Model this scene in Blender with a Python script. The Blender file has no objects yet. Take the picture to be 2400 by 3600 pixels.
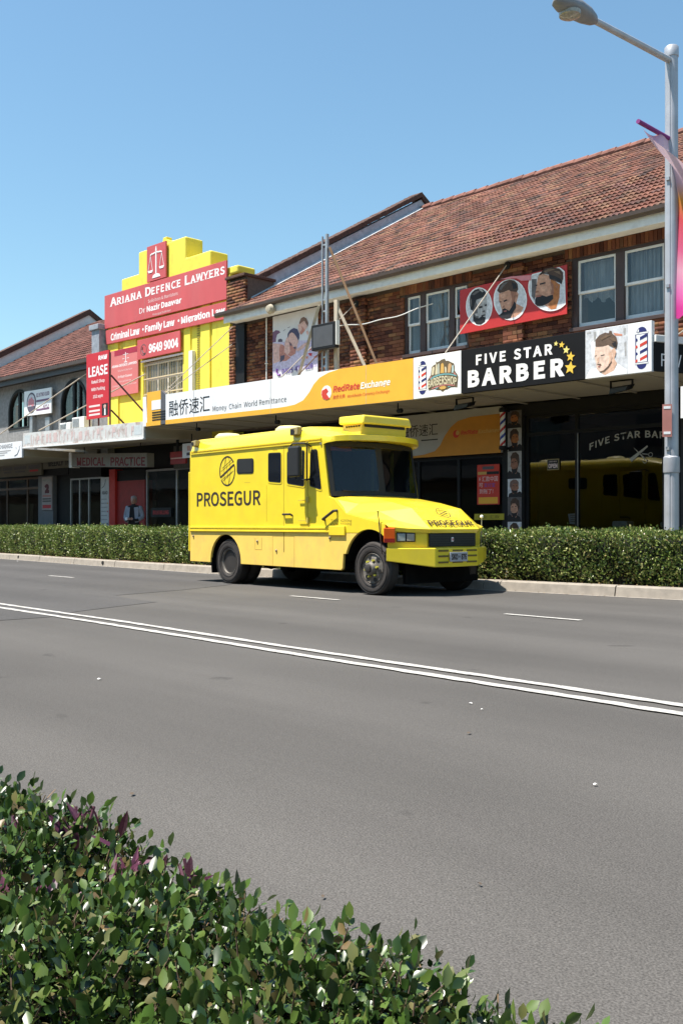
import bpy, bmesh, math, random
import numpy as np
from mathutils import Vector, Matrix, Quaternion

random.seed(7)
rng = np.random.default_rng(7)
scene = bpy.context.scene
col = scene.collection
R = math.radians

# ------------------------------------------------------------------ camera
cam_d = bpy.data.cameras.new("camera")
cam = bpy.data.objects.new("camera", cam_d)
col.objects.link(cam)
cam.location = (0, 0, 1.05)
cam.rotation_euler = (R(90), 0, math.atan2(3500, 3150))
cam_d.lens = 35.0
cam_d.sensor_width = 36.0
cam_d.shift_y = 0.0125
cam_d.clip_start = 0.05
cam_d.clip_end = 3000
scene.camera = cam

# ------------------------------------------------------------------ sky, sun, exposure
SUN = Vector((-0.18, -0.36, 1.0)).normalized()
world = bpy.data.worlds.new("World")
scene.world = world
world.use_nodes = True
wn = world.node_tree
bg = wn.nodes["Background"]
sky = wn.nodes.new("ShaderNodeTexSky")
sky.sky_type = 'NISHITA'
sky.sun_disc = False
sky.sun_elevation = math.asin(SUN.z)
sky.sun_rotation = math.atan2(SUN.x, SUN.y)
sky.altitude = 20
sky.air_density = 1.3
sky.dust_density = 0.6
sky.ozone_density = 2.5
tint = wn.nodes.new("ShaderNodeMixRGB")      # the film's cooler rendering of the blue
tint.blend_type = 'MULTIPLY'
tint.inputs[0].default_value = 1.0
tint.inputs[2].default_value = (0.83, 1.0, 0.985, 1)
wn.links.new(sky.outputs[0], tint.inputs[1])
wn.links.new(tint.outputs[0], bg.inputs[0])
bg.inputs[1].default_value = 0.090
sun_d = bpy.data.lights.new("sun", 'SUN')
sun_d.energy = 5.0
sun_d.angle = R(0.5)
sun_d.color = (1.0, 0.94, 0.86)
sun = bpy.data.objects.new("sun", sun_d)
col.objects.link(sun)
sun.rotation_euler = (-SUN).to_track_quat('-Z', 'Y').to_euler()
vs = scene.view_settings
vs.view_transform = 'Standard'
vs.look = 'None'
vs.exposure = 0.98
vs.gamma = 1.0
vs.use_curve_mapping = False

# ------------------------------------------------------------------ materials
MATS = {}
def nd(nt, t, **kw):
    n = nt.nodes.new(t)
    for k, v in kw.items():
        setattr(n, k, v)
    return n

def M(name, c, rough=0.6, metal=0.0, var=0.10, scale=5.0, bump=0.0, bscale=60.0, spec=0.5, coat=0.0,
      dirt=None, dirt_amt=0.0, dirt_scale=2.0, emit=0.0, stretch=None):
    """procedural paint/plaster/metal: base colour broken up by two noises, optional stains, fine relief"""
    if name in MATS:
        return MATS[name]
    m = bpy.data.materials.new(name)
    m.use_nodes = True
    nt = m.node_tree
    b = nt.nodes["Principled BSDF"]
    tc = nd(nt, "ShaderNodeTexCoord")
    vec = tc.outputs["Object"]
    if stretch:
        mp = nd(nt, "ShaderNodeMapping")
        mp.inputs["Scale"].default_value = stretch
        nt.links.new(vec, mp.inputs[0])
        vec = mp.outputs[0]
    n1 = nd(nt, "ShaderNodeTexNoise")
    n1.inputs["Scale"].default_value = scale
    n1.inputs["Detail"].default_value = 5
    nt.links.new(vec, n1.inputs["Vector"])
    ramp = nd(nt, "ShaderNodeValToRGB")
    ramp.color_ramp.elements[0].position = 0.3
    ramp.color_ramp.elements[1].position = 0.7
    lo = [max(0, x * (1 - var)) for x in c]
    hi = [min(1, x * (1 + var)) for x in c]
    ramp.color_ramp.elements[0].color = (*lo, 1)
    ramp.color_ramp.elements[1].color = (*hi, 1)
    nt.links.new(n1.outputs[0], ramp.inputs[0])
    out = ramp.outputs[0]
    if dirt:
        n2 = nd(nt, "ShaderNodeTexNoise")
        n2.inputs["Scale"].default_value = dirt_scale
        n2.inputs["Detail"].default_value = 8
        n2.inputs["Roughness"].default_value = 0.7
        nt.links.new(vec, n2.inputs["Vector"])
        r2 = nd(nt, "ShaderNodeValToRGB")
        r2.color_ramp.elements[0].position = 0.50
        r2.color_ramp.elements[1].position = 0.72
        r2.color_ramp.elements[0].color = (0, 0, 0, 1)
        r2.color_ramp.elements[1].color = (dirt_amt,) * 3 + (1,)
        nt.links.new(n2.outputs[0], r2.inputs[0])
        mx = nd(nt, "ShaderNodeMixRGB")
        mx.inputs[2].default_value = (*dirt, 1)
        nt.links.new(r2.outputs[0], mx.inputs[0])
        nt.links.new(out, mx.inputs[1])
        out = mx.outputs[0]
    nt.links.new(out, b.inputs["Base Color"])
    b.inputs["Roughness"].default_value = rough
    b.inputs["Metallic"].default_value = metal
    b.inputs["Specular IOR Level"].default_value = spec
    if coat:
        b.inputs["Coat Weight"].default_value = coat
        b.inputs["Coat Roughness"].default_value = 0.08
    if emit:
        b.inputs["Emission Color"].default_value = (*c, 1)
        b.inputs["Emission Strength"].default_value = emit
    if bump:
        n3 = nd(nt, "ShaderNodeTexNoise")
        n3.inputs["Scale"].default_value = bscale
        n3.inputs["Detail"].default_value = 3
        nt.links.new(vec, n3.inputs["Vector"])
        bp = nd(nt, "ShaderNodeBump")
        bp.inputs["Strength"].default_value = bump
        bp.inputs["Distance"].default_value = 0.01
        nt.links.new(n3.outputs[0], bp.inputs["Height"])
        nt.links.new(bp.outputs[0], b.inputs["Normal"])
    MATS[name] = m
    return m

def M_pieces(name, stops, rough=0.85, bump=0.3, bscale=80, spec=0.3, transl=0.0, attr_mul=1.0, noise=0.12, nscale=14.0, weather=0.0):
    """bricks, tiles, leaves: each piece takes its own tone (object random + a per-face number)"""
    m = bpy.data.materials.new(name)
    m.use_nodes = True
    nt = m.node_tree
    b = nt.nodes["Principled BSDF"]
    oi = nd(nt, "ShaderNodeObjectInfo")
    at = nd(nt, "ShaderNodeAttribute", attribute_name="rnd")
    ad = nd(nt, "ShaderNodeMath", operation='ADD')
    fr = nd(nt, "ShaderNodeMath", operation='FRACT')
    nt.links.new(oi.outputs["Random"], ad.inputs[0])
    nt.links.new(at.outputs["Fac"], ad.inputs[1])
    nt.links.new(ad.outputs[0], fr.inputs[0])
    ramp = nd(nt, "ShaderNodeValToRGB")
    el = ramp.color_ramp.elements
    while len(el) < len(stops):
        el.new(0.5)
    for e, (p, c) in zip(el, stops):
        e.position = p
        e.color = (*c, 1)
    nt.links.new(fr.outputs[0], ramp.inputs[0])
    tc = nd(nt, "ShaderNodeTexCoord")
    n1 = nd(nt, "ShaderNodeTexNoise")
    n1.inputs["Scale"].default_value = nscale
    n1.inputs["Detail"].default_value = 4
    nt.links.new(tc.outputs["Object"], n1.inputs["Vector"])
    mr = nd(nt, "ShaderNodeMapRange")
    mr.inputs[1].default_value = 0.3
    mr.inputs[2].default_value = 0.7
    mr.inputs[3].default_value = 1 - 2 * noise
    mr.inputs[4].default_value = 1 + 2 * noise
    nt.links.new(n1.outputs[0], mr.inputs[0])
    mx = nd(nt, "ShaderNodeMixRGB", blend_type='MULTIPLY')
    mx.inputs[0].default_value = 1
    nt.links.new(ramp.outputs[0], mx.inputs[1])
    nt.links.new(mr.outputs[0], mx.inputs[2])
    if weather:     # blotches of lichen and soot that run over many pieces
        ge = nd(nt, "ShaderNodeNewGeometry")
        nw = nd(nt, "ShaderNodeTexNoise"); nw.inputs["Scale"].default_value = 0.9; nw.inputs["Detail"].default_value = 7; nw.inputs["Roughness"].default_value = 0.65
        nt.links.new(ge.outputs["Position"], nw.inputs["Vector"])
        wr = nd(nt, "ShaderNodeMapRange"); wr.inputs[1].default_value = 0.35; wr.inputs[2].default_value = 0.65; wr.inputs[3].default_value = 1 - weather; wr.inputs[4].default_value = 1 + weather * .5
        nt.links.new(nw.outputs[0], wr.inputs[0])
        mw = nd(nt, "ShaderNodeMixRGB", blend_type='MULTIPLY'); mw.inputs[0].default_value = 1
        nt.links.new(mx.outputs[0], mw.inputs[1]); nt.links.new(wr.outputs[0], mw.inputs[2]); mx = mw
    nt.links.new(mx.outputs[0], b.inputs["Base Color"])
    b.inputs["Roughness"].default_value = rough
    b.inputs["Specular IOR Level"].default_value = spec
    if bump:
        n3 = nd(nt, "ShaderNodeTexNoise")
        n3.inputs["Scale"].default_value = bscale
        nt.links.new(tc.outputs["Object"], n3.inputs["Vector"])
        bp = nd(nt, "ShaderNodeBump")
        bp.inputs["Strength"].default_value = bump
        bp.inputs["Distance"].default_value = 0.006
        nt.links.new(n3.outputs[0], bp.inputs["Height"])
        nt.links.new(bp.outputs[0], b.inputs["Normal"])
    if transl:
        tr = nd(nt, "ShaderNodeBsdfTranslucent")
        nt.links.new(mx.outputs[0], tr.inputs[0])
        ms = nd(nt, "ShaderNodeMixShader")
        ms.inputs[0].default_value = transl
        nt.links.new(b.outputs[0], ms.inputs[1])
        nt.links.new(tr.outputs[0], ms.inputs[2])
        nt.links.new(ms.outputs[0], nt.nodes["Material Output"].inputs[0])
    MATS[name] = m
    return m

def M_glass(name, tint=(0.8, 0.85, 0.85), rough=0.01, ior=1.75, waviness=0.0):
    m = bpy.data.materials.new(name)
    m.use_nodes = True
    nt = m.node_tree
    nt.nodes.remove(nt.nodes["Principled BSDF"])
    fr = nd(nt, "ShaderNodeFresnel")
    fr.inputs[0].default_value = ior
    tr = nd(nt, "ShaderNodeBsdfTransparent")
    tr.inputs[0].default_value = (*tint, 1)
    gl = nd(nt, "ShaderNodeBsdfGlossy")
    gl.inputs["Roughness"].default_value = rough
    ms = nd(nt, "ShaderNodeMixShader")
    if waviness:
        tc = nd(nt, "ShaderNodeTexCoord")
        n3 = nd(nt, "ShaderNodeTexNoise")
        n3.inputs["Scale"].default_value = 1.3
        nt.links.new(tc.outputs["Object"], n3.inputs["Vector"])
        bp = nd(nt, "ShaderNodeBump")
        bp.inputs["Strength"].default_value = waviness
        bp.inputs["Distance"].default_value = 0.02
        nt.links.new(n3.outputs[0], bp.inputs["Height"])
        nt.links.new(bp.outputs[0], gl.inputs["Normal"])
    ge = nd(nt, "ShaderNodeNewGeometry")   # the far face of the pane does not mirror a second time
    inv = nd(nt, "ShaderNodeMath", operation='SUBTRACT'); inv.inputs[0].default_value = 1.0
    mu = nd(nt, "ShaderNodeMath", operation='MULTIPLY')
    nt.links.new(ge.outputs["Backfacing"], inv.inputs[1]); nt.links.new(fr.outputs[0], mu.inputs[0]); nt.links.new(inv.outputs[0], mu.inputs[1])
    nt.links.new(mu.outputs[0], ms.inputs[0])
    nt.links.new(tr.outputs[0], ms.inputs[1])
    nt.links.new(gl.outputs[0], ms.inputs[2])
    nt.links.new(ms.outputs[0], nt.nodes["Material Output"].inputs[0])
    MATS[name] = m
    return m

# ------------------------------------------------------------------ mesh helpers
class MB:
    def __init__(self, off=(0, 0, 0)):
        self.v = []; self.f = []; self.mi = []; self.o = Vector(off); self.cur = 0
    def pt(self, p):
        self.v.append(Vector(p) - self.o); return len(self.v) - 1
    def face(self, pts):
        self.f.append([self.pt(p) for p in pts]); self.mi.append(self.cur); return self
    def box(self, x0, x1, y0, y1, z0, z1):
        i = [self.pt((x, y, z)) for z in (z0, z1) for y in (y0, y1) for x in (x0, x1)]
        for q in ((0, 2, 3, 1), (4, 5, 7, 6), (0, 1, 5, 4), (2, 6, 7, 3), (0, 4, 6, 2), (1, 3, 7, 5)):
            self.f.append([i[k] for k in q]); self.mi.append(self.cur)
        return self
    def hexa(self, b, t):
        """box from 4 bottom and 4 top corners, same winding"""
        i = [self.pt(p) for p in b] + [self.pt(p) for p in t]
        for q in ((3, 2, 1, 0), (4, 5, 6, 7), (0, 1, 5, 4), (1, 2, 6, 5), (2, 3, 7, 6), (3, 0, 4, 7)):
            self.f.append([i[k] for k in q]); self.mi.append(self.cur)
        return self
    def prism(self, pts, axis, a, b):
        """2D outline extruded along axis: 'y' -> pts are (x,z), 'z' -> (x,y), 'x' -> (y,z)"""
        def P(p, t):
            if axis == 'y': return (p[0], t, p[1])
            if axis == 'z': return (p[0], p[1], t)
            return (t, p[0], p[1])
        n = len(pts)
        A = [self.pt(P(p, a)) for p in pts]; Bq = [self.pt(P(p, b)) for p in pts]
        self.f.append(A[::-1]); self.f.append(Bq)
        self.mi += [self.cur] * 2
        for k in range(n):
            self.f.append([A[k], A[(k + 1) % n], Bq[(k + 1) % n], Bq[k]]); self.mi.append(self.cur)
        return self
    def tube(self, p, q, r, n=8, r2=None, caps=True):
        return self.path([p, q], [r, r if r2 is None else r2], n, caps)
    def path(self, pts, r, n=8, caps=True):
        pts = [Vector(p) for p in pts]
        if not isinstance(r, (list, tuple)): r = [r] * len(pts)
        rings = []
        up = None
        for k, p in enumerate(pts):
            d = (pts[min(k + 1, len(pts) - 1)] - pts[max(k - 1, 0)]).normalized()
            if up is None or abs(up.dot(d)) > 0.95:
                up = Vector((0, 0, 1)) if abs(d.z) < 0.9 else Vector((1, 0, 0))
            a = d.cross(up).normalized(); b = a.cross(d).normalized(); up = b
            rings.append([self.pt(p + a * (r[k] * math.cos(2 * math.pi * t / n)) + b * (r[k] * math.sin(2 * math.pi * t / n))) for t in range(n)])
        for A, Bq in zip(rings, rings[1:]):
            for t in range(n):
                self.f.append([A[t], A[(t + 1) % n], Bq[(t + 1) % n], Bq[t]]); self.mi.append(self.cur)
        if caps:
            self.f.append(rings[0][::-1]); self.f.append(rings[-1]); self.mi += [self.cur] * 2
        return self
    def lathe(self, prof, n=32, axis='z', c=(0, 0, 0), close=False):
        """prof: (radius, height) list swept round axis through c"""
        rings = []
        for r, hh in prof:
            ring = []
            for t in range(n):
                a = 2 * math.pi * t / n
                u, w = r * math.cos(a), r * math.sin(a)
                if axis == 'z': p = (c[0] + u, c[1] + w, c[2] + hh)
                elif axis == 'y': p = (c[0] + u, c[1] + hh, c[2] + w)
                else: p = (c[0] + hh, c[1] + u, c[2] + w)
                ring.append(self.pt(p))
            rings.append(ring)
        prs = list(zip(rings, rings[1:]))
        if close: prs.append((rings[-1], rings[0]))
        for A, Bq in prs:
            for t in range(n):
                self.f.append([A[t], A[(t + 1) % n], Bq[(t + 1) % n], Bq[t]]); self.mi.append(self.cur)
        if not close:
            self.f.append(rings[0][::-1]); self.f.append(rings[-1]); self.mi += [self.cur] * 2
        return self
    def loft(self, secs, closed=False):
        """grid between sections of equal length"""
        idx = [[self.pt(p) for p in s] for s in secs]
        for A, Bq in zip(idx, idx[1:]):
            m = len(A)
            for k in range(m if closed else m - 1):
                self.f.append([A[k], A[(k + 1) % m], Bq[(k + 1) % m], Bq[k]]); self.mi.append(self.cur)
        return self
    def build(self, name, mat, parent=None, loc=(0, 0, 0), smooth=False, bevel=0.0, seg=2, fix=True, kind=None):
        me = bpy.data.meshes.new(name)
        me.from_pydata([tuple(v) for v in self.v], [], self.f)
        mats = mat if isinstance(mat, (list, tuple)) else [mat]
        for mm in mats: me.materials.append(mm)
        if len(mats) > 1:
            me.polygons.foreach_set("material_index", self.mi)
        if fix:
            bm = bmesh.new(); bm.from_mesh(me)
            bmesh.ops.recalc_face_normals(bm, faces=bm.faces)
            bm.to_mesh(me); bm.free()
        o = bpy.data.objects.new(name, me)
        col.objects.link(o)
        o.location = loc
        if parent: o.parent = parent
        if kind: o["kind"] = kind
        if smooth:
            me.polygons.foreach_set("use_smooth", [True] * len(me.polygons))
            try: me.set_sharp_from_angle(angle=R(38))
            except Exception: pass
        if bevel:
            md = o.modifiers.new("bevel", 'BEVEL')
            md.width = bevel; md.segments = seg; md.limit_method = 'ANGLE'; md.angle_limit = R(40)
        return o

def tag(o, label=None, cat=None, group=None, kind=None):
    if label: o["label"] = label
    if cat: o["category"] = cat
    if group: o["group"] = group
    if kind: o["kind"] = kind
    return o

def thing(name, label, cat, loc=(0, 0, 0), rz=0.0, group=None):
    o = bpy.data.objects.new(name, None)
    col.objects.link(o)
    o.empty_display_size = 0.2
    o.location = loc; o.rotation_euler = (0, 0, rz)
    return tag(o, label, cat, group)

def bulk(name, pv, pf, mats4, mat, parent=None, rnd=None, kind='stuff', smooth=False):
    """many alike pieces joined into one mesh; pv (n,3), pf list of faces, mats4 (k,3,4)"""
    pv = np.asarray(pv, float); T = np.asarray(mats4, float)
    k, n = len(T), len(pv)
    V = np.einsum('kij,nj->kni', T[:, :, :3], pv) + T[:, None, :, 3]
    me = bpy.data.meshes.new(name)
    sizes = np.array([len(f) for f in pf]); flat = np.concatenate([np.array(f) for f in pf])
    L = (flat[None, :] + (np.arange(k) * n)[:, None]).ravel()
    me.vertices.add(k * n); me.vertices.foreach_set("co", V.astype(np.float32).ravel())
    me.loops.add(len(L)); me.loops.foreach_set("vertex_index", L.astype(np.int32))
    st = np.concatenate([[0], np.cumsum(np.tile(sizes, k))[:-1]])
    me.polygons.add(k * len(pf)); me.polygons.foreach_set("loop_start", st.astype(np.int32))
    me.update(calc_edges=True)
    me.materials.append(mat)
    if rnd is None: rnd = rng.random(k)
    a = me.attributes.new("rnd", 'FLOAT', 'FACE')
    a.data.foreach_set("value", np.repeat(np.asarray(rnd), len(pf)).astype(np.float32))
    if smooth: me.polygons.foreach_set("use_smooth", [True] * len(me.polygons))
    o = bpy.data.objects.new(name, me); col.objects.link(o)
    if parent: o.parent = parent
    if kind: o["kind"] = kind
    return o

def pieces(name, mesh, mats4, parent):
    """the same pieces as objects of their own, sharing one mesh"""
    for T in mats4:
        o = bpy.data.objects.new(name, mesh); col.objects.link(o)
        o.parent = parent
        o.matrix_basis = Matrix([list(r) for r in T] + [[0, 0, 0, 1]])

def trs(loc, rot=(0, 0, 0), s=(1, 1, 1)):
    m = Matrix.LocRotScale(Vector(loc), Matrix.Rotation(rot[2], 3, 'Z') @ Matrix.Rotation(rot[1], 3, 'Y') @ Matrix.Rotation(rot[0], 3, 'X'), Vector(s))
    return np.array(m)[:3, :]

# Blender ships this plain grotesque; fall back to the built-in face if it is not there
try:
    import os
    FONT = bpy.data.fonts.load(os.path.join(bpy.utils.system_resource('DATAFILES', path='fonts'), "Noto Sans CJK Regular.woff2"))
except Exception:
    FONT = None

def text_mesh(s, bold=0.0, ext=0.0, shear=0.0, spacing=1.0, line=1.0, align='CENTER'):
    c = bpy.data.curves.new("lettering", 'FONT')
    if FONT: c.font = FONT
    c.body = s; c.offset = bold; c.extrude = ext; c.shear = shear
    c.space_character = spacing; c.space_line = line; c.resolution_u = 3; c.align_x = align
    o = bpy.data.objects.new("lettering", c)
    me = bpy.data.meshes.new_from_object(o)
    bpy.data.objects.remove(o); bpy.data.curves.remove(c)
    return me

def text(s, parent, mat, x0, x1, z0, z1, y, bold=0.0, shear=0.0, spacing=1.0, line=1.0, name="lettering", off=(0, 0, 0), serif=False,
         warp=None, align='CENTER', thick=0):
    """flat letters fitted to x0..x1, z0..z1 on a panel at depth y, facing -y"""
    me = text_mesh(s, bold, 0.0, shear, spacing, line, align)
    n = len(me.vertices)
    co = np.zeros(n * 3, np.float32); me.vertices.foreach_get("co", co); co = co.reshape(-1, 3)
    mn, mx = co.min(0), co.max(0)
    u = (co[:, 0] - mn[0]) / max(1e-6, mx[0] - mn[0]); v = (co[:, 1] - mn[1]) / max(1e-6, mx[1] - mn[1])
    if warp: u, v = warp(u, v)
    X = x0 + u * (x1 - x0) - off[0]; Z = z0 + v * (z1 - z0) - off[2]
    me.vertices.foreach_set("co", np.stack([X, np.full(n, y - off[1]), Z], 1).astype(np.float32).ravel())
    me.materials.clear(); me.materials.append(mat)
    me.update()
    o = bpy.data.objects.new(name, me); col.objects.link(o); o.parent = parent
    if thick:
        md = o.modifiers.new("thick", 'SOLIDIFY'); md.thickness = thick; md.offset = 0
    return o

PC = {}
def pcol(k):
    return PC[k]

def print_shapes(parent, shapes, x0, x1, z0, z1, y, name="printed_picture", step=0.0005, off=(0, 0, 0)):
    """flat print on a board: stacked outlines, each a hair in front of the last"""
    keys = []
    mb = MB(off)
    for i, (k, pts) in enumerate(shapes):
        if len(pts) < 3: continue
        if k not in keys: keys.append(k)
        mb.cur = keys.index(k)
        mb.face([(x0 + u * (x1 - x0), y - step * (i + 1), z0 + v * (z1 - z0)) for u, v in pts])
    return mb.build(name, [PC[k] for k in keys], parent, fix=False)

# the shop row stands on its own line, turned a little from the road
BETA = R(2.8)
F0 = Vector((-9.0, 16.65))
def fac(lx, ly, z=0.0):
    return Vector((F0.x + lx * math.cos(BETA) - ly * math.sin(BETA), F0.y + lx * math.sin(BETA) + ly * math.cos(BETA), z))
def fthing(name, label, cat, lx, ly, z, group=None):
    return thing(name, label, cat, fac(lx, ly, z), BETA, group)
# ------------------------------------------------------------------ setting: ground, road, kerb, footpath
def M_asphalt(name, c, rough=0.92):
    m = bpy.data.materials.new(name); m.use_nodes = True
    nt = m.node_tree; b = nt.nodes["Principled BSDF"]
    tc = nd(nt, "ShaderNodeTexCoord")
    def noise(s, d=4, r=0.6, stretch=None):
        n = nd(nt, "ShaderNodeTexNoise"); n.inputs["Scale"].default_value = s; n.inputs["Detail"].default_value = d; n.inputs["Roughness"].default_value = r
        if stretch:
            mp = nd(nt, "ShaderNodeMapping"); mp.inputs["Scale"].default_value = stretch
            nt.links.new(tc.outputs["Object"], mp.inputs[0]); nt.links.new(mp.outputs[0], n.inputs["Vector"])
        else:
            nt.links.new(tc.outputs["Object"], n.inputs["Vector"])
        return n
    def mrange(src, a, bb, lo, hi):
        r = nd(nt, "ShaderNodeMapRange"); r.inputs[1].default_value = a; r.inputs[2].default_value = bb; r.inputs[3].default_value = lo; r.inputs[4].default_value = hi
        nt.links.new(src, r.inputs[0]); return r.outputs[0]
    def mul(a, bb):
        x = nd(nt, "ShaderNodeMath", operation='MULTIPLY'); nt.links.new(a, x.inputs[0]); nt.links.new(bb, x.inputs[1]); return x.outputs[0]
    big = mrange(noise(0.35, 5).outputs[0], 0.3, 0.7, 0.90, 1.10)
    lanes = mrange(noise(0.9, 4, 0.6, (0.06, 1.0, 1)).outputs[0], 0.3, 0.7, 0.88, 1.10)
    fine = mrange(noise(150, 2, 0.6).outputs[0], 0.25, 0.75, 0.45, 1.6)
    mid = mrange(noise(34, 6, 0.85).outputs[0], 0.3, 0.7, 0.82, 1.18)
    spots = mrange(noise(2.6, 2, 0.5).outputs[0], 0.70, 0.745, 1.0, 0.72)
    sp = nd(nt, "ShaderNodeSeparateXYZ"); nt.links.new(tc.outputs["Object"], sp.inputs[0])
    ph = nd(nt, "ShaderNodeMath", operation='MULTIPLY_ADD'); ph.inputs[1].default_value = 3.55; nt.links.new(sp.outputs[1], ph.inputs[0])
    wn_ = nd(nt, "ShaderNodeMath", operation='MULTIPLY'); wn_.inputs[1].default_value = 2.2; nt.links.new(noise(0.5, 2, 0.5, (0.15, 1, 1)).outputs[0], wn_.inputs[0]); nt.links.new(wn_.outputs[0], ph.inputs[2])
    sn = nd(nt, "ShaderNodeMath", operation='SINE'); nt.links.new(ph.outputs[0], sn.inputs[0])
    tracks = mrange(sn.outputs[0], -1, 1, 0.94, 1.06)      # wheel paths, a little darker
    f = mul(mul(mul(big, lanes), mul(fine, mid)), mul(spots, tracks))
    mx = nd(nt, "ShaderNodeMixRGB", blend_type='MULTIPLY'); mx.inputs[0].default_value = 1; mx.inputs[1].default_value = (*c, 1)
    nt.links.new(f, mx.inputs[2]); nt.links.new(mx.outputs[0], b.inputs["Base Color"])
    b.inputs["Roughness"].default_value = rough; b.inputs["Specular IOR Level"].default_value = 0.25
    bp = nd(nt, "ShaderNodeBump"); bp.inputs["Strength"].default_value = 0.5; bp.inputs["Distance"].default_value = 0.006
    nt.links.new(noise(150, 2, 0.6).outputs[0], bp.inputs["Height"]); nt.links.new(bp.outputs[0], b.inputs["Normal"])
    MATS[name] = m
    return m

m_asph = M_asphalt("asphalt", (0.081, 0.0755, 0.0695))
m_asph2 = M_asphalt("old asphalt", (0.070, 0.0665, 0.064))
m_conc = M("kerb concrete", (0.29, 0.255, 0.21), 0.9, var=0.14, scale=7, bump=0.4, bscale=90, dirt=(0.16, 0.14, 0.12), dirt_amt=0.5, dirt_scale=3)
m_path = M("footpath pavers", (0.15, 0.135, 0.12), 0.9, var=0.12, scale=4, bump=0.3)
m_ground = M("far ground", (0.16, 0.15, 0.12), 0.95, var=0.15, scale=0.3)
m_soil = M("mulch soil", (0.16, 0.09, 0.05), 0.98, var=0.4, scale=40, bump=1.0, bscale=60)
def M_linepaint():
    m = M("road marking paint", (0.43, 0.415, 0.38), 0.75, var=0.07, scale=30, dirt=(0.17, 0.16, 0.155), dirt_amt=0.85, dirt_scale=26, bump=0.3, bscale=150)
    for n in m.node_tree.nodes:
        if n.type == 'VALTORGB' and n.color_ramp.elements[0].color[0] == 0:
            n.color_ramp.elements[0].position = 0.52
            n.color_ramp.elements[1].position = 0.64
    return m
m_paint = M_linepaint()

tag(MB().face([(-900, -900, -0.03), (900, -900, -0.03), (900, 1500, -0.03), (-900, 1500, -0.03)]).build("ground", m_ground), kind="structure")

# kerb line (its road face), bulging gently where the van stands
KERB = [(-90, 15.6), (-60, 14.3), (-44, 13.55), (-34, 13.05), (-28, 12.72), (-23, 12.42), (-18, 12.25), (-14, 12.33), (-11.5, 12.42), (-9.9, 12.52), (-7.2, 12.82), (-3, 13.35), (6, 14.1), (40, 15.5)]
def kerb_y(x):
    return float(np.interp(x, [k[0] for k in KERB], [k[1] for k in KERB]))
NEAR = 1.18
rd = MB()
xs = [k[0] for k in KERB]
for a, b in zip(xs, xs[1:]):
    rd.face([(a, NEAR, 0), (b, NEAR, 0), (b, kerb_y(b) + 0.05, 0), (a, kerb_y(a) + 0.05, 0)])
road = tag(rd.build("road", m_asph), kind="structure")

# older, darker seal on the left of the carriageway
MB().face([(-60, 2.6, 0.004), (-12.6, 3.2, 0.004), (-10.6, 4.3, 0.004), (-10.62, 5.1, 0.004), (-11.06, 5.66, 0.004), (-11.4, 6.4, 0.004), (-11.72, 7.18, 0.004), (-12.45, 7.21, 0.004), (-13.21, 7.38, 0.004),
           (-13.6, 8.8, 0.004), (-14.16, 10.06, 0.004), (-14.9, 11.0, 0.004), (-16.2, 12.2, 0.004), (-23, 12.36, 0.004), (-34, 13.0, 0.004), (-60, 14.2, 0.004)]).build("old_seal", m_asph2, road)

def stripe(x0, y0, x1, y1, w, z, name, jit=0.010, wob=0.0):
    n = max(2, int(abs(x1 - x0) / 0.12))
    mb = MB(); rows = []
    for k in range(n + 1):
        t = k / n; x = x0 + (x1 - x0) * t
        y = y0 + (y1 - y0) * t + wob * math.sin(x * 0.8) * math.sin(x * 0.31 + 1)
        rows.append(((x, y - w / 2 + random.uniform(-jit, jit), z), (x, y + w / 2 + random.uniform(-jit, jit), z)))
    for A, Bq in zip(rows, rows[1:]):
        mb.face([A[0], Bq[0], Bq[1], A[1]])
    return mb.build(name, m_paint, road)
stripe(-70, 6.30, 30, 4.83, 0.086, 0.009, "centre_line", wob=0.02)
stripe(-70, 6.06, 30, 4.58, 0.094, 0.0094, "centre_line", wob=0.02)
for x0 in (-35.1, -31.1, -27.1, -23.1, -19.2, -11.36, -7.39, -3.4, 0.6):
    stripe(x0, 9.22, x0 + 1.05, 9.22, 0.085, 0.009, "lane_dash", jit=0.008)

# kerb: each stone its own piece
kerb = thing("kerb", None, None, (0, 0, 0)); tag(kerb, kind="structure")
kj = [-46.0, -43.6, -41.2, -38.8, -36.4, -34.0, -31.6, -29.3, -27.0, -24.6, -22.2, -19.8, -17.4, -15.0, -12.6, -10.45, -8.15, -5.75, -3.35, -0.95, 1.4]
for a, b in zip(kj, kj[1:]):
    g = 0.010
    a2, b2 = a + g, b - g
    ya, yb = kerb_y(a2), kerb_y(b2)
    mb = MB()
    dz = random.uniform(-0.006, 0.006)
    def sec(x, y):
        return [(x, y - 0.02, -0.02), (x, y + 0.012, 0.135 + dz), (x, y + 0.035, 0.155 + dz), (x, y + 0.17, 0.16 + dz), (x, y + 0.17, -0.02)]
    n = 4
    S = [sec(a2 + (b2 - a2) * t / n, ya + (yb - ya) * t / n) for t in range(n + 1)]
    mb.loft(S, closed=True); mb.face(S[0]); mb.face(S[-1][::-1])
    mb.build("kerb_stone", m_conc, kerb, bevel=0.008)
gt = MB()   # smooth gutter strip at the foot of the kerb
for a, b in zip(xs, xs[1:]):
    gt.face([(a, kerb_y(a) - 0.11, 0.0045), (b, kerb_y(b) - 0.11, 0.0045), (b, kerb_y(b) + 0.03, 0.0045), (a, kerb_y(a) + 0.03, 0.0045)])
gt.build("gutter_strip", M("gutter concrete", (0.26, 0.235, 0.205), 0.9, var=0.2, scale=5, dirt=(0.13, 0.12, 0.11), dirt_amt=0.7, dirt_scale=4), kerb)
for x in (-28.6, -22.85):
    MB().tube((x, kerb_y(x) - 0.012, 0.085), (x, kerb_y(x) + 0.03, 0.085), 0.045, 12).build("drain_hole", M("drain black", (0.008, 0.008, 0.008), 0.9), kerb)

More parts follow.
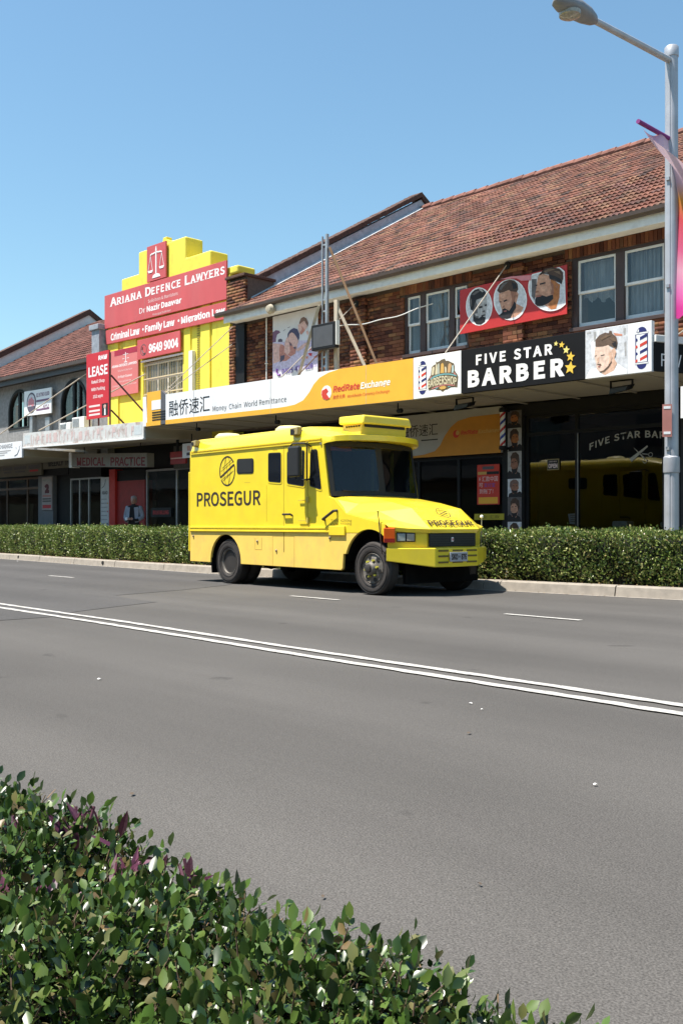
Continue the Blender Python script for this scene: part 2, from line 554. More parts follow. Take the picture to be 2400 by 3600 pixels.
fp = MB()
for a, b in zip(xs, xs[1:]):
    fp.face([(a, kerb_y(a) + 0.16, 0.146), (b, kerb_y(b) + 0.16, 0.146), (b, 40, 0.146), (a, 40, 0.146)])
tag(fp.build("footpath", m_path), kind="structure")
sb = MB()
for a, b in zip(xs[2:-1], xs[3:-1]):
    sb.face([(a, kerb_y(a) + 0.165, 0.152), (b, kerb_y(b) + 0.165, 0.152), (b, kerb_y(b) + 1.25, 0.152), (a, kerb_y(a) + 1.25, 0.152)])
tag(sb.build("garden_bed", m_soil), kind="structure")

# near side: kerb, bed and footpath the photographer stands on
nk = thing("near_kerb", None, None); tag(nk, kind="structure")
for k in range(12):
    a = -13.0 + 2.4 * k
    MB().box(a + 0.008, a + 2.392, NEAR - 0.16, NEAR, -0.02, 0.15).build("kerb_stone", m_conc, nk, bevel=0.012)
tag(MB().box(-90, 40, -9.0, NEAR - 0.165, -0.02, 0.14).build("near_footpath", m_path), kind="structure")
# ------------------------------------------------------------------ building materials
BRICK_STOPS = [(0.0, (0.045, 0.015, 0.011)), (0.18, (0.10, 0.034, 0.020)), (0.45, (0.15, 0.052, 0.028)), (0.68, (0.20, 0.078, 0.038)), (0.85, (0.25, 0.125, 0.055)), (1.0, (0.06, 0.026, 0.02))]
m_brick = M_pieces("brick", BRICK_STOPS, rough=0.9, weather=.25)
m_mortar = M("mortar", (0.12, 0.09, 0.07), 0.95, var=0.2, scale=20)
m_tile = M_pieces("roof tile", [(0.0, (0.175, 0.071, 0.050)), (0.25, (0.23, 0.10, 0.068)), (0.45, (0.14, 0.06, 0.045)), (0.62, (0.26, 0.14, 0.085)), (0.78, (0.07, 0.045, 0.04)), (0.9, (0.20, 0.092, 0.074)), (1.0, (0.115, 0.064, 0.052))], rough=0.85, noise=0.2, nscale=9, weather=.38)
m_tile2 = M_pieces("roof tile brown", [(0.0, (0.145, 0.062, 0.05)), (0.4, (0.185, 0.08, 0.062)), (0.75, (0.10, 0.05, 0.042)), (1.0, (0.15, 0.066, 0.052))], rough=0.9, noise=0.2, nscale=7, weather=.35)
m_underlay = M("roof battens", (0.08, 0.045, 0.035), 0.95)
m_white = M("white painted timber", (0.74, 0.74, 0.71), 0.55, var=0.06, scale=8, dirt=(0.38, 0.35, 0.30), dirt_amt=0.35, dirt_scale=3)
m_cream = M("cream soffit paint", (0.37, 0.33, 0.245), 0.8, var=0.08, scale=3, dirt=(0.30, 0.26, 0.19), dirt_amt=0.4, dirt_scale=1.5)
m_gutter = M("brown gutter", (0.06, 0.04, 0.03), 0.5, var=0.2)
m_dark_timber = M("dark brown timber", (0.055, 0.032, 0.028), 0.55, var=0.2)
m_black = M("black paint", (0.010, 0.010, 0.011), 0.55, var=0.2, spec=.25)
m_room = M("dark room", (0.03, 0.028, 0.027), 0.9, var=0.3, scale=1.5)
m_glass = M_glass("shop glass", (0.62, 0.66, 0.66), waviness=0.08)
m_winglass = M_glass("old window glass", (0.8, 0.84, 0.84), waviness=0.15)
m_curtain = M("net curtain", (0.40, 0.39, 0.41), 0.9, var=0.25, scale=3, stretch=(4, 1, 0.6))
m_alu = M("aluminium frame", (0.42, 0.42, 0.42), 0.4, metal=0.7, var=0.1)
m_yellow = M("yellow wall paint", (0.83, 0.69, 0.075), 0.8, var=0.05, scale=2.5, bump=0.25, bscale=40, dirt=(0.50, 0.40, 0.06), dirt_amt=0.75, dirt_scale=1.6, stretch=(1, 1, .45))
m_rough = M("grey roughcast", (0.235, 0.235, 0.235), 0.95, var=0.2, scale=9, bump=1.0, bscale=35, dirt=(0.12, 0.12, 0.12), dirt_amt=0.5, dirt_scale=1.4)
m_rust = M("rusted white fascia", (0.60, 0.60, 0.57), 0.7, var=0.07, scale=5, dirt=(0.26, 0.10, 0.05), dirt_amt=0.85, dirt_scale=3.2)
m_steel = M("galvanised steel", (0.40, 0.41, 0.42), 0.45, metal=0.6, var=0.15, scale=8)
m_rod = M("weathered rod", (0.38, 0.33, 0.27), 0.7, var=0.2, scale=10)
m_redwall = M("dark red panel", (0.30, 0.016, 0.012), 0.5, var=0.15)
m_redpost = M("red post", (0.55, 0.03, 0.02), 0.5, var=0.1)
m_flash = M("pale parapet paint", (0.40, 0.42, 0.46), 0.8, var=0.2, scale=6, dirt=(0.2, 0.2, 0.22), dirt_amt=0.6, dirt_scale=3)
m_darkbrick = M("dark coping brick", (0.09, 0.045, 0.032), 0.9, var=0.35, scale=14, bump=0.6, bscale=30)

def cells(x0, x1, z0, z1, holes):
    X = sorted({x0, x1, *[min(max(v, x0), x1) for h in holes for v in h[:2]]})
    Z = sorted({z0, z1, *[min(max(v, z0), z1) for h in holes for v in h[2:]]})
    for a, b in zip(X, X[1:]):
        run = None
        for c, d in zip(Z, Z[1:]):
            mx, mz = (a + b) / 2, (c + d) / 2
            if any(h[0] < mx < h[1] and h[2] < mz < h[3] for h in holes):
                if run: yield (a, b, *run); run = None
            else:
                run = (run[0], d) if run else (c, d)
        if run: yield (a, b, *run)

def wall(mb, x0, x1, z0, z1, y0, y1, holes=()):
    for a, b, c, d in cells(x0, x1, z0, z1, list(holes)):
        mb.box(a, b, y0, y1, c, d)
    return mb

BL, BH, JT = 0.230, 0.076, 0.010
def brick_rows(x0, x1, z0, z1, y, holes=(), depth=0.05, soldiers=()):
    """stretcher-bond bricks on a face at depth y -> transforms of a unit brick"""
    out = []
    row = 0
    z = z0
    holes = list(holes) + [s for s in soldiers]
    while z + BH <= z1 + 1e-6:
        x = x0 - (BL + JT) * (0.5 if row % 2 else 0)
        while x < x1:
            a, b = max(x, x0), min(x + BL, x1)
            segs = [(a, b)]
            for h in holes:
                if h[2] < z + BH * 0.6 and h[3] > z + BH * 0.4:
                    ns = []
                    for s, e in segs:
                        if e <= h[0] or s >= h[1]: ns.append((s, e)); continue
                        if s < h[0]: ns.append((s, h[0] - 0.004))
                        if e > h[1]: ns.append((h[1] + 0.004, e))
                    segs = ns
            for s, e in segs:
                if e - s > 0.03:
                    out.append(trs(((s + e) / 2 + random.uniform(-.002, .002), y + depth / 2 + random.uniform(-.003, .003), z + BH / 2), (0, random.uniform(-.006, .006), random.uniform(-.01, .01)), (e - s, depth, BH)))
            x += BL + JT
        z += BH + JT; row += 1
    for h in soldiers:
        x = h[0] + 0.004
        while x + BH < h[1]:
            out.append(trs((x + BH / 2, y + depth / 2 + random.uniform(-.003, .003), (h[2] + h[3]) / 2), (0, random.uniform(-.012, .012), 0), (BH, depth, h[3] - h[2] - 0.008)))
            x += BH + JT
    return out
UB_V = [(-.5, -.5, -.5), (.5, -.5, -.5), (.5, .5, -.5), (-.5, .5, -.5), (-.5, -.5, .5), (.5, -.5, .5), (.5, .5, .5), (-.5, .5, .5)]
UB_F = [(3, 2, 1, 0), (4, 5, 6, 7), (0, 1, 5, 4), (1, 2, 6, 5), (2, 3, 7, 6), (3, 0, 4, 7)]
def proto_mesh(name, V, F, mat):
    me = bpy.data.meshes.new(name); me.from_pydata(V, [], F); me.materials.append(mat); me.update(); return me
brick_me = proto_mesh("brick", UB_V, UB_F, m_brick)

# roof tile: two rolls, raised leading edge
TW, TL = 0.232, 0.335
prof = [(0, 0), (.10, .024), (.24, .030), (.38, .008), (.5, 0), (.60, .024), (.74, .030), (.88, .008), (.985, 0)]
TILE_V = [((u - .5) * TW, 0, hh + .034) for u, hh in prof] + [((u - .5) * TW, TL + .03, hh * .9 + .004) for u, hh in prof] + [((u - .5) * TW, 0.004, hh * .6 - .004) for u, hh in prof]
TILE_F = [(i, i + 1, i + 10, i + 9) for i in range(8)] + [(i + 18, i + 19, i + 1, i) for i in range(8)]
tile_me = proto_mesh("roof_tile", TILE_V, TILE_F, m_tile)

def roof_tiles(x0, x1, ye, ze, pitch, rows):
    out = []
    ncol = int((x1 - x0) / TW)
    for r in range(rows):
        for c in range(ncol):
            s = r * TL
            out.append(trs((x0 + (c + .5) * TW + random.uniform(-.004, .004), ye + s * math.cos(pitch), ze + s * math.sin(pitch) + random.uniform(-.004, .006)), (pitch + random.uniform(-.012, .012), random.uniform(-.012, .012), random.uniform(-.012, .012))))
    return out

def sash_window(root, off, lights, z0, z1, rail, fx0, fx1, fz0, fz1, curtain=True, open_low=False):
    """timber frame with white sashes; each light its own window part"""
    fr = MB(off)
    fr.box(fx0, fx1, .02, .12, fz1 - .05, fz1); fr.box(fx0 - .03, fx1 + .03, -.05, .14, fz0, fz0 + .07)
    xs_ = [fx0] + [v for l in lights for v in l] + [fx1]
    for a, b in zip(xs_[::2], xs_[1::2]):
        fr.box(a, b, .02, .12, fz0 + .07, fz1 - .05)
    for l in lights:
        fr.box(l[0], l[1], .03, .12, z1, fz1 - .05) if fz1 - .05 > z1 + .004 else None
    frame = fr.build("window_frame", m_dark_timber, root, bevel=.004)
    for i, (a, b) in enumerate(lights):
        for k, (c, d, y) in enumerate(((rail - .02, z1, .045), (z0, rail + .02, .08))):
            w = .045; wb = .075 if k else .05
            s = MB(off)
            s.box(a, a + w, y, y + .035, c, d); s.box(b - w, b, y, y + .035, c, d)
            s.box(a + w, b - w, y, y + .035, d - .045, d); s.box(a + w, b - w, y, y + .035, c, c + wb)
            so = s.build("sash", m_white, frame, bevel=.004)
            MB(off).box(a + w, b - w, y + .015, y + .019, c + wb, d - .045).build("pane", m_winglass, frame)
        if curtain:
            n = 40; rows_ = []
            ph = random.uniform(0, 6)
            part = i == 0 and fx0 > -3      # one curtain is only half drawn
            for zz in (z0 + .02, z1 - .02):
                rows_.append([(a + .02 + (b - a - .04) * t / n, .22 + .02 * math.sin(t * 1.3 + ph) + .012 * math.sin(t * 2.7), zz if not part or zz > rail else rail - .10 - .12 * t / n + .05 * math.sin(t * .5)) for t in range(n + 1)])
            MB(off).loft(rows_).build("curtain", m_curtain, frame, fix=False, smooth=True)
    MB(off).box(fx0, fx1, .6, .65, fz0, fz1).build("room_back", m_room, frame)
    return frame

# ================================================================== brick building with the barber shop
RX0, RX1 = -13.2, 3.0
bo = (-6.0, 0, 0)
bb = fthing("brick_building", "two-storey brown brick shop building under a red tiled roof, behind the yellow van", "building", -6.0, 0, 0)
hA = (-6.98, -5.13, 4.86, 6.30); hB = (-2.58, -0.56, 4.85, 6.30)
shopholes = [(-8.0, -4.22, 0.16, 3.40), (-13.0, -8.3, 0.16, 3.4), (-3.70, -0.62, 0.16, 3.30)]
wall(MB(bo), RX0, RX1, 3.6, 6.62, .012, .30, [hA, hB]).build("wall", m_mortar, bb)
sol = [(-7.1, -5.02, 6.30, 6.50), (-2.72, 0.5, 6.30, 6.50)]
br = brick_rows(-12.6, RX1, 4.45, 6.48, -.03, [hA, hB], soldiers=sol)
pier1 = brick_rows(-8.60, -8.10, 4.45, 6.48, -.13, depth=.1)
pier2 = brick_rows(-4.14, -3.64, 4.45, 6.48, -.13, depth=.1)
quoin = brick_rows(-13.25, -12.99, 4.3, 6.52, -.12, depth=.14)
chim = brick_rows(-13.32, -12.55, 6.62, 7.72, -.14, depth=.1)
allb = br + pier1 + pier2 + quoin + chim
def b_vis(T):
    x, z = T[0][3], T[2][3]
    if z < 4.86: return -99
    if -5.25 < x < -2.6 and 5.18 < z < 6.12: return -98
    if x > 0.25: return -97
    return x
allb.sort(key=b_vis, reverse=True)
pieces("brick", brick_me, [[(r[0], r[1], r[2], r[3] - (bo[0] if i == 0 else 0)) for i, r in enumerate(T)] for T in allb[:300]], bb)
rest = np.array(allb[300:]); rest[:, 0, 3] -= bo[0]
bulk("brickwork", UB_V, UB_F, rest, m_brick, bb)
# core of the corner pier and its cap
MB(bo).box(-13.30, -12.57, -.05, .9, 6.55, 7.72).build("pier_core", m_mortar, bb)
MB(bo).box(-13.36, -12.52, -.18, .95, 7.725, 7.80).build("pier_cap", m_darkbrick, bb, bevel=.01)
MB(bo).box(-13.24, -13.0, -.0, .3, 3.7, 6.54).build("pier_core", m_mortar, bb)
MB(bo).box(-12.985, -12.62, -.10, .004, 4.2, 6.46).build("recess_panel", m_black, bb)
# eaves
MB(bo).box(-13.0, RX1, -.50, -.465, 6.45, 6.66).build("fascia_board", m_white, bb, bevel=.005)
MB(bo).box(-13.0, RX1, -.463, -.032, 6.505, 6.53).build("soffit", m_white, bb)
g = MB(bo)
gs = [[(x, -.50, 6.75), (x, -.505, 6.66), (x, -.54, 6.625), (x, -.60, 6.63), (x, -.635, 6.67), (x, -.64, 6.74), (x, -.625, 6.745), (x, -.62, 6.68), (x, -.59, 6.645), (x, -.55, 6.64), (x, -.515, 6.68), (x, -.51, 6.75)] for x in np.linspace(-13.25, RX1, 12)]
for s in gs:
    dz = .012 * math.sin(s[0][0] * 1.1)
    for k in range(len(s)): s[k] = (s[k][0], s[k][1], s[k][2] + dz)
g.loft(gs, closed=True); g.face(gs[0]); g.face(gs[-1])
g.build("gutter", m_gutter, bb)
# roof
PITCH = math.atan2(11.12 - 6.74, 7.2 + .52)
def rz_(y): return 6.74 + (y + .52) * math.tan(PITCH)
roof = MB(bo)
roof.hexa([(-12.65, -.50, rz_(-.5) - .09), (RX1, -.50, rz_(-.5) - .09), (RX1, 7.2, rz_(7.2) - .09), (-12.65, 7.2, rz_(7.2) - .09)], [(-12.65, -.50, rz_(-.5) - .02), (RX1, -.50, rz_(-.5) - .02), (RX1, 7.2, rz_(7.2) - .02), (-12.65, 7.2, rz_(7.2) - .02)])
roof.hexa([(-12.65, 7.2, rz_(7.2) - .09), (RX1, 7.2, rz_(7.2) - .09), (RX1, 14.9, 6.65), (-12.65, 14.9, 6.65)], [(-12.65, 7.2, rz_(7.2) - .02), (RX1, 7.2, rz_(7.2) - .02), (RX1, 14.9, 6.72), (-12.65, 14.9, 6.72)])
ro = roof.build("roof", m_underlay, bb)
tl = roof_tiles(-12.62, RX1, -.56, rz_(-.56), PITCH, 26)
for T in tl: T[0][3] -= bo[0]
tl.sort(key=lambda T: (T[0][3] + bo[0] > 0.2, -(T[0][3]) + 1.2 * T[1][3]))
pieces("roof_tile", tile_me, tl[:300], ro)
bulk("roof_tiling", TILE_V, TILE_F, tl[300:], m_tile, ro)
for k in range(36):
    x = -12.6 + k * .43
    MB(bo).tube((x, 7.2, rz_(7.2) + .02 + random.uniform(-.012, .012)), (x + .45, 7.2, rz_(7.2) + .045), .12, 10).build("ridge_tile", M("ridge tile", (0.20, 0.085, 0.062), 0.9, var=0.4, scale=5), ro)
# gable parapet: pale painted inner face, dark brick coping
def par(y, e): return rz_(y) + e
MB(bo).prism([(-.12, 6.7), (-.12, par(.05, .42)), (.05, par(.05, .42)), (7.2, par(7.2, .34)), (14.0, 7.0), (14.0, 6.5), (7.2, 6.6)], 'x', -13.0, -12.66).build("gable_parapet", m_flash, bb)
cop = MB(bo)
N = 90
for k in range(N):
    y0 = .10 + 7.1 * k / N; y1 = .10 + 7.1 * (k + 1) / N - .008
    j = random.uniform(-.008, .008)
    cop.hexa([(-13.06, y0, par(y0, .425) + j), (-12.60, y0, par(y0, .425) + j), (-12.60, y1, par(y1, .425) + j), (-13.06, y1, par(y1, .425) + j)], [(-13.06, y0, par(y0, .58) + j), (-12.60, y0, par(y0, .58) + j), (-12.60, y1, par(y1, .58) + j), (-13.06, y1, par(y1, .58) + j)])
    y0b = 7.2 + 6.5 * k / N; y1b = 7.2 + 6.5 * (k + 1) / N - .008
    q = lambda y, e: rz_(7.2) - (y - 7.2) * math.tan(PITCH) + e
    cop.hexa([(-13.06, y0b, q(y0b, .36)), (-12.60, y0b, q(y0b, .36)), (-12.60, y1b, q(y1b, .36)), (-13.06, y1b, q(y1b, .36))], [(-13.06, y0b, q(y0b, .55)), (-12.60, y0b, q(y0b, .55)), (-12.60, y1b, q(y1b, .55)), (-13.06, y1b, q(y1b, .55))])
tag(cop.build("coping", m_darkbrick, bb), kind="stuff")
fl = MB(bo)   # stepped lead flashing against the tiles
for k in range(22):
    y0 = .1 + 7.0 * k / 22
    fl.hexa([(-12.655, y0, par(y0, .03)), (-12.50, y0, par(y0, .05)), (-12.50, y0 + .30, par(y0 + .30, .05)), (-12.655, y0 + .30, par(y0 + .30, .03))], [(-12.655, y0, par(y0, .12)), (-12.48, y0, par(y0, .075)), (-12.48, y0 + .30, par(y0 + .30, .075)), (-12.655, y0 + .30, par(y0 + .30, .12))])
fl.build("flashing", M("flashing", (0.55, 0.56, 0.57), 0.5, var=0.2), ro, kind="stuff")

sash_window(bb, bo, [(-6.91, -6.53), (-6.37, -5.69), (-5.54, -5.20)], 4.94, 6.24, 5.60, hA[0], hA[1], hA[2], hA[3])
sash_window(bb, bo, [(-2.46, -1.63), (-1.45, -0.64)], 4.94, 6.24, 5.60, hB[0], hB[1], hB[2], hB[3])
MB(bo).tube((-11.75, -.06, 4.3), (-11.75, -.06, 6.48), .018, 8).build("drain_pipe", m_white, bb)
MB(bo).lathe([(.0, -.02), (.04, -.01), (.05, 0), (.04, .01), (.0, .02)], 12, 'z', (-11.75, -.06, 5.28)).build("pipe_clamp", m_white, bb)
MB(bo).lathe([(.02, 0), (.075, -.02), (.085, -.05), (.05, -.07)], 14, 'y', (-4.0, -.135, 6.40)).build("stay_anchor", m_black, bb, smooth=True)
MB(bo).lathe([(.02, 0), (.075, -.02), (.085, -.05), (.05, -.07)], 14, 'y', (-8.35, -.135, 6.30)).build("stay_anchor", m_black, bb, smooth=True)
MB(bo).lathe([(.03, 0), (.10, -.03), (.13, -.12), (.09, -.2), (.05, -.21)], 14, 'y', (-10.95, -.5, 6.50)).build("floodlight", m_cream, bb, smooth=True)
for a, b in (((-4.0, -.2, 6.40), (-4.02, -2.15, 4.36)), ((-13.1, -.12, 6.42), (-13.6, -2.1, 4.42)), ((-13.12, -.12, 5.95), (-13.5, -2.1, 4.42)), ((-8.35, -.2, 6.30), (-8.85, -2.1, 4.4)), ((1.4, -.1, 5.4), (.55, -1.9, 4.1))):
    MB(bo).tube(a, b, .012, 6).build("tie_rod", m_rod, bb)
# a loose white cable looped along the wall
pts = []
for k in range(25):
    t = k / 24
    pts.append((-7.3 + 1.2 * t + .02 * math.sin(9 * t), -1.9 + 1.85 * t, 5.36 + .62 * t - .10 * math.sin(math.pi * t) + .015 * math.sin(17 * t)))
MB(bo).path(pts, .012, 6).build("loose_cable", M("white cable", (0.7, 0.7, 0.68), 0.6), bb)

# awning over the footpath
def zaw(x):   # the awning rises a little towards its old left end
    return 3.53 + max(0.0, (-4.7 - x)) * 0.0125
aw = MB(bo)
aw.hexa([(-14.14, -2.20, zaw(-14.14)), (.33, -2.20, 3.53), (.80, -.9, 3.53), (-14.14, -.9, zaw(-14.14))], [(-14.14, -2.20, 3.85), (.33, -2.20, 3.75), (.80, -.9, 3.80), (-14.14, -.9, 3.9)])
aw.hexa([(-14.14, -.9, zaw(-14.14)), (.80, -.9, 3.53), (1.12, .01, 3.53), (-14.14, .01, zaw(-14.14))], [(-14.14, -.9, 3.9), (.80, -.9, 3.80), (1.12, .01, 3.85), (-14.14, .01, 3.95)])
aw.build("awning", m_cream, bb)
for x in np.arange(-13.4, .3, 1.22):
    MB(bo).box(x, x + .045, -2.19, -.02, zaw(x) - .012, zaw(x) - .0005).build("soffit_batten", m_cream, bb)
# ground floor
MB(bo).box(RX0, RX1, .35, .40, 3.2, 3.62).build("lintel", m_black, bb)
for a, b in ((-13.2, -13.0), (-8.3, -8.0), (-4.20, -3.70), (-.62, -.30)):
    MB(bo).box(a, b, -.01, .4, .14, 3.52).build("shop_pier", m_black, bb, bevel=.006)
MB(bo).box(-.30, RX1, .0, .4, .14, 3.52).build("end_wall", M("dark end wall", (0.03, 0.03, 0.032), 0.7), bb)
def shopfront(root, off, x0, x1, z0, z1, mull, trans, mat, y=.05, w=.05, glass=None, name="shop_window"):
    f = MB(off)
    f.box(x0, x0 + w, y, y + .07, z0, z1); f.box(x1 - w, x1, y, y + .07, z0, z1)
    f.box(x0 + w, x1 - w, y, y + .07, z1 - w, z1); f.box(x0 + w, x1 - w, y, y + .07, z0, z0 + w)
    edges = [x0 + w] + [v for m in mull for v in (m - w / 2, m + w / 2)] + [x1 - w]
    for m in mull: f.box(m - w / 2, m + w / 2, y, y + .07, z0 + w, z1 - w)
    zed = [z0 + w] + [v for t in trans for v in (t - w / 2, t + w / 2)] + [z1 - w]
    for a, b in zip(edges[::2], edges[1::2]):
        for t in trans: f.box(a, b, y, y + .07, t - w / 2, t + w / 2)
    fo = f.build(name, mat, root)
    for a, b in zip(edges[::2], edges[1::2]):
        for c, d in zip(zed[::2], zed[1::2]):
            MB(off).box(a, b, y + .03, y + .036, c, d).build("pane", glass or m_glass, fo)
    return fo
shopfront(bb, bo, -3.70, -.62, .16, 3.30, [-2.50], [2.90], m_black, w=.07)
MB(bo).box(-2.472, -2.462, .035, .05, .3, 2.86).build("mullion_edge", m_alu, bb)
MB(bo).box(-3.70, -.62, -.005, .06, 3.30, 3.525).build("head_panel", m_black, bb)
shopfront(bb, bo, -8.0, -4.22, .16, 2.55, [-6.6, -5.45], [], m_black, w=.07)
shopfront(bb, bo, -13.0, -8.3, .16, 3.2, [-11.4, -9.9], [2.6], m_black, w=.07)
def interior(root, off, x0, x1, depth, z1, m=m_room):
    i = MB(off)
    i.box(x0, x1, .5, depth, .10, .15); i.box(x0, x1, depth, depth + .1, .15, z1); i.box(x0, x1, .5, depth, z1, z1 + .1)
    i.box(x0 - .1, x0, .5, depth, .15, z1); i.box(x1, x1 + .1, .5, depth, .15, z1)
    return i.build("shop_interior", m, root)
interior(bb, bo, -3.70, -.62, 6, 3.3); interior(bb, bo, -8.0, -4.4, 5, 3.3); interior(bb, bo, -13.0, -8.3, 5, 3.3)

# ================================================================== yellow building
yo = (-16.5, 0, 0)
yb = fthing("yellow_building", "bright yellow building with a stepped parapet and barred window, left of the brick building", "building", -16.5, 0, 0)
hW = (-17.56, -15.53, 4.86, 5.98)
wall(MB(yo), -19.57, -13.27, 3.5, 7.9, .0, .45, [hW]).build("wall", m_yellow, yb)
par_pts = [(-19.57, 7.902), (-19.57, 8.10), (-18.74, 8.10), (-18.74, 8.72), (-17.79, 8.72), (-17.79, 9.38), (-15.36, 9.38), (-15.36, 8.75), (-14.18, 8.75), (-14.18, 8.12), (-12.98, 8.12), (-12.98, 7.902)]
MB(yo).prism(par_pts, 'y', -.03, .60).build("stepped_parapet", m_yellow, yb, bevel=.05, seg=3)
MB(yo).prism([(-16.75, 9.375), (-16.75, 9.46), (-16.62, 9.5), (-16.60, 9.60), (-16.42, 9.60), (-16.42, 9.52), (-16.25, 9.44), (-16.25, 9.375)], 'y', .05, .25).build("finial", m_yellow, yb, bevel=.015)
for x0, x1, z0, z1 in ((-15.42, -15.12, 3.6, 7.2), (-14.62, -14.20, 3.6, 7.9), (-14.08, -13.30, 3.6, 7.9), (-19.50, -18.9, 3.6, 7.9), (-18.6, -17.9, 6.0, 7.9)):
    MB(yo).box(x0, x1, -.05, .01, z0, z1).build("pilaster", m_yellow, yb, bevel=.008)
sl = MB(yo)
for k in range(34):
    sl.box(-14.84, -14.72, -.014, -.002, 4.6 + k * .065, 4.6 + k * .065 + .03)
sl.build("vent_strip", M("ochre vent", (0.33, 0.26, 0.04), 0.8), yb, kind="stuff")
MB(yo).box(-15.10, -14.92, -.12, -.002, 4.3, 6.02).build("duct", m_white, yb, bevel=.01)
# barred window
fw = MB(yo)
for x in (-17.56, -16.98, -16.45, -15.98, -15.59): fw.box(x, x + .06, .10, .16, 4.86, 5.98)
for z in (4.86, 5.42, 5.92): fw.box(-17.5, -15.59, .105, .155, z, z + .055)
wf = fw.build("barred_window", m_white, yb)
MB(yo).box(-17.5, -15.6, .13, .135, 4.9, 5.95).build("pane", m_winglass, wf)
cu = MB(yo); cu.box(-17.5, -16.95, .22, .24, 4.9, 5.9); cu.box(-16.8, -16.4, .24, .26, 4.9, 5.8); cu.build("curtain", m_curtain, wf)
MB(yo).box(-17.56, -15.53, .43, .44, 4.86, 5.98).build("room_back", M("dim room", (0.09, 0.085, 0.08), .9), wf)
bars = MB(yo)
for k in range(24): bars.tube((-17.52 + k * .085, .02, 4.87), (-17.52 + k * .085, .02, 5.97), .009, 5)
for z in (4.98, 5.45, 5.86): bars.box(-17.55, -15.54, .005, .03, z, z + .03)
bars.build("security_bars", M("cream bars", (0.66, 0.56, 0.36), 0.6), wf, kind="stuff")
MB(yo).box(-17.62, -15.47, -.06, .10, 5.98, 6.03).build("window_head", m_white, yb)
for x0, x1 in ((-20.82, -14.16),):
    fb = MB(yo)
    fb.hexa([(x0, -2.25, 3.46), (x1, -2.25, 3.34), (x1, -2.19, 3.34), (x0, -2.19, 3.46)], [(x0, -2.25, 3.90), (x1, -2.25, 3.78), (x1, -2.19, 3.78), (x0, -2.19, 3.90)])
    fb.build("awning_fascia", m_rust, yb)
    lp = MB(yo); lp.hexa([(x0, -2.275, 3.43), (x1, -2.275, 3.31), (x1, -2.19, 3.31), (x0, -2.19, 3.43)], [(x0, -2.275, 3.462), (x1, -2.275, 3.342), (x1, -2.19, 3.336), (x0, -2.19, 3.456)])
    lp.build("fascia_trim", m_white, yb)
    aw2 = MB(yo); aw2.hexa([(x0, -2.18, 3.47), (x1, -2.18, 3.35), (x1, -.001, 3.42), (x0, -.001, 3.50)], [(x0, -2.18, 3.8), (x1, -2.18, 3.7), (x1, -.001, 3.8), (x0, -.001, 3.85)])
    aw2.build("awning", m_cream, yb)
# what is left of the painted name on the rusty fascia
m_faded = M("faded red paint", (0.58, 0.43, 0.40), 0.8, var=0.12, scale=12, dirt=(0.58, 0.57, 0.54), dirt_amt=0.85, dirt_scale=9)
m_faded2 = M("faded blue paint", (0.52, 0.57, 0.57), 0.8, var=0.12, scale=12, dirt=(0.58, 0.57, 0.54), dirt_amt=0.9, dirt_scale=7)
fd = MB(yo); x = -20.3
while x < -14.6:
    w = random.uniform(.09, .22); zb = 3.47 - (x + 20.82) * .018
    t = random.uniform(.03, .05); hgt = random.uniform(.2, .28)
    fd.box(x, x + t, -2.254, -2.2495, zb + .08, zb + .08 + hgt)
    if random.random() < .7: fd.box(x + t, x + w, -2.254, -2.2495, zb + .08 + hgt * random.choice((0, .45, .8)), zb + .12 + hgt * .9)
    x += w + random.uniform(.04, .16)
fd.build("faded_lettering", m_faded, yb, kind="stuff")
fd = MB(yo); fd.box(-20.7, -20.35, -2.253, -2.2493, 3.56, 3.82); fd.box(-14.6, -14.25, -2.253, -2.2493, 3.45, 3.7); fd.build("faded_emblem", m_faded2, yb, kind="stuff")
# ground floor: directory strip, red wall, glazed clinic
gy = MB(yo); gy.box(-20.0, -13.3, .25, .4, 2.66, 3.6); gy.build("lintel", m_black, yb)
MB(yo).box(-19.42, -19.08, -.05, .3, .14, 2.80).build("red_post", m_redpost, yb, bevel=.01)
MB(yo).box(-19.08, -17.52, .02, .3, .95, 2.42).build("red_panel", m_redwall, yb)
MB(yo).box(-19.08, -17.52, .03, .3, .14, .94).build("dado", m_black, yb); MB(yo).box(-19.08, -17.52, .03, .3, 2.425, 2.75).build("dark_head", m_black, yb)
shopfront(yb, yo, -17.50, -13.30, .16, 2.72, [-15.92, -14.7], [], m_alu, w=.06)
interior(yb, yo, -17.5, -13.3, 5, 3.2, M("clinic room", (0.16, 0.16, 0.16), .9, var=.4, scale=1.2))
cg = MB(yo)
for k in range(48):
    cg.box(-15.88 + k * .05, -15.86 + k * .05 + .012, -.075, -.04, 2.68, 3.34)
cg.box(-15.88, -13.48, -.04, -.02, 2.68, 3.34); cg.build("corrugated_panel", M("grey corrugated", (0.13, 0.125, 0.115), .7), yb, kind="stuff")
shopfront(yb, yo, -22.0, -19.98, .16, 2.60, [-21.4, -20.82], [], m_alu, w=.055)
interior(yb, yo, -22.0, -20.0, 4, 3.2)
MB(yo).box(-22.0, -19.98, .0, .2, 2.60, 3.45).build("head_panel", m_black, yb)
for a, b in (((-20.35, -.2, 6.0), (-22.9, -2.1, 3.95)), ((-17.3, -.1, 5.6), (-20.1, -2.1, 3.95))):
    MB(yo).tube(a, b, .018, 6).build("tie_rod", m_rod, yb)

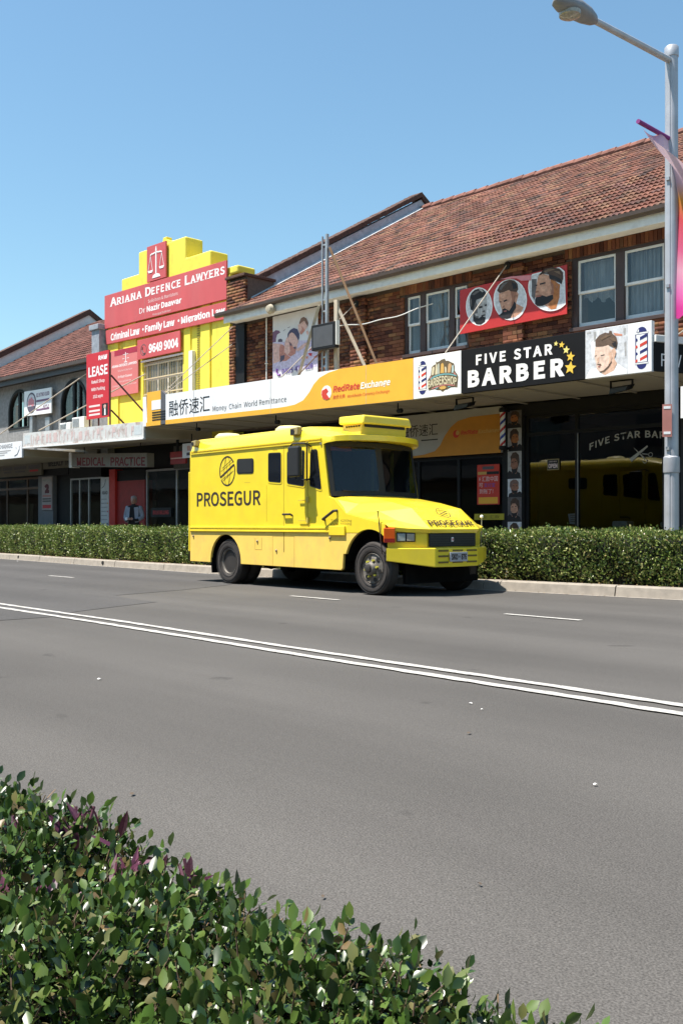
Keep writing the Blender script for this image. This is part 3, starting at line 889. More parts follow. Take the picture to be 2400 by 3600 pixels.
# ================================================================== grey building with arched windows
lo_ = (-25, 0, 0)
gb = fthing("grey_building", "grey roughcast building with dark arched windows and a brown tiled roof, at the left edge", "building", -25, 0, 0)
arches = [(-26.30, -24.69, 4.50, 5.12), (-22.50, -20.82, 4.50, 5.08)]
gw = MB(lo_)
def plain(a, b): gw.box(a, b, .0, .3, 3.3, 6.35)
plain(-30.0, -26.30); plain(-24.69, -22.50); plain(-20.82, -19.58)
for a, b, zs, sp in arches:
    gw.box(a, b, .0, .3, 3.3, zs)
    r = (b - a) / 2; cx_ = (a + b) / 2
    arc = [(cx_ - r * math.cos(math.pi * t / 20), sp + r * math.sin(math.pi * t / 20)) for t in range(21)]
    gw.prism([(a, 6.35)] + [(a, sp)] + arc[1:-1] + [(b, sp), (b, 6.35)], 'y', .0, .3)
gw.build("wall", m_rough, gb)
for a, b, zs, sp in arches:
    r = (b - a) / 2; cx_ = (a + b) / 2
    fr = MB(lo_)
    for t in range(20):
        p0, p1 = math.pi * t / 20, math.pi * (t + 1) / 20
        for R0, R1 in ((r - .09, r),):
            q = lambda p, rr: (cx_ - rr * math.cos(p), sp + rr * math.sin(p))
            A, B_, C_, D_ = q(p0, R1), q(p1, R1), q(p1, R0), q(p0, R0)
            fr.hexa([(A[0], -.03, A[1]), (B_[0], -.03, B_[1]), (C_[0], -.03, C_[1]), (D_[0], -.03, D_[1])], [(A[0], .12, A[1]), (B_[0], .12, B_[1]), (C_[0], .12, C_[1]), (D_[0], .12, D_[1])])
    fr.box(a, a + .09, -.03, .12, zs, sp); fr.box(b - .09, b, -.03, .12, zs, sp); fr.box(a + .09, b - .09, -.03, .12, zs, zs + .07)
    fr.box(cx_ - .10, cx_ + .02, .0, .10, zs + .07, sp + r - .1); fr.box(cx_ + .32, cx_ + .38, .0, .10, zs + .07, sp + r * .75)
    af = fr.build("arched_window", m_black, gb)
    MB(lo_).prism([(a + .09, zs + .07), (b - .09, zs + .07), (b - .09, sp)] + [(cx_ + (r - .09) * math.cos(math.pi * t / 16), sp + (r - .09) * math.sin(math.pi * t / 16)) for t in range(1, 16)] + [(a + .09, sp)], 'y', .05, .056).build("pane", m_winglass, af)
    MB(lo_).box(a, b, .62, .64, zs, sp + r).build("room_back", m_room, af)
    cm = M("orange curtain", (0.42, 0.13, 0.05), .9, var=.25, stretch=(6, 1, .5)) if a < -24 else M("brown blind", (0.12, 0.09, 0.08), .9, stretch=(1, 1, 8))
    cz = MB(lo_); cz.box(a + .15, a + .55, .18, .20, zs + .1, sp + .3); cz.box(b - .62, b - .16, .18, .20, zs + .1, sp - .2 + (.4 if a > -24 else 0)); cz.build("curtain", cm, af)
P2 = R(30)
def rl(y): return 6.36 + (y + .45) * math.tan(P2)
lr = MB(lo_)
lr.hexa([(-29.0, -.43, rl(-.43) - .1), (-19.62, -.43, rl(-.43) - .1), (-19.62, 4.9, rl(4.9) - .1), (-29.0, 4.9, rl(4.9) - .1)], [(-29.0, -.43, rl(-.43) - .02), (-19.62, -.43, rl(-.43) - .02), (-19.62, 4.9, rl(4.9) - .02), (-29.0, 4.9, rl(4.9) - .02)])
lr.hexa([(-29.0, 4.9, rl(4.9) - .1), (-19.62, 4.9, rl(4.9) - .1), (-19.62, 10.2, 6.3), (-29.0, 10.2, 6.3)], [(-29.0, 4.9, rl(4.9) - .02), (-19.62, 4.9, rl(4.9) - .02), (-19.62, 10.2, 6.38), (-29.0, 10.2, 6.38)])
lro = lr.build("roof", m_underlay, gb)
t2 = roof_tiles(-28.95, -19.62, -.5, rl(-.5), P2, 19)
for T in t2: T[0][3] -= lo_[0]
t2.sort(key=lambda T: -T[0][3] + 1.2 * T[1][3])
pieces("roof_tile", proto_mesh("roof_tile", TILE_V, TILE_F, m_tile2), t2[:300], lro)
bulk("roof_tiling", TILE_V, TILE_F, t2[300:], m_tile2, lro)
MB(lo_).box(-30, -19.62, -.56, -.43, 6.22, 6.34).build("gutter", m_gutter, gb, bevel=.01)
MB(lo_).box(-30, -19.62, -.425, -.40, 6.05, 6.24).build("fascia_board", M("dark grey fascia", (0.06, 0.065, 0.075), .6), gb)
MB(lo_).box(-30, -19.62, -.40, .0, 6.12, 6.14).build("soffit", m_black, gb)
def gp(e): return [(-.3, rl(-.3) + e), (4.9, rl(4.9) + e), (10.1, rl(-.3) + e)]
MB(lo_).prism([(-.3, 6.0)] + gp(.42) + [(10.1, 6.0)], 'x', -29.4, -29.0).build("gable_parapet", m_white, gb)
MB(lo_).prism(gp(.66) + gp(.425)[::-1], 'x', -29.5, -28.93).build("coping", m_darkbrick, gb)
MB(lo_).box(-20.05, -19.60, -.30, .5, 6.0, 7.25).build("end_pier", M("blue grey render", (0.27, 0.30, 0.34), .9, var=.25, scale=7, bump=.5), gb, bevel=.01)
MB(lo_).box(-20.12, -19.56, -.36, .55, 7.25, 7.42).build("pier_cap", M("blue grey render", (0.27, 0.30, 0.34), .9), gb, bevel=.015)
MB(lo_).box(-30, -20.84, -2.19, -.01, 3.20, 3.42).build("awning", m_cream, gb)
MB(lo_).box(-23.4, -23.1, -.12, -.002, 4.0, 4.75).build("vent_box", m_steel, gb, bevel=.01)
MB(lo_).box(-24.45, -24.25, -.15, -.002, 4.0, 4.86).build("conduit_box", m_steel, gb, bevel=.01)
gl = MB(lo_); gl.box(-30, -22.05, .25, .4, 2.74, 3.3); gl.box(-24.05, -22.05, .0, .3, 2.74, 3.3); gl.build("lintel", m_black, gb)
shopfront(gb, lo_, -28.0, -24.05, .16, 2.74, [-26.55, -25.0], [2.35], M("old timber shopfront", (0.13, 0.075, 0.045), .6), w=.07)
interior(gb, lo_, -28.0, -24.05, 4, 3.1)
st = MB(lo_)
for k in range(3):
    st.box(-26.3, -24.3, 1.4, 1.9, .5 + .5 * k, .53 + .5 * k)
sh = st.build("display_shelf", M("orange shelf", (0.30, 0.08, 0.03), .6), gb)
for k in range(26):
    x = -26.2 + random.random() * 1.8; z = .53 + .5 * random.randrange(3)
    MB(lo_).lathe([(.0, 0), (.07, .0), (.09, .08), (.06, .18), (.02, .24), (.0, .24)], 10, 'z', (x, 1.55 + random.uniform(-.1, .1), z)).build("shelf_goods", M("goods %d" % (k % 4), [(.28, .16, .04), (.05, .22, .07), (.05, .12, .25), (.4, .4, .36)][k % 4], .6), sh, smooth=True)
MB(lo_).box(-24.05, -23.0, -.03, .3, .14, 2.74).build("shop_pier", M("grey tiled pier", (0.16, 0.16, 0.17), .6), gb)
MB(lo_).box(-23.0, -22.02, .1, .3, .14, 2.74).build("dark_doorway", m_black, gb)

# house behind, only its gable top shows between the yellow parapet and the brick gable
rb = fthing("rear_house", "small brown gable showing above the brick pier beside the yellow parapet", "building", -19.0, 8, 0)
MB((-19, 8, 0)).box(-21.5, -16.5, 8, 14, 0, 9.3).build("wall", m_darkbrick, rb)
MB((-19, 8, 0)).prism([(-21.9, 9.2), (-19.6, 10.75), (-17.0, 9.2), (-17.0, 9.05), (-19.6, 10.58), (-21.9, 9.05)], 'y', 7.7, 14.2).build("roof", M("dim brown roof", (0.16, 0.085, 0.065), .9, var=.3, scale=6), rb)
MB((-19, 8, 0)).prism([(-21.6, 9.28), (-19.6, 10.55), (-17.2, 9.28)], 'y', 7.9, 13.9).build("gable_wall", m_darkbrick, rb)

# shops on the photographer's side of the street (they show in the windows)
ob = thing("opposite_shops", "row of two-storey shops across the street, mirrored in the shop windows", "building", (-16, -9.2, 0))
MB().box(-220, 40, -6, 0, 0, 7.2).build("wall", M("opposite render", (0.16, 0.13, 0.11), .9, var=.2, scale=.4), ob)
for k in range(40):
    x = -186 + k * 5.6
    MB().box(x, x + 1.6, .005, .05, 4.6, 6.2).build("window", M("opposite window", (0.03, 0.035, 0.045), .15), ob)
    MB().box(x - 1.2, x + 3.0, .005, .05, .2, 2.8).build("shop_window", M("opposite window", (0.03, 0.035, 0.045), .15), ob)
MB().box(-220, 40, .05, 3.2, 3.4, 4.0).build("awning", M("opposite awning", (0.22, 0.20, 0.18), .8), ob)
MB().box(-220.3, 40.3, -6.2, .3, 7.2, 7.5).build("parapet", M("opposite parapet", (0.22, 0.19, 0.16), .8), ob)
# flat print outlines (u, v on the board)
POSTER=[('w',[(0.325,0.478),(0.32,0.371),(0.308,0.275),(0.287,0.196),(0.26,0.139),(0.228,0.11),(0.194,0.11),(0.16,0.139),(0.127,0.196),(0.1,0.277),(0.078,0.377),(0.065,0.487),(0.061,0.601),(0.066,0.711),(0.079,0.808),(0.101,0.886),(0.129,0.939),(0.161,0.966),(0.195,0.963),(0.228,0.931),(0.26,0.873),(0.287,0.794),(0.307,0.697),(0.32,0.589)]),('lg',[(0.315,0.483),(0.311,0.382),(0.299,0.291),(0.28,0.216),(0.255,0.162),(0.226,0.134),(0.194,0.134),(0.162,0.162),(0.133,0.215),(0.107,0.291),(0.087,0.385),(0.075,0.489),(0.071,0.596),(0.076,0.7),(0.088,0.791),(0.108,0.865),(0.134,0.916),(0.163,0.941),(0.195,0.939),(0.226,0.91),(0.255,0.855),(0.28,0.78),(0.299,0.689),(0.31,0.588)]),('dk',[(0.1,0.705),(0.103,0.8),(0.118,0.873),(0.148,0.923),(0.191,0.933),(0.234,0.895),(0.259,0.819),(0.266,0.713),(0.241,0.725),(0.213,0.712),(0.169,0.691),(0.151,0.616),(0.143,0.522),(0.129,0.48),(0.11,0.505),(0.103,0.606)]),('g6',[(0.151,0.616),(0.169,0.696),(0.213,0.715),(0.263,0.722),(0.27,0.623),(0.271,0.495),(0.263,0.371),(0.259,0.26),(0.241,0.203),(0.205,0.186),(0.161,0.254),(0.136,0.363),(0.129,0.48),(0.143,0.522)]),('g3',[(0.151,0.616),(0.163,0.674),(0.176,0.572),(0.18,0.409),(0.191,0.29),(0.161,0.254),(0.136,0.363),(0.129,0.48),(0.143,0.522)]),('dk',[(0.134,0.405),(0.161,0.303),(0.191,0.274),(0.212,0.297),(0.223,0.308),(0.259,0.26),(0.252,0.166),(0.212,0.121),(0.168,0.15),(0.136,0.249)]),('dk',[(0.191,0.533),(0.227,0.535),(0.228,0.491),(0.194,0.491)]),('dk',[(0.248,0.551),(0.27,0.552),(0.27,0.512),(0.25,0.512)]),('g3',[(0.227,0.419),(0.252,0.424),(0.252,0.384),(0.228,0.387)]),('dk',[(0.216,0.328),(0.256,0.334),(0.257,0.309),(0.22,0.297)]),('g7',[(0.191,0.685),(0.241,0.701),(0.248,0.618),(0.205,0.606)]),('g7',[(0.212,0.458),(0.223,0.501),(0.227,0.387),(0.216,0.36)]),('g7',[(0.154,0.388),(0.183,0.391),(0.191,0.323),(0.165,0.334)]),('g3',[(0.122,0.839),(0.162,0.891),(0.213,0.89),(0.191,0.853),(0.147,0.811)]),('g6',[(0.191,0.917),(0.22,0.905),(0.241,0.844),(0.227,0.835)]),('g3',[(0.107,0.701),(0.122,0.759),(0.125,0.596),(0.118,0.55)]),('w',[(0.651,0.464),(0.647,0.352),(0.632,0.252),(0.608,0.17),(0.576,0.113),(0.539,0.084),(0.498,0.087),(0.457,0.12),(0.418,0.183),(0.384,0.271),(0.358,0.377),(0.341,0.495),(0.336,0.616),(0.341,0.731),(0.357,0.832),(0.382,0.912),(0.415,0.966),(0.454,0.99),(0.494,0.984),(0.535,0.948),(0.572,0.884),(0.605,0.798),(0.629,0.694),(0.645,0.581)]),('lg',[(0.642,0.468),(0.638,0.362),(0.624,0.268),(0.602,0.19),(0.573,0.136),(0.538,0.109),(0.5,0.111),(0.462,0.143),(0.426,0.201),(0.394,0.284),(0.37,0.384),(0.355,0.495),(0.35,0.609),(0.355,0.717),(0.369,0.813),(0.393,0.889),(0.423,0.94),(0.459,0.964),(0.496,0.958),(0.534,0.925),(0.569,0.865),(0.599,0.784),(0.622,0.686),(0.637,0.579)]),('sk',[(0.389,0.723),(0.437,0.731),(0.485,0.753),(0.499,0.716),(0.559,0.685),(0.574,0.616),(0.567,0.543),(0.551,0.427),(0.574,0.385),(0.621,0.309),(0.595,0.205),(0.542,0.135),(0.501,0.137),(0.432,0.184),(0.418,0.332),(0.404,0.465),(0.389,0.566)]),('sd',[(0.499,0.716),(0.559,0.685),(0.54,0.494),(0.534,0.373),(0.501,0.263),(0.513,0.507)]),('br',[(0.372,0.795),(0.396,0.907),(0.437,0.963),(0.491,0.974),(0.538,0.926),(0.565,0.835),(0.572,0.725),(0.559,0.67),(0.499,0.716),(0.485,0.753),(0.437,0.731),(0.396,0.728)]),('dk',[(0.383,0.245),(0.418,0.285),(0.421,0.362),(0.445,0.375),(0.473,0.323),(0.487,0.301),(0.514,0.382),(0.534,0.482),(0.551,0.427),(0.551,0.334),(0.521,0.238),(0.501,0.137),(0.467,0.129),(0.418,0.166)]),('dk',[(0.431,0.543),(0.465,0.561),(0.469,0.528),(0.438,0.512)]),('sd',[(0.403,0.544),(0.416,0.538),(0.416,0.514),(0.405,0.515)]),('sd',[(0.425,0.424),(0.445,0.446),(0.442,0.392),(0.426,0.392)]),('lp',[(0.432,0.326),(0.466,0.323),(0.459,0.29),(0.435,0.301)]),('skl',[(0.403,0.685),(0.444,0.696),(0.465,0.624),(0.417,0.6)]),('skl',[(0.472,0.48),(0.5,0.482),(0.493,0.392),(0.473,0.386)]),('skl',[(0.409,0.51),(0.421,0.52),(0.431,0.421),(0.419,0.395)]),('g3',[(0.396,0.829),(0.43,0.921),(0.484,0.939),(0.464,0.903),(0.43,0.843),(0.41,0.776)]),('dk',[(0.511,0.909),(0.552,0.842),(0.559,0.747),(0.526,0.748)]),('sd',[(0.553,0.612),(0.57,0.603),(0.563,0.545),(0.553,0.55)]),('dk',[(0.393,0.541),(0.41,0.544),(0.412,0.527),(0.395,0.524)]),('w',[(0.994,0.193),(0.972,0.154),(0.948,0.125),(0.921,0.108),(0.892,0.103),(0.862,0.11),(0.832,0.13),(0.802,0.162),(0.774,0.205),(0.748,0.258),(0.724,0.32),(0.703,0.389),(0.687,0.464),(0.674,0.542),(0.667,0.622),(0.664,0.702),(0.665,0.778),(0.672,0.85),(0.683,0.916),(0.699,0.973),(0.938,0.99),(0.963,0.937),(0.986,0.876)]),('lg',[(0.987,0.213),(0.967,0.175),(0.943,0.148),(0.918,0.132),(0.89,0.127),(0.862,0.134),(0.833,0.153),(0.805,0.184),(0.778,0.224),(0.753,0.275),(0.73,0.334),(0.711,0.4),(0.695,0.471),(0.683,0.546),(0.676,0.622),(0.673,0.697),(0.675,0.77),(0.681,0.838),(0.692,0.901),(0.706,0.955),(0.934,0.971),(0.958,0.921),(0.98,0.863)]),('g3',[(0.696,0.873),(0.741,0.85),(0.737,0.536),(0.719,0.409),(0.696,0.511)]),('sk',[(0.76,0.914),(0.798,0.924),(0.848,0.867),(0.862,0.757),(0.925,0.665),(0.947,0.624),(0.942,0.509),(0.941,0.362),(0.912,0.137),(0.868,0.142),(0.823,0.238),(0.784,0.317),(0.728,0.465),(0.731,0.585),(0.739,0.671),(0.742,0.759),(0.748,0.846)]),('so',[(0.855,0.834),(0.925,0.665),(0.947,0.624),(0.942,0.509),(0.941,0.362),(0.912,0.137),(0.868,0.142),(0.842,0.245),(0.884,0.389),(0.889,0.536)]),('br',[(0.753,0.915),(0.785,0.916),(0.785,0.99),(0.816,1.025),(0.878,1.015),(0.94,0.961),(0.972,0.86),(0.973,0.728),(0.956,0.62),(0.943,0.656),(0.9,0.722),(0.855,0.79),(0.848,0.882),(0.798,0.931)]),('dk',[(0.848,0.882),(0.898,0.833),(0.949,0.741),(0.968,0.672),(0.956,0.62),(0.937,0.688),(0.893,0.767),(0.855,0.787)]),('dk',[(0.728,0.434),(0.744,0.487),(0.789,0.481),(0.828,0.432),(0.884,0.449),(0.888,0.358),(0.848,0.287),(0.791,0.253),(0.746,0.274),(0.726,0.329)]),('dk',[(0.768,0.739),(0.818,0.742),(0.822,0.715),(0.771,0.707)]),('dk',[(0.729,0.728),(0.745,0.728),(0.746,0.701),(0.731,0.705)]),('sd',[(0.73,0.6),(0.756,0.595),(0.763,0.554),(0.732,0.561)]),('sd',[(0.734,0.5),(0.782,0.502),(0.786,0.467),(0.738,0.468)]),('skl',[(0.766,0.881),(0.823,0.866),(0.837,0.77),(0.767,0.776)]),('skl',[(0.775,0.653),(0.832,0.654),(0.839,0.546),(0.788,0.556)]),('sd',[(0.862,0.727),(0.891,0.653),(0.893,0.459),(0.865,0.458),(0.876,0.572)]),('tnb',[(0.804,0.98),(0.86,1.001),(0.909,0.959),(0.879,0.954),(0.823,0.94)]),('tnb',[(0.891,0.932),(0.941,0.905),(0.96,0.808),(0.935,0.85)]),('g3',[(0.791,0.927),(0.835,0.948),(0.842,0.893)]),('so',[(0.901,0.633),(0.937,0.637),(0.939,0.54),(0.911,0.54)]),('sd',[(0.913,0.605),(0.929,0.612),(0.926,0.554),(0.917,0.559)]),('lp',[(0.738,0.483),(0.779,0.478),(0.78,0.458),(0.741,0.462)]),('pk',[(0.402,1.025),(0.511,1.029),(0.695,0.956),(0.69,0.847),(0.605,0.883),(0.558,0.961),(0.471,0.989)])]
MASSAGE=[('ll',[(-0.0,0.583),(0.998,0.499),(0.999,0.1),(0.0,0.113)]),('sk2',[(0.001,0.571),(0.237,0.529),(0.186,0.468),(0.166,0.274),(0.013,0.253)]),('pu',[(0.004,0.741),(0.073,0.765),(0.14,0.75),(0.182,0.716),(0.105,0.693),(0.079,0.64),(0.078,0.584),(0.001,0.583)]),('dk2',[(0.125,0.611),(0.18,0.621),(0.226,0.598),(0.225,0.564),(0.124,0.575)]),('dk2',[(0.241,0.73),(0.291,0.751),(0.295,0.745),(0.245,0.724)]),('dk2',[(0.345,0.766),(0.399,0.775),(0.399,0.767),(0.349,0.757)]),('sr',[(0.152,0.473),(0.187,0.524),(0.237,0.518),(0.278,0.485),(0.268,0.402),(0.334,0.349),(0.415,0.306),(0.316,0.262),(0.174,0.268),(0.158,0.326)]),('dk2',[(0.184,0.356),(0.284,0.355),(0.266,0.29),(0.169,0.251)]),('sk2',[(0.322,0.613),(0.359,0.619),(0.389,0.665),(0.439,0.68),(0.487,0.657),(0.551,0.587),(0.591,0.532),(0.565,0.475),(0.548,0.411),(0.514,0.343),(0.416,0.317),(0.334,0.349),(0.268,0.402),(0.279,0.54)]),('sr',[(0.37,0.551),(0.436,0.514),(0.451,0.468),(0.483,0.452),(0.54,0.445),(0.514,0.349),(0.416,0.317),(0.35,0.347),(0.401,0.396),(0.394,0.481)]),('db',[(0.342,0.61),(0.348,0.671),(0.398,0.719),(0.481,0.741),(0.561,0.713),(0.609,0.635),(0.607,0.569),(0.586,0.53),(0.543,0.599),(0.487,0.657),(0.439,0.68),(0.389,0.665),(0.359,0.619)]),('dk2',[(0.379,0.549),(0.435,0.503),(0.447,0.474),(0.402,0.485)]),('dk2',[(0.475,0.453),(0.532,0.452),(0.536,0.424),(0.499,0.412)]),('sk2',[(0.579,0.777),(0.611,0.778),(0.652,0.794),(0.701,0.825),(0.763,0.755),(0.786,0.714),(0.721,0.657),(0.648,0.613),(0.609,0.646),(0.586,0.704)]),('sr',[(0.651,0.75),(0.698,0.71),(0.73,0.673),(0.648,0.613),(0.625,0.654),(0.674,0.691)]),('br2',[(0.604,0.801),(0.645,0.861),(0.702,0.877),(0.765,0.843),(0.803,0.771),(0.794,0.718),(0.763,0.755),(0.716,0.817),(0.652,0.794),(0.611,0.778)]),('sk2',[(0.548,0.411),(0.726,0.481),(0.79,0.484),(0.773,0.459),(0.685,0.404),(0.563,0.37)]),('sk2',[(0.753,0.642),(0.793,0.664),(0.816,0.617),(0.784,0.588)]),('rd',[(0.802,0.319),(0.889,0.308),(0.872,0.266),(0.826,0.283)]),('or',[(0.658,0.282),(0.714,0.275),(0.706,0.243),(0.666,0.242)]),('or',[(0.754,0.275),(0.802,0.27),(0.793,0.238),(0.757,0.242)]),('rd',[(0.927,0.249),(0.994,0.268),(0.993,0.235),(0.934,0.232)]),('rd',[(0.827,0.381),(0.867,0.381),(0.866,0.359),(0.835,0.358)])]
WPORT=[('lg',[(0.003,0.992),(0.656,0.992),(0.645,0.007),(0.002,0.004)]),('w',[(0.086,0.727),(0.179,0.842),(0.216,0.586),(0.109,0.397)]),('g6',[(0.585,0.926),(0.628,0.925),(0.619,0.791),(0.592,0.781)]),('g6',[(0.6,0.636),(0.632,0.659),(0.632,0.369),(0.61,0.358)]),('or2',[(0.432,0.869),(0.571,0.814),(0.571,0.778),(0.463,0.805)]),('g6',[(0.027,0.958),(0.094,0.958),(0.093,0.924),(0.025,0.922)]),('g6',[(0.132,0.939),(0.171,0.943),(0.165,0.757),(0.137,0.747)]),('w',[(0.002,0.004),(0.068,0.179),(0.182,0.206),(0.235,0.092),(0.311,0.036),(0.446,0.104),(0.504,0.243),(0.644,0.088),(0.645,0.007)]),('sp2',[(0.412,0.523),(0.457,0.574),(0.485,0.452),(0.452,0.34),(0.493,0.245),(0.446,0.104),(0.311,0.033),(0.256,0.074),(0.291,0.129),(0.36,0.207)]),('sp',[(0.159,0.629),(0.283,0.626),(0.361,0.642),(0.412,0.523),(0.433,0.402),(0.412,0.288),(0.359,0.177),(0.291,0.111),(0.224,0.112),(0.181,0.191),(0.173,0.297),(0.146,0.435)]),('br3',[(0.162,0.64),(0.16,0.773),(0.224,0.863),(0.313,0.898),(0.367,0.873),(0.379,0.922),(0.412,0.909),(0.421,0.856),(0.484,0.772),(0.503,0.653),(0.483,0.525),(0.446,0.561),(0.403,0.598),(0.361,0.634),(0.283,0.619),(0.195,0.627)]),('dk',[(0.245,0.445),(0.301,0.457),(0.306,0.438),(0.25,0.43)]),('dk',[(0.154,0.452),(0.184,0.459),(0.184,0.444),(0.155,0.438)]),('br3',[(0.184,0.277),(0.24,0.278),(0.261,0.245),(0.244,0.233),(0.206,0.254)]),('br3',[(0.224,0.117),(0.292,0.136),(0.36,0.214),(0.407,0.311),(0.415,0.272),(0.365,0.169),(0.296,0.098),(0.235,0.1)]),('lp',[(0.205,0.232),(0.244,0.233),(0.232,0.205),(0.204,0.21)]),('sp2',[(0.367,0.472),(0.412,0.494),(0.422,0.374),(0.395,0.276),(0.361,0.222),(0.381,0.352)]),('sp2',[(0.187,0.369),(0.216,0.423),(0.219,0.319),(0.196,0.293)]),('tnb',[(0.233,0.789),(0.333,0.843),(0.42,0.827),(0.354,0.803),(0.265,0.754)]),('tnb',[(0.375,0.778),(0.451,0.764),(0.471,0.688),(0.417,0.712)]),('dk',[(0.416,0.654),(0.482,0.686),(0.49,0.582),(0.447,0.59)]),('sp2',[(0.455,0.486),(0.479,0.482),(0.469,0.396),(0.453,0.384)])]
EMBLEM=[('em',[(0.305,0.406),(0.336,0.464),(0.375,0.529),(0.391,0.712),(0.43,0.75),(0.476,0.769),(0.488,0.838),(0.507,0.808),(0.568,0.833),(0.591,0.856),(0.667,0.869),(0.69,0.813),(0.735,0.81),(0.803,0.76),(0.855,0.725),(0.873,0.653),(0.873,0.55),(0.921,0.465),(0.944,0.401),(0.925,0.154),(0.862,0.171),(0.78,0.174),(0.728,0.137),(0.667,0.128),(0.626,0.089),(0.576,0.139),(0.515,0.148),(0.453,0.182),(0.391,0.173),(0.336,0.158)]),('cr',[(0.391,0.518),(0.403,0.684),(0.43,0.724),(0.453,0.694),(0.437,0.528)]),('cr',[(0.465,0.524),(0.476,0.716),(0.488,0.794),(0.507,0.729),(0.515,0.526)]),('gy',[(0.507,0.536),(0.515,0.763),(0.553,0.783),(0.561,0.528)]),('oc',[(0.576,0.543),(0.591,0.751),(0.622,0.781),(0.648,0.733),(0.656,0.535)]),('cr',[(0.675,0.537),(0.667,0.669),(0.69,0.682),(0.705,0.628),(0.701,0.532)]),('tn',[(0.724,0.533),(0.743,0.726),(0.78,0.746),(0.81,0.698),(0.78,0.521)]),('pb',[(0.81,0.516),(0.818,0.679),(0.847,0.692),(0.859,0.569),(0.84,0.503)]),('rs',[(0.352,0.461),(0.399,0.508),(0.391,0.465),(0.367,0.441)]),('rs',[(0.847,0.502),(0.87,0.516),(0.907,0.45),(0.877,0.454)]),('te',[(0.36,0.434),(0.437,0.493),(0.538,0.518),(0.652,0.522),(0.758,0.507),(0.847,0.476),(0.914,0.431),(0.914,0.41),(0.84,0.447),(0.743,0.478),(0.652,0.489),(0.545,0.482),(0.445,0.452),(0.375,0.414)]),('rs',[(0.391,0.208),(0.484,0.24),(0.591,0.26),(0.713,0.259),(0.818,0.238),(0.877,0.217),(0.877,0.199),(0.803,0.214),(0.705,0.236),(0.591,0.234),(0.499,0.211),(0.406,0.188)]),('oc',[(0.553,0.204),(0.591,0.225),(0.667,0.228),(0.705,0.192),(0.675,0.153),(0.591,0.151)]),('te',[(0.468,0.198),(0.522,0.217),(0.538,0.197),(0.492,0.181)]),('te',[(0.731,0.206),(0.78,0.208),(0.788,0.19),(0.743,0.183)])]
EMTXT=[(0.32,0.399),(0.925,0.421),(0.907,0.234),(0.344,0.223)]
# ------------------------------------------------------------------ signs, posters and things on the shop row
for k, c in dict(w=(.80, .80, .79), lg=(.60, .61, .63), dk=(.022, .020, .022), g6=(.38, .37, .36), g3=(.12, .11, .11), sk=(.50, .27, .18), sd=(.30, .14, .09), so=(.40, .15, .05), br=(.075, .045, .032), lp=(.36, .13, .11),
                 pk=(.62, .24, .27), ll=(.56, .50, .64), sk2=(.66, .42, .36), pu=(.19, .10, .17), dk2=(.10, .085, .12), sr=(.50, .22, .17), db=(.075, .07, .13), br2=(.20, .12, .10), rd=(.55, .04, .05), or_=(.62, .24, .14), or2=(.60, .25, .16),
                 sp=(.74, .54, .43), sp2=(.66, .42, .30), br3=(.13, .085, .06), em=(.13, .095, .055), cr=(.62, .55, .38), gy=(.42, .43, .36), oc=(.60, .36, .10), tn=(.55, .34, .17), pb=(.42, .53, .53), rs=(.50, .20, .18), te=(.16, .36, .38), skl=(.56, .32, .22), g7=(.50, .49, .48), tnb=(.17, .11, .07),
                 navy=(.022, .028, .14), red=(.58, .055, .035), star=(.80, .52, .07), starl=(.85, .70, .22), orange=(.80, .40, .035), wht=(.82, .82, .82), blk=(.02, .02, .02), grey=(.10, .10, .11), fadegrey=(.22, .22, .23)).items():
    PC[k] = M("print " + k, c, 0.55, var=(.22 if k in ("sk", "skl", "g7", "tnb", "sd", "so", "br", "sk2", "sr", "sp", "sp2", "br2", "br3", "g6", "g3", "lg", "ll", "db") else .06), scale=16, spec=.3)
PC['or'] = PC['or_']
m_signwhite = M("sign white vinyl", (.80, .80, .80), .4, var=.03, scale=3, dirt=(.55, .53, .50), dirt_amt=.3, dirt_scale=1.6)
m_signblack = M("sign black vinyl", (.008, .008, .009), .6, var=.1, spec=.15)
m_signorange = M("sign amber vinyl", (.80, .42, .035), .45, var=.05, scale=3)
m_ared = M("faded red board", (.53, .085, .09), .6, var=.09, scale=1.5, dirt=(.52, .12, .12), dirt_amt=.7, dirt_scale=.9, stretch=(1, 1, .35))
m_apink = M("sun-bleached pink board", (.60, .17, .16), .6, var=.05, scale=2)
m_lease = M("bright red board", (.55, .018, .028), .5, var=.06, scale=2)
m_lwhite = M("white lettering", (.82, .80, .78), .5, var=.03)
m_lpink = M("pale pink lettering", (.78, .62, .60), .6, var=.08)
m_dim = M("signboard grey", (.17, .15, .115), .7, var=.12, scale=3)

def panel(root, off, x0, x1, z0, z1, y0, y1, mat, name="panel", bevel=.004):
    return MB(off).box(x0, x1, y0, y1, z0, z1).build(name, mat, root, bevel=bevel)

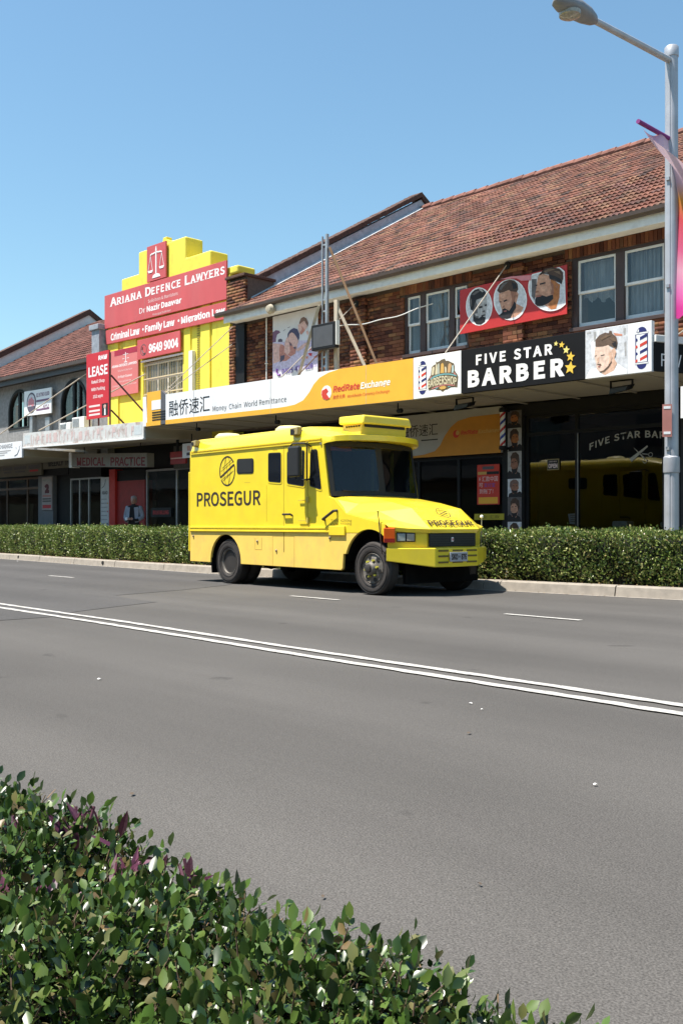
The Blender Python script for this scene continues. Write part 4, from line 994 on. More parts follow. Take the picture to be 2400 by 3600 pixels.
def pole_shapes(x0, x1, z0, z1):
    """barber's pole drawing in board metres"""
    w = x1 - x0; hh = z1 - z0; S = []
    def P(pts): return [(x0 + u * w, z0 + v * hh) for u, v in pts]
    S.append(('navy', P([(.08, .86)] + [(.5 + .40 * math.cos(math.pi * (1 - t / 10)), .86 + .14 * math.sin(math.pi * t / 10)) for t in range(11)] + [(.92, .86)])))
    S.append(('navy', P([(.5 + .38 * math.cos(math.pi + math.pi * t / 10), .13 + .13 * math.sin(math.pi + math.pi * t / 10)) for t in range(11)])))
    S.append(('g6', P([(-.02, .83), (1.02, .83), (1.02, .875), (-.02, .875)]))); S.append(('w', P([(0, .838), (1, .838), (1, .867), (0, .867)])))
    S.append(('g6', P([(-.02, .12), (1.02, .12), (1.02, .16), (-.02, .16)]))); S.append(('w', P([(0, .127), (1, .127), (1, .153), (0, .153)])))
    S.append(('navy', P([(.02, .16), (.98, .16), (.98, .83), (.02, .83)]))); S.append(('w', P([(.10, .17), (.92, .17), (.92, .82), (.10, .82)])))
    for k in range(4):
        b = .19 + .165 * k
        S.append((('red', 'navy')[k % 2], P([(.38, b), (.92, b + .07), (.92, b + .145), (.38, b + .075)])))
        S.append((('red', 'navy')[k % 2], P([(.04, b - .03), (.22, b + .0), (.18, b + .055), (.04, b + .045)])))
    S.append(('w', P([(.18, .88), (.30, .88), (.32, .94), (.24, .95)])))
    return S
def star_pts(cx, cz, r, rot=0.0, n=5):
    return [(cx + (r if k % 2 == 0 else r * .45) * math.sin(rot + math.pi * k / n), cz + (r if k % 2 == 0 else r * .45) * math.cos(rot + math.pi * k / n)) for k in range(2 * n)]

# --- FIVE STAR BARBER fascia sign
so_ = (-2.2, -2.25, 3.5)
bs = fthing("barber_sign", "FIVE STAR BARBER fascia sign, white and black panels with gold stars, on the awning edge", "shop sign", *so_)
panel(bs, so_, -4.70, -3.52, 3.515, 4.325, -2.30, -2.205, m_signwhite)
panel(bs, so_, -3.515, -.87, 3.515, 4.325, -2.298, -2.205, m_signblack)
panel(bs, so_, -.865, .345, 3.512, 4.33, -2.30, -2.205, m_signwhite)
print_shapes(bs, pole_shapes(-4.575, -4.36, 3.585, 4.24), 0, 1, 0, 1, -2.301, off=so_)
print_shapes(bs, pole_shapes(.055, .285, 3.565, 4.25), 0, 1, 0, 1, -2.301, off=so_)
print_shapes(bs, EMBLEM, -4.70, -3.52, 3.515, 4.325, -2.301, off=so_, name="barbershop_emblem")
def arch_warp(amt, fl=0.0):
    return lambda u, v: (u, (v * (1 - amt * .35 * (2 * u - 1) ** 2) - amt * .5 * (2 * u - 1) ** 2 + amt * .5) / (1 + amt * .1) + fl * (u - .5))
text("BARBERSHOP", bs, PC['cr'], -4.33, -3.62, 3.685, 3.865, -2.309, bold=.012, off=so_, warp=arch_warp(.5))
print_shapes(bs, WPORT, -.865, .345, 3.512, 4.33, -2.301, off=so_, name="portrait_print")
text("FIVE STAR", bs, m_lwhite, -3.17, -1.51, 4.005, 4.20, -2.302, bold=.016, spacing=1.16, off=so_)
text("BARBER", bs, m_lwhite, -3.36, -1.27, 3.61, 3.925, -2.302, bold=.022, spacing=1.16, off=so_)
for cx_, cz_, r, c in ((-1.44, 4.185, .045, 'starl'), (-1.325, 4.15, .060, 'star'), (-1.235, 4.05, .072, 'starl'), (-1.15, 3.925, .088, 'star'), (-1.155, 3.735, .118, 'star')):
    MB(so_).prism(star_pts(cx_, cz_, r, .15), 'y', -2.306, -2.2985).build("gold_star", PC[c], bs)
# the same shop's return fascia round the corner of the awning
ro_ = (.36, -2.24, 3.5)
rs_ = fthing("return_sign", "black return fascia with thin white FIVE STAR letters, half hidden behind the lamp post", "shop sign", *ro_)
rs_.rotation_euler = (0, 0, BETA + R(68))
MB().box(.0, 2.3, -.02, .03, .02, .48).build("panel", m_signblack, rs_)
MB().box(-.01, 2.35, -.05, .05, .485, .60).build("cap_strip", m_white, rs_, bevel=.01)
text("FIVE  STAR", rs_, m_lwhite, .12, 1.7, .10, .31, -.022, bold=.0, spacing=1.15)
# --- money exchange fascia sign
eo = (-9.4, -2.25, 3.5)
es = fthing("exchange_sign", "long white and amber money exchange sign with Chinese characters along the awning edge", "shop sign", *eo)
def zb(x): return 3.52 + (-4.71 - x) * .0127
def zt(x): return 4.32 + (-4.71 - x) * .0085
def sheet(pts, y0, y1, mat, name):
    MB(eo).prism(pts, 'y', y0, y1).build(name, mat, es)
X0, X1 = -13.10, -4.715
sheet([(X0, zb(X0) + .0), (X1, zb(X1)), (X1, zt(X1)), (X0, zt(X0))], -2.29, -2.205, m_signwhite, "panel")
wave = [(-8.75, 3.685), (-8.45, 3.69), (-8.16, 3.71), (-7.9, 3.78), (-7.7, 3.94), (-7.56, 4.10), (-7.38, 4.22), (-7.1, 4.30), (-6.8, 4.335)]
sheet([(-13.1, zb(-13.1) - .004), (X1 - .0, zb(X1) - .004), (X1, zt(X1) + .002), (-6.8, zt(-6.8) + .002)] + wave[::-1] + [(-13.1, 3.735)], -2.2945, -2.2895, m_signorange, "amber_field")
for xj in (-11.9, -9.0, -6.0):
    MB(eo).prism([(xj, zb(xj)), (xj + .008, zb(xj)), (xj + .008, zt(xj)), (xj, zt(xj))], 'y', -2.2955, -2.2895).build("panel_joint", PC['g6'], es)
# cube emblem at the left end, standing above the sign
cube = MB(eo)
cube.prism([(-14.14, 3.64), (-13.95, 3.64), (-13.62, 3.70), (-13.95, 3.86), (-14.0, 4.42), (-14.14, 4.42)], 'y', -2.285, -2.205); cube.build("end_panel", m_signwhite, es)
MB(eo).prism([(-13.94, 3.72), (-13.62, 3.70), (-13.32, 3.70), (-13.32, 4.52), (-13.94, 4.52)], 'y', -2.29, -2.205).build("emblem_panel", m_signorange, es)
MB(eo).prism([(-13.318, 3.64), (-13.105, 3.64), (-13.105, 4.385), (-13.318, 4.52)], 'y', -2.29, -2.205).build("emblem_side", PC['grey'], es)
MB(eo).prism([(-13.98, 3.63), (-13.32, 3.625), (-13.32, 3.735), (-13.98, 3.73)], 'y', -2.297, -2.29).build("amber_foot", m_signorange, es)
MB(eo).box(-13.72, -13.31, -2.2965, -2.291, 4.04, 4.28).build("emblem_face", m_signwhite, es)
em2 = MB(eo)
for k in range(4): em2.box(-13.70, -13.10, -2.298, -2.291, 3.76 + .065 * k, 3.79 + .065 * k)
em2.build("emblem_stripes", PC['blk'], es, kind="stuff")
text("融侨速汇", es, PC['blk'], -12.95, -11.25, 3.81, 4.21, -2.2945, off=eo)
text("Money  Chain  World Remittance", es, PC['grey'], -11.13, -8.45, 3.76, 3.93, -2.2945, off=eo)
MB(eo).prism([(-7.165 + .155 * math.cos(t * math.pi / 12), 3.875 + .155 * math.sin(t * math.pi / 12)) for t in range(24)], 'y', -2.2985, -2.2945).build("round_logo", m_lwhite, es)
MB(eo).prism([(-7.30, 3.93), (-7.16, 3.97), (-7.10, 3.90), (-7.16, 3.85), (-7.06, 3.74), (-7.165, 3.72), (-7.27, 3.76), (-7.31, 3.84)], 'y', -2.302, -2.2985).build("round_logo", PC['red'], es)
text("RedRate", es, PC['red'], -6.96, -6.17, 3.86, 4.005, -2.2985, bold=.012, shear=.15, off=eo)
text("Exchange", es, m_lwhite, -6.15, -5.32, 3.815, 4.0, -2.2985, bold=.012, shear=.15, off=eo)
text("融侨兑换", es, PC['red'], -6.96, -6.60, 3.715, 3.80, -2.2985, off=eo)
text("Worldwide Currency Exchange", es, PC['red'], -6.53, -5.34, 3.69, 3.775, -2.2985, shear=.15, off=eo)

# --- law firm boards on the yellow wall
def board(name, label, x0, x1, z0, z1, mat, y=-.12, t=.05, cat="sign board", zr=None):
    off = ((x0 + x1) / 2, y, z0)
    r = fthing(name, label, cat, *off)
    if zr is None: zr = (z0, z1)
    mb = MB(off)
    mb.hexa([(x0, y, z0), (x1, y, zr[0]), (x1, y + t, zr[0]), (x0, y + t, z0)], [(x0, y, z1), (x1, y, zr[1]), (x1, y + t, zr[1]), (x0, y + t, z1)])
    mb.build("panel", mat, r, bevel=.004)
    return r, off
r, o_ = board("law_firm_board", "wide faded red board reading ARIANA DEFENCE LAWYERS across the yellow building", -19.57, -13.36, 7.27, 8.32, m_ared, zr=(7.23, 8.29))
MB(o_).box(-17.32, -17.305, -.123, -.119, 7.27, 8.3).build("panel_joint", PC['rs'], r)
def serif_text(s, root, mat, x0, x1, z0, z1, y, off, big=1.28):
    """roman capitals: initials taller, slab feet and heads added under the strokes"""
    text(s, root, mat, x0, x1, z0, z1, y, off=off, bold=.008)
words = [("A", -19.24, -18.86, 1.22), ("RIANA", -18.84, -17.47, 1), ("D", -17.28, -16.98, 1.22), ("EFENCE", -16.95, -15.48, 1), ("L", -15.27, -15.03, 1.22), ("AWYERS", -15.0, -13.43, 1)]
for s, a, b, kx in words:
    text(s, r, m_lwhite, a, b, 7.92, 7.92 + .225 * kx, -.122, bold=.012, spacing=1.08, off=o_)
    sf = MB(o_)     # little serifs
    n = len(s); w = (b - a) / n
    for i, ch in enumerate(s):
        xa, xb = a + w * i + .02, a + w * (i + 1) - .02
        if ch in "ARINFELDWY":
            sf.box(xa - .025, xa + .085, -.1235, -.1205, 7.92, 7.938)
            if ch in "ARN" : sf.box(xb - .08, xb + .025, -.1235, -.1205, 7.92, 7.938)
            if ch in "RIFELDWYN": sf.box(xa - .025, xa + .085, -.1235, -.1205, 7.92 + .225 * kx - .018, 7.92 + .225 * kx)
    if sf.f: sf.build("serif", m_lwhite, r, kind="stuff")
text("Solicitors & Barristers", r, m_lpink, -17.13, -15.62, 7.71, 7.815, -.122, off=o_)
text("Dr", r, m_lwhite, -17.6, -17.27, 7.455, 7.62, -.122, off=o_)
text("Nazir Daawar", r, m_lwhite, -17.2, -15.43, 7.445, 7.63, -.122, bold=.014, off=o_)
text("Principal Solicitor", r, m_lpink, -16.88, -15.96, 7.275, 7.355, -.122, off=o_)
r, o_ = board("law_types_board", "long narrow red board listing Criminal, Family and Migration Law below the wide board", -19.5, -13.36, 6.77, 7.21, m_ared, zr=(6.69, 7.16))
for a, b in ((-17.36, -17.35), (-15.52, -15.51)): MB(o_).box(a, b, -.123, -.119, 6.74, 7.18).build("panel_joint", PC['rs'], r)
text("Criminal Law ·", r, m_lwhite, -19.2, -17.36, 6.84, 7.08, -.122, bold=.016, off=o_)
text("Family Law ·", r, m_lwhite, -17.29, -15.53, 6.79, 7.07, -.122, bold=.016, off=o_)
text("Migration Law", r, m_lwhite, -15.45, -13.42, 6.78, 7.05, -.122, bold=.016, off=o_)
r, o_ = board("scales_board", "small upright red board with white scales of justice at the top of the yellow parapet", -17.20, -16.22, 8.335, 9.40, m_ared)
scl = MB(o_)
yy0, yy1 = -.13, -.121
def bar(p, q, w):
    d = Vector((q[0] - p[0], q[1] - p[1])); n = Vector((-d.y, d.x)).normalized() * w / 2
    scl.prism([(p[0] - n.x, p[1] - n.y), (q[0] - n.x, q[1] - n.y), (q[0] + n.x, q[1] + n.y), (p[0] + n.x, p[1] + n.y)], 'y', yy0, yy1)
cxs = -16.71
bar((cxs, 8.48), (cxs, 9.22), .055); scl.prism([(cxs - .20, 8.41), (cxs + .22, 8.41), (cxs + .17, 8.49), (cxs + .06, 8.52), (cxs - .05, 8.52), (cxs - .15, 8.49)], 'y', yy0, yy1)
pl = None
for t in range(8):
    a0, a1 = -.30 + .6 * t / 8, -.30 + .6 * (t + 1) / 8
    f_ = lambda a: 9.16 - .9 * a * a + (.03 if a > .2 or a < -.2 else 0)
    bar((cxs + a0, f_(a0)), (cxs + a1 + .005, f_(a1)), .042)
scl.prism([(cxs - .04, 9.2), (cxs + .04, 9.2), (cxs + .02, 9.33), (cxs - .01, 9.33)], 'y', yy0, yy1)
for sgn, zz in ((-1, 8.66), (1, 8.70)):
    bx = cxs + sgn * .29
    bar((bx, 9.09), (bx - .11, zz), .014); bar((bx, 9.09), (bx + .11, zz), .014)
    scl.prism([(bx - .14, zz), (bx + .14, zz), (bx + .09, zz - .07), (bx - .09, zz - .07)], 'y', yy0, yy1)
scl.build("scales_emblem", m_lwhite, r)
r, o_ = board("phone_board", "red phone number board 9649 9004 above the barred window", -17.70, -15.50, 6.07, 6.66, m_ared, y=-.13)
text("9649 9004", r, m_lwhite, -17.08, -15.58, 6.19, 6.47, -.132, bold=.016, off=o_)
hs = MB(o_); hs.lathe([(.15, 0), (.17, 0), (.17, .003), (.15, .003)], 24, 'y', (-17.36, -.134, 6.33), close=True)
hs.path([(-17.41, -.134, 6.42), (-17.44, -.134, 6.33), (-17.36, -.134, 6.23), (-17.29, -.134, 6.22)], .018, 6); hs.build("handset_symbol", PC['g3'], r)
r, o_ = board("bleached_board", "sun-bleached pink law firm poster left of the barred window", -19.40, -17.74, 5.08, 6.52, m_apink, y=-.08, t=.03)
MB(o_).box(-19.05, -17.745, -.083, -.079, 6.34, 6.515).build("top_band", M("crimson band", (.36, .02, .05), .6), r)
sc2 = MB(o_); sc2.box(-18.43, -18.40, -.085, -.08, 6.1, 6.40); sc2.box(-18.56, -18.27, -.085, -.08, 6.33, 6.345); sc2.box(-18.5, -18.33, -.085, -.08, 6.085, 6.11); sc2.box(-18.60, -18.48, -.085, -.08, 6.2, 6.215); sc2.box(-18.35, -18.23, -.085, -.08, 6.2, 6.215); sc2.build("scales_emblem", m_lwhite, r)
text("ARIANA DEFENCE LAWYERS", r, m_lwhite, -19.2, -17.8, 5.98, 6.06, -.0815, bold=.012, off=o_)
text("Solicitors & Barristers", r, m_lpink, -18.85, -18.05, 5.83, 5.89, -.0815, off=o_); text("Dr Nazir Daawar", r, m_lpink, -18.85, -18.05, 5.63, 5.71, -.0815, bold=.012, off=o_)
text("Principal Solicitor", r, m_lpink, -18.78, -18.10, 5.48, 5.55, -.0815, off=o_); text("Criminal Law · Migration Law", r, m_lpink, -19.15, -17.82, 5.36, 5.43, -.0815, off=o_)

# --- lease board standing on the awning with its raking braces
r, o_ = board("lease_board", "bright red upright LEASE board propped on the rusty awning in front of the yellow wall", -18.05, -16.82, 4.16, 6.08, m_lease, y=-1.66, t=.05, cat="lease sign")
text("RAW", r, m_lwhite, -17.38, -16.90, 5.84, 5.97, -1.662, bold=.016, off=o_)
text("LEASE", r, m_lwhite, -17.93, -16.88, 5.39, 5.69, -1.662, bold=.012, off=o_)
text("Retail Shop", r, m_lpink, -17.76, -17.04, 5.16, 5.29, -1.662, bold=.012, off=o_); text("With Parking", r, m_lpink, -17.78, -17.02, 4.94, 5.07, -1.662, bold=.012, off=o_); text("152 sqm", r, m_lpink, -17.68, -17.14, 4.73, 4.85, -1.662, bold=.012, off=o_)
for zz in (4.50, 4.36, 4.25): 
    MB(o_).box(-17.9, -17.30, -1.663, -1.659, zz, zz + .055).build("small_print", m_lpink, r)
MB(o_).box(-17.19, -16.87, -1.664, -1.659, 4.21, 4.56).build("photo_print", PC['dk'], r)
MB(o_).prism([(-17.08, 4.42), (-16.98, 4.42), (-16.96, 4.50), (-17.03, 4.53), (-17.09, 4.50)], 'y', -1.668, -1.664).build("photo_print", PC['sk2'], r)
MB(o_).prism([(-17.06, 4.22), (-16.98, 4.22), (-16.99, 4.41), (-17.05, 4.41)], 'y', -1.668, -1.664).build("photo_print", PC['w'], r)
lb = MB(o_)
for a, b in (((-16.80, -1.63, 6.0), (-16.80, -1.63, 3.8)), ((-16.80, -1.6, 5.35), (-16.1, -.5, 3.9)), ((-16.80, -1.6, 4.35), (-16.55, -1.2, 3.86)), ((-18.0, -1.58, 4.2), (-18.0, -1.58, 3.85)), ((-17.5, -1.58, 4.2), (-17.5, -1.58, 3.85))):
    lb.tube(a, b, .028, 6)
lb.build("brace", M("dark red brace", (.08, .02, .018), .6), r)

# --- signs at the left
r, o_ = board("white_notice", "white sign with round dark badge between the two arched windows", -24.75, -22.82, 4.89, 5.76, m_signwhite, y=-.2, t=.04, zr=(4.86, 5.73))
MB(o_).prism([(-24.21 + .33 * math.cos(t * math.pi / 14), 5.32 + .36 * math.sin(t * math.pi / 14)) for t in range(28)], 'y', -.208, -.201).build("round_badge", PC['dk2'], r)
MB(o_).prism([(-24.21 + .27 * math.cos(t * math.pi / 14), 5.32 + .30 * math.sin(t * math.pi / 14)) for t in range(28)], 'y', -.212, -.208).build("round_badge", PC['lg'], r)
MB(o_).prism([(-24.43, 5.38), (-24.33, 5.48), (-24.24, 5.46), (-24.2, 5.54), (-24.12, 5.46), (-24.0, 5.40), (-23.98, 5.25), (-24.12, 5.17), (-24.22, 5.25), (-24.4, 5.22)], 'y', -.216, -.212).build("map_shape", PC['pk'], r)
MB(o_).prism([(-24.21 + .27 * math.cos(math.pi + t * math.pi / 14), 5.20 + .19 * math.sin(math.pi + t * math.pi / 14)) for t in range(15)], 'y', -.216, -.212).build("round_badge", PC['dk2'], r)
text("02 8780 0100", r, PC['pu'], -23.86, -22.95, 5.48, 5.62, -.202, bold=.012, off=o_); text("APPLY", r, PC['pu'], -23.4, -22.95, 5.07, 5.18, -.202, bold=.012, off=o_)
for zz in (5.31, 5.0): MB(o_).box(-23.86, -22.95, -.203, -.2, zz, zz + .07).build("small_print", PC['pu'], r)
r, o_ = board("change_sign", "white fascia sign reading CHANGE at the left edge under the arched windows", -26.8, -20.84, 3.155, 3.70, m_signwhite, y=-2.28, t=.06, cat="shop sign", zr=(3.15, 3.66))
text("EXCHANGE", r, PC['fadegrey'], -22.72, -21.45, 3.48, 3.62, -2.282, bold=.01, off=o_)
for zz, xx in ((3.39, -21.57), (3.33, -21.8), (3.26, -22.0)): MB(o_).box(-23.2, xx, -2.283, -2.28, zz, zz + .035).build("small_print", PC['g6'], r)
sw = MB(o_); sw.path([(-21.32, -2.284, 3.22), (-21.12, -2.284, 3.28), (-21.0, -2.284, 3.42), (-21.0, -2.284, 3.52)], .010, 5); sw.path([(-21.25, -2.284, 3.5), (-21.17, -2.284, 3.46)], .008, 5); sw.path([(-20.95, -2.284, 3.56), (-20.9, -2.284, 3.5)], .008, 5); sw.build("script_mark", PC['g6'], r)
r, o_ = board("weekly_sign", "dull board with dark WEEKLY letters over the dark doorway", -23.58, -20.05, 2.97, 3.56, m_dim, y=-.1, t=.06, cat="shop sign")
text("WEEKLY  TV", r, PC['blk'], -23.24, -21.75, 3.05, 3.24, -.102, bold=.02, off=o_)
r, o_ = board("number_two_sign", "pale vertical sign with a big dark 2 on the grey pier", -23.72, -23.02, 1.56, 2.70, M("pink white sign", (.42, .36, .35), .6), y=-.07, t=.035)
text("2", r, M("dark red ink", (.12, .015, .03), .6), -23.53, -23.20, 2.14, 2.46, -.072, bold=.05, off=o_)
for zz, h_, c in ((2.02, .05, 'rs'), (1.92, .05, 'g3'), (1.84, .05, 'g3'), (1.62, .12, 'rd'), (2.54, .1, 'g6')): MB(o_).box(-23.66, -23.08, -.074, -.07, zz, zz + h_).build("small_print", PC[c], r)
r, o_ = board("shop_band_sign", "dim band of small printed panels above the left shop window", -27.5, -23.62, 2.80, 3.36, m_dim, y=-.14, t=.08, cat="shop sign", zr=(2.78, 3.18))
for x0, x1 in ((-27.1, -26.6), (-26.5, -25.75), (-25.65, -24.7), (-24.55, -23.75)):
    MB(o_).box(x0, x1, -.143, -.139, 3.02, 3.14).build("small_print", PC['g3'], r); MB(o_).box(x0 + .1, x1 - .1, -.143, -.139, 2.92, 2.98).build("small_print", PC['rd' if x0 > -25 else 'g3'], r)
r, o_ = board("directory_sign", "tall narrow white directory sign beside the red post", -19.92, -19.44, .70, 2.57, M("directory white", (.60, .60, .58), .5), y=-.05, t=.03)
text("ABAD", r, PC['g3'], -19.84, -19.50, 2.02, 2.13, -.052, bold=.016, off=o_)
for k in range(8): MB(o_).box(-19.88, -19.55 + .02 * (k % 3), -.053, -.05, 1.85 - .13 * k, 1.885 - .13 * k).build("small_print", PC['g6'], r)
for k, c in ((1, 'oc'), (3, 'rd'), (6, 'blk')): MB(o_).box(-19.53, -19.48, -.053, -.05, 1.84 - .13 * k, 1.89 - .13 * k).build("small_print", PC[c], r)
sw = MB(o_); sw.path([(-19.86, -.054, 2.22), (-19.72, -.054, 2.28), (-19.64, -.054, 2.40), (-19.63, -.054, 2.50)], .010, 5); sw.build("script_mark", PC['g3'], r)
# medical practice light box hung under the awning
r = fthing("practice_sign", "long hanging box sign with dark red MEDICAL PRACTICE letters under the rusty awning", "shop sign", -18, -1.1, 2.75)
o_ = (-18, -1.1, 2.75)
MB(o_).hexa([(-19.85, -1.11, 2.86), (-15.72, -1.11, 2.69), (-15.72, -.86, 2.69), (-19.85, -.86, 2.86)], [(-19.85, -1.11, 3.27), (-15.72, -1.11, 3.09), (-15.72, -.86, 3.09), (-19.85, -.86, 3.27)]).build("box", M("dull light box", (.22, .20, .165), .6, var=.1), r, bevel=.006)
MB(o_).hexa([(-20.0, -1.13, 2.84), (-19.853, -1.13, 2.835), (-19.853, -.84, 2.835), (-20.0, -.84, 2.84)], [(-20.0, -1.13, 3.32), (-19.853, -1.13, 3.31), (-19.853, -.84, 3.31), (-20.0, -.84, 3.32)]).build("end_cap", M("white end cap", (.85, .85, .83), .5), r)
m_dred = M("dark red letters", (.16, .012, .014), .6)
text("MEDICAL   PRACTICE", r, m_dred, -19.55, -15.8, 2.80, 3.06, -1.113, bold=.012, off=o_, warp=lambda u, v: (u, v + (.5 - u) * .62))
hk = MB(o_)
for x in (-19.3, -16.2): hk.tube((x, -1, 3.0), (x, -1, 3.5), .012, 6)
hk.build("hanger", m_black, r)
r = fthing("bulk_billing_sign", "black window sign with red BULK BILLING letters in the clinic glass", "window sign", -16.68, .03, 1.3)
o_ = (-16.68, .03, 1.3)
panel(r, o_, -17.2, -16.15, 1.28, 1.56, .02, .04, PC['blk']); text("BULK BILLING", r, M("red lettering", (.55, .03, .03), .5), -17.08, -16.27, 1.36, 1.48, .018, bold=.012, off=o_)
# hanging signs by the van's rear corner
r = fthing("hanging_red_sign", "dark red two-tier hanging sign on a black post beside the corrugated panel", "hanging sign", -14.4, -1.0, 2.7); o_ = (-14.4, -1.0, 2.7)
panel(r, o_, -14.72, -14.08, 2.90, 3.06, -1.02, -.96, m_redwall); panel(r, o_, -14.70, -14.0, 2.72, 2.86, -1.02, -.96, m_redwall); panel(r, o_, -14.70, -14.1, 2.863, 2.897, -1.018, -.962, PC['sk2'])
MB(o_).tube((-14.42, -.98, 3.06), (-14.42, -.98, 3.45), .04, 8).build("hanger", m_black, r)
r = fthing("hanging_white_sign", "white hanging sign with dark marks just behind the van's rear corner", "hanging sign", -13.9, -1.05, 2.85); o_ = (-13.9, -1.05, 2.85)
panel(r, o_, -14.06, -13.3, 2.86, 3.25, -1.08, -1.02, m_signwhite); panel(r, o_, -13.86, -13.6, 2.92, 3.0, -1.084, -1.08, PC['dk2'], bevel=0); panel(r, o_, -13.84, -13.7, 3.05, 3.18, -1.084, -1.08, PC['sk2'], bevel=0)
MB(o_).tube((-13.68, -1.05, 3.2), (-13.68, -1.05, 3.5), .015, 6).build("hanger", m_black, r)
r, o_ = board("footpath_bay_sign", "beige low sign board with dark letters behind the van's rear", -14.35, -13.2, 2.42, 2.72, m_dim, y=-.2, t=.05)
# --- street wall sign and posters of the exchange shop
r = fthing("exchange_wall_sign", "shaded white and amber exchange sign on the shop wall above the dark windows", "shop sign", -6, -.1, 2.55); o_ = (-6, -.1, 2.55)
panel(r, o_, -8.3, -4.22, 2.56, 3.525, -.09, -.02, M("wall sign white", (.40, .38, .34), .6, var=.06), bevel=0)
cv = [(-6.6, 2.60), (-6.3, 2.62), (-6.0, 2.68), (-5.85, 2.80), (-5.72, 3.0), (-5.55, 3.18), (-5.35, 3.30), (-5.0, 3.36), (-4.222, 3.37)]
MB(o_).prism(cv + [(-4.222, 2.555), (-8.3, 2.555), (-8.3, 2.59)], 'y', -.096, -.09).build("amber_field", M("shade-darkened amber sheet", (.56, .235, .018), .6, var=.06), r)  # sign amber with the awning's shade put into its colour
text("融侨速汇", r, PC['blk'], -7.02, -5.92, 3.03, 3.30, -.091, off=o_); MB(o_).box(-6.4, -5.92, -.093, -.09, 2.925, 2.95).build("small_print", PC['blk'], r)
text("RedRate", r, PC['red'], -5.27, -4.82, 2.99, 3.09, -.0975, bold=.012, shear=.15, off=o_); text("Exchange", r, PC['oc'], -4.80, -4.25, 2.97, 3.08, -.0975, bold=.012, shear=.15, off=o_)
MB(o_).prism([(-5.40 + .085 * math.cos(t * math.pi / 10), 3.02 + .085 * math.sin(t * math.pi / 10)) for t in range(20)], 'y', -.100, -.096).build("round_logo", PC['red'], r)
MB(o_).prism([(-5.36 + .045 * math.cos(t * math.pi / 8), 3.04 + .05 * math.sin(t * math.pi / 8)) for t in range(16)], 'y', -.103, -.100).build("round_logo", PC['oc'], r)
r = fthing("red_poster", "red and yellow Chinese remittance poster taped in the dark exchange window", "poster", -4.6, -.03, 1.5); o_ = (-4.6, -.03, 1.5)
panel(r, o_, -4.92, -4.34, 1.48, 2.33, .02, .035, PC['red'], bevel=0)
MB(o_).box(-4.88, -4.38, .016, .0195, 1.50, 1.635).build("yellow_field", m_signorange, r); MB(o_).box(-4.90, -4.67, .016, .0195, 2.12, 2.18).build("yellow_field", PC['oc'], r); MB(o_).box(-4.665, -4.35, .016, .0195, 2.12, 2.18).build("dark_band", PC['blk'], r)
text("¥ 汇款中国", r, m_lpink, -4.88, -4.38, 1.97, 2.08, .018, off=o_); text("可", r, m_lpink, -4.87, -4.77, 1.85, 1.94, .018, off=o_); text("支付宝", r, M("blue ink", (.05, .08, .45), .6), -4.74, -4.45, 1.85, 1.94, .018, off=o_); text("到账了!", r, m_lpink, -4.86, -4.5, 1.71, 1.81, .018, off=o_)
MB(o_).box(-4.78, -4.48, .016, .0195, 2.225, 2.29).build("dark_band", PC['grey'], r)
r = fthing("yellow_strip_sign", "small yellow strip sign with dark characters low in the exchange window", "window sign", -4.6, .0, 1.16); o_ = (-4.6, 0, 1.16)
panel(r, o_, -4.99, -4.21, 1.155, 1.285, .01, .03, M("acid yellow", (.42, .36, .02), .5), bevel=0); text("专业  汇款", r, M("olive ink", (.12, .10, .01), .6), -4.9, -4.33, 1.18, 1.255, .008, off=o_)
# --- barber's window: portrait strip, pole, open sign, lettering, scissors
po_ = (-3.9, -.02, .3)
r = fthing("portrait_strip", "vertical strip of dim haircut portraits beside the barber's dark window", "poster", *po_)
panel(r, po_, -4.10, -3.735, .35, 3.42, -.03, -.012, PC['blk'], name="backing", bevel=0)
zz = [(3.06, 3.42), (2.58, 3.055), (2.01, 2.575), (1.63, 2.005), (1.12, 1.625), (.6, 1.115)]
def head(kind, x0, x1, z0, z1):
    fx = (lambda u: 1 - u) if kind % 2 else (lambda u: u)
    P = lambda pts: [(fx(u), v) for u, v in pts]
    bgc = ('g3', 'g6', 'g6', 'lg', 'g3', 'lg')[kind]
    S = [(bgc, [(0, 0), (1, 0), (1, 1), (0, 1)]), ('dk', P([(0, 0), (.95, 0), (.9, .18), (.66, .26), (.34, .22), (.12, .3), (0, .22)])),
         (('so', 'so', 'sd', 'sd', 'sk', 'sk')[kind], P([(.3, .2), (.28, .4), (.2, .45), (.22, .6), (.28, .78), (.5, .84), (.72, .74), (.78, .5), (.72, .3), (.6, .16)])),
         ('br' if kind != 3 else 'br2', P([(.22, .62), (.2, .8), (.36, .95), (.6, .97), (.82, .85), (.86, .6), (.76, .42), (.7, .62), (.56, .74), (.34, .74)])),
         ('dk', P([(.26, .36), (.34, .2), (.5, .15), (.66, .24), (.74, .44), (.62, .36), (.44, .34)])), ('dk', P([(.28, .58), (.42, .59), (.42, .62), (.28, .615)])), ('dk', P([(.52, .6), (.64, .61), (.64, .64), (.52, .63)]))]
    return S
for k, (a, b) in enumerate(zz):
    print_shapes(r, head(k, 0, 1, 0, 1), -4.09, -3.745, a, b - .004, -.031, off=po_, name="portrait_print")
r = fthing("barber_pole", "red white and blue striped barber's pole bracketed to the shop wall", "barber pole", -4.06, -.25, 2.65); o_ = (-4.06, -.25, 2.65)
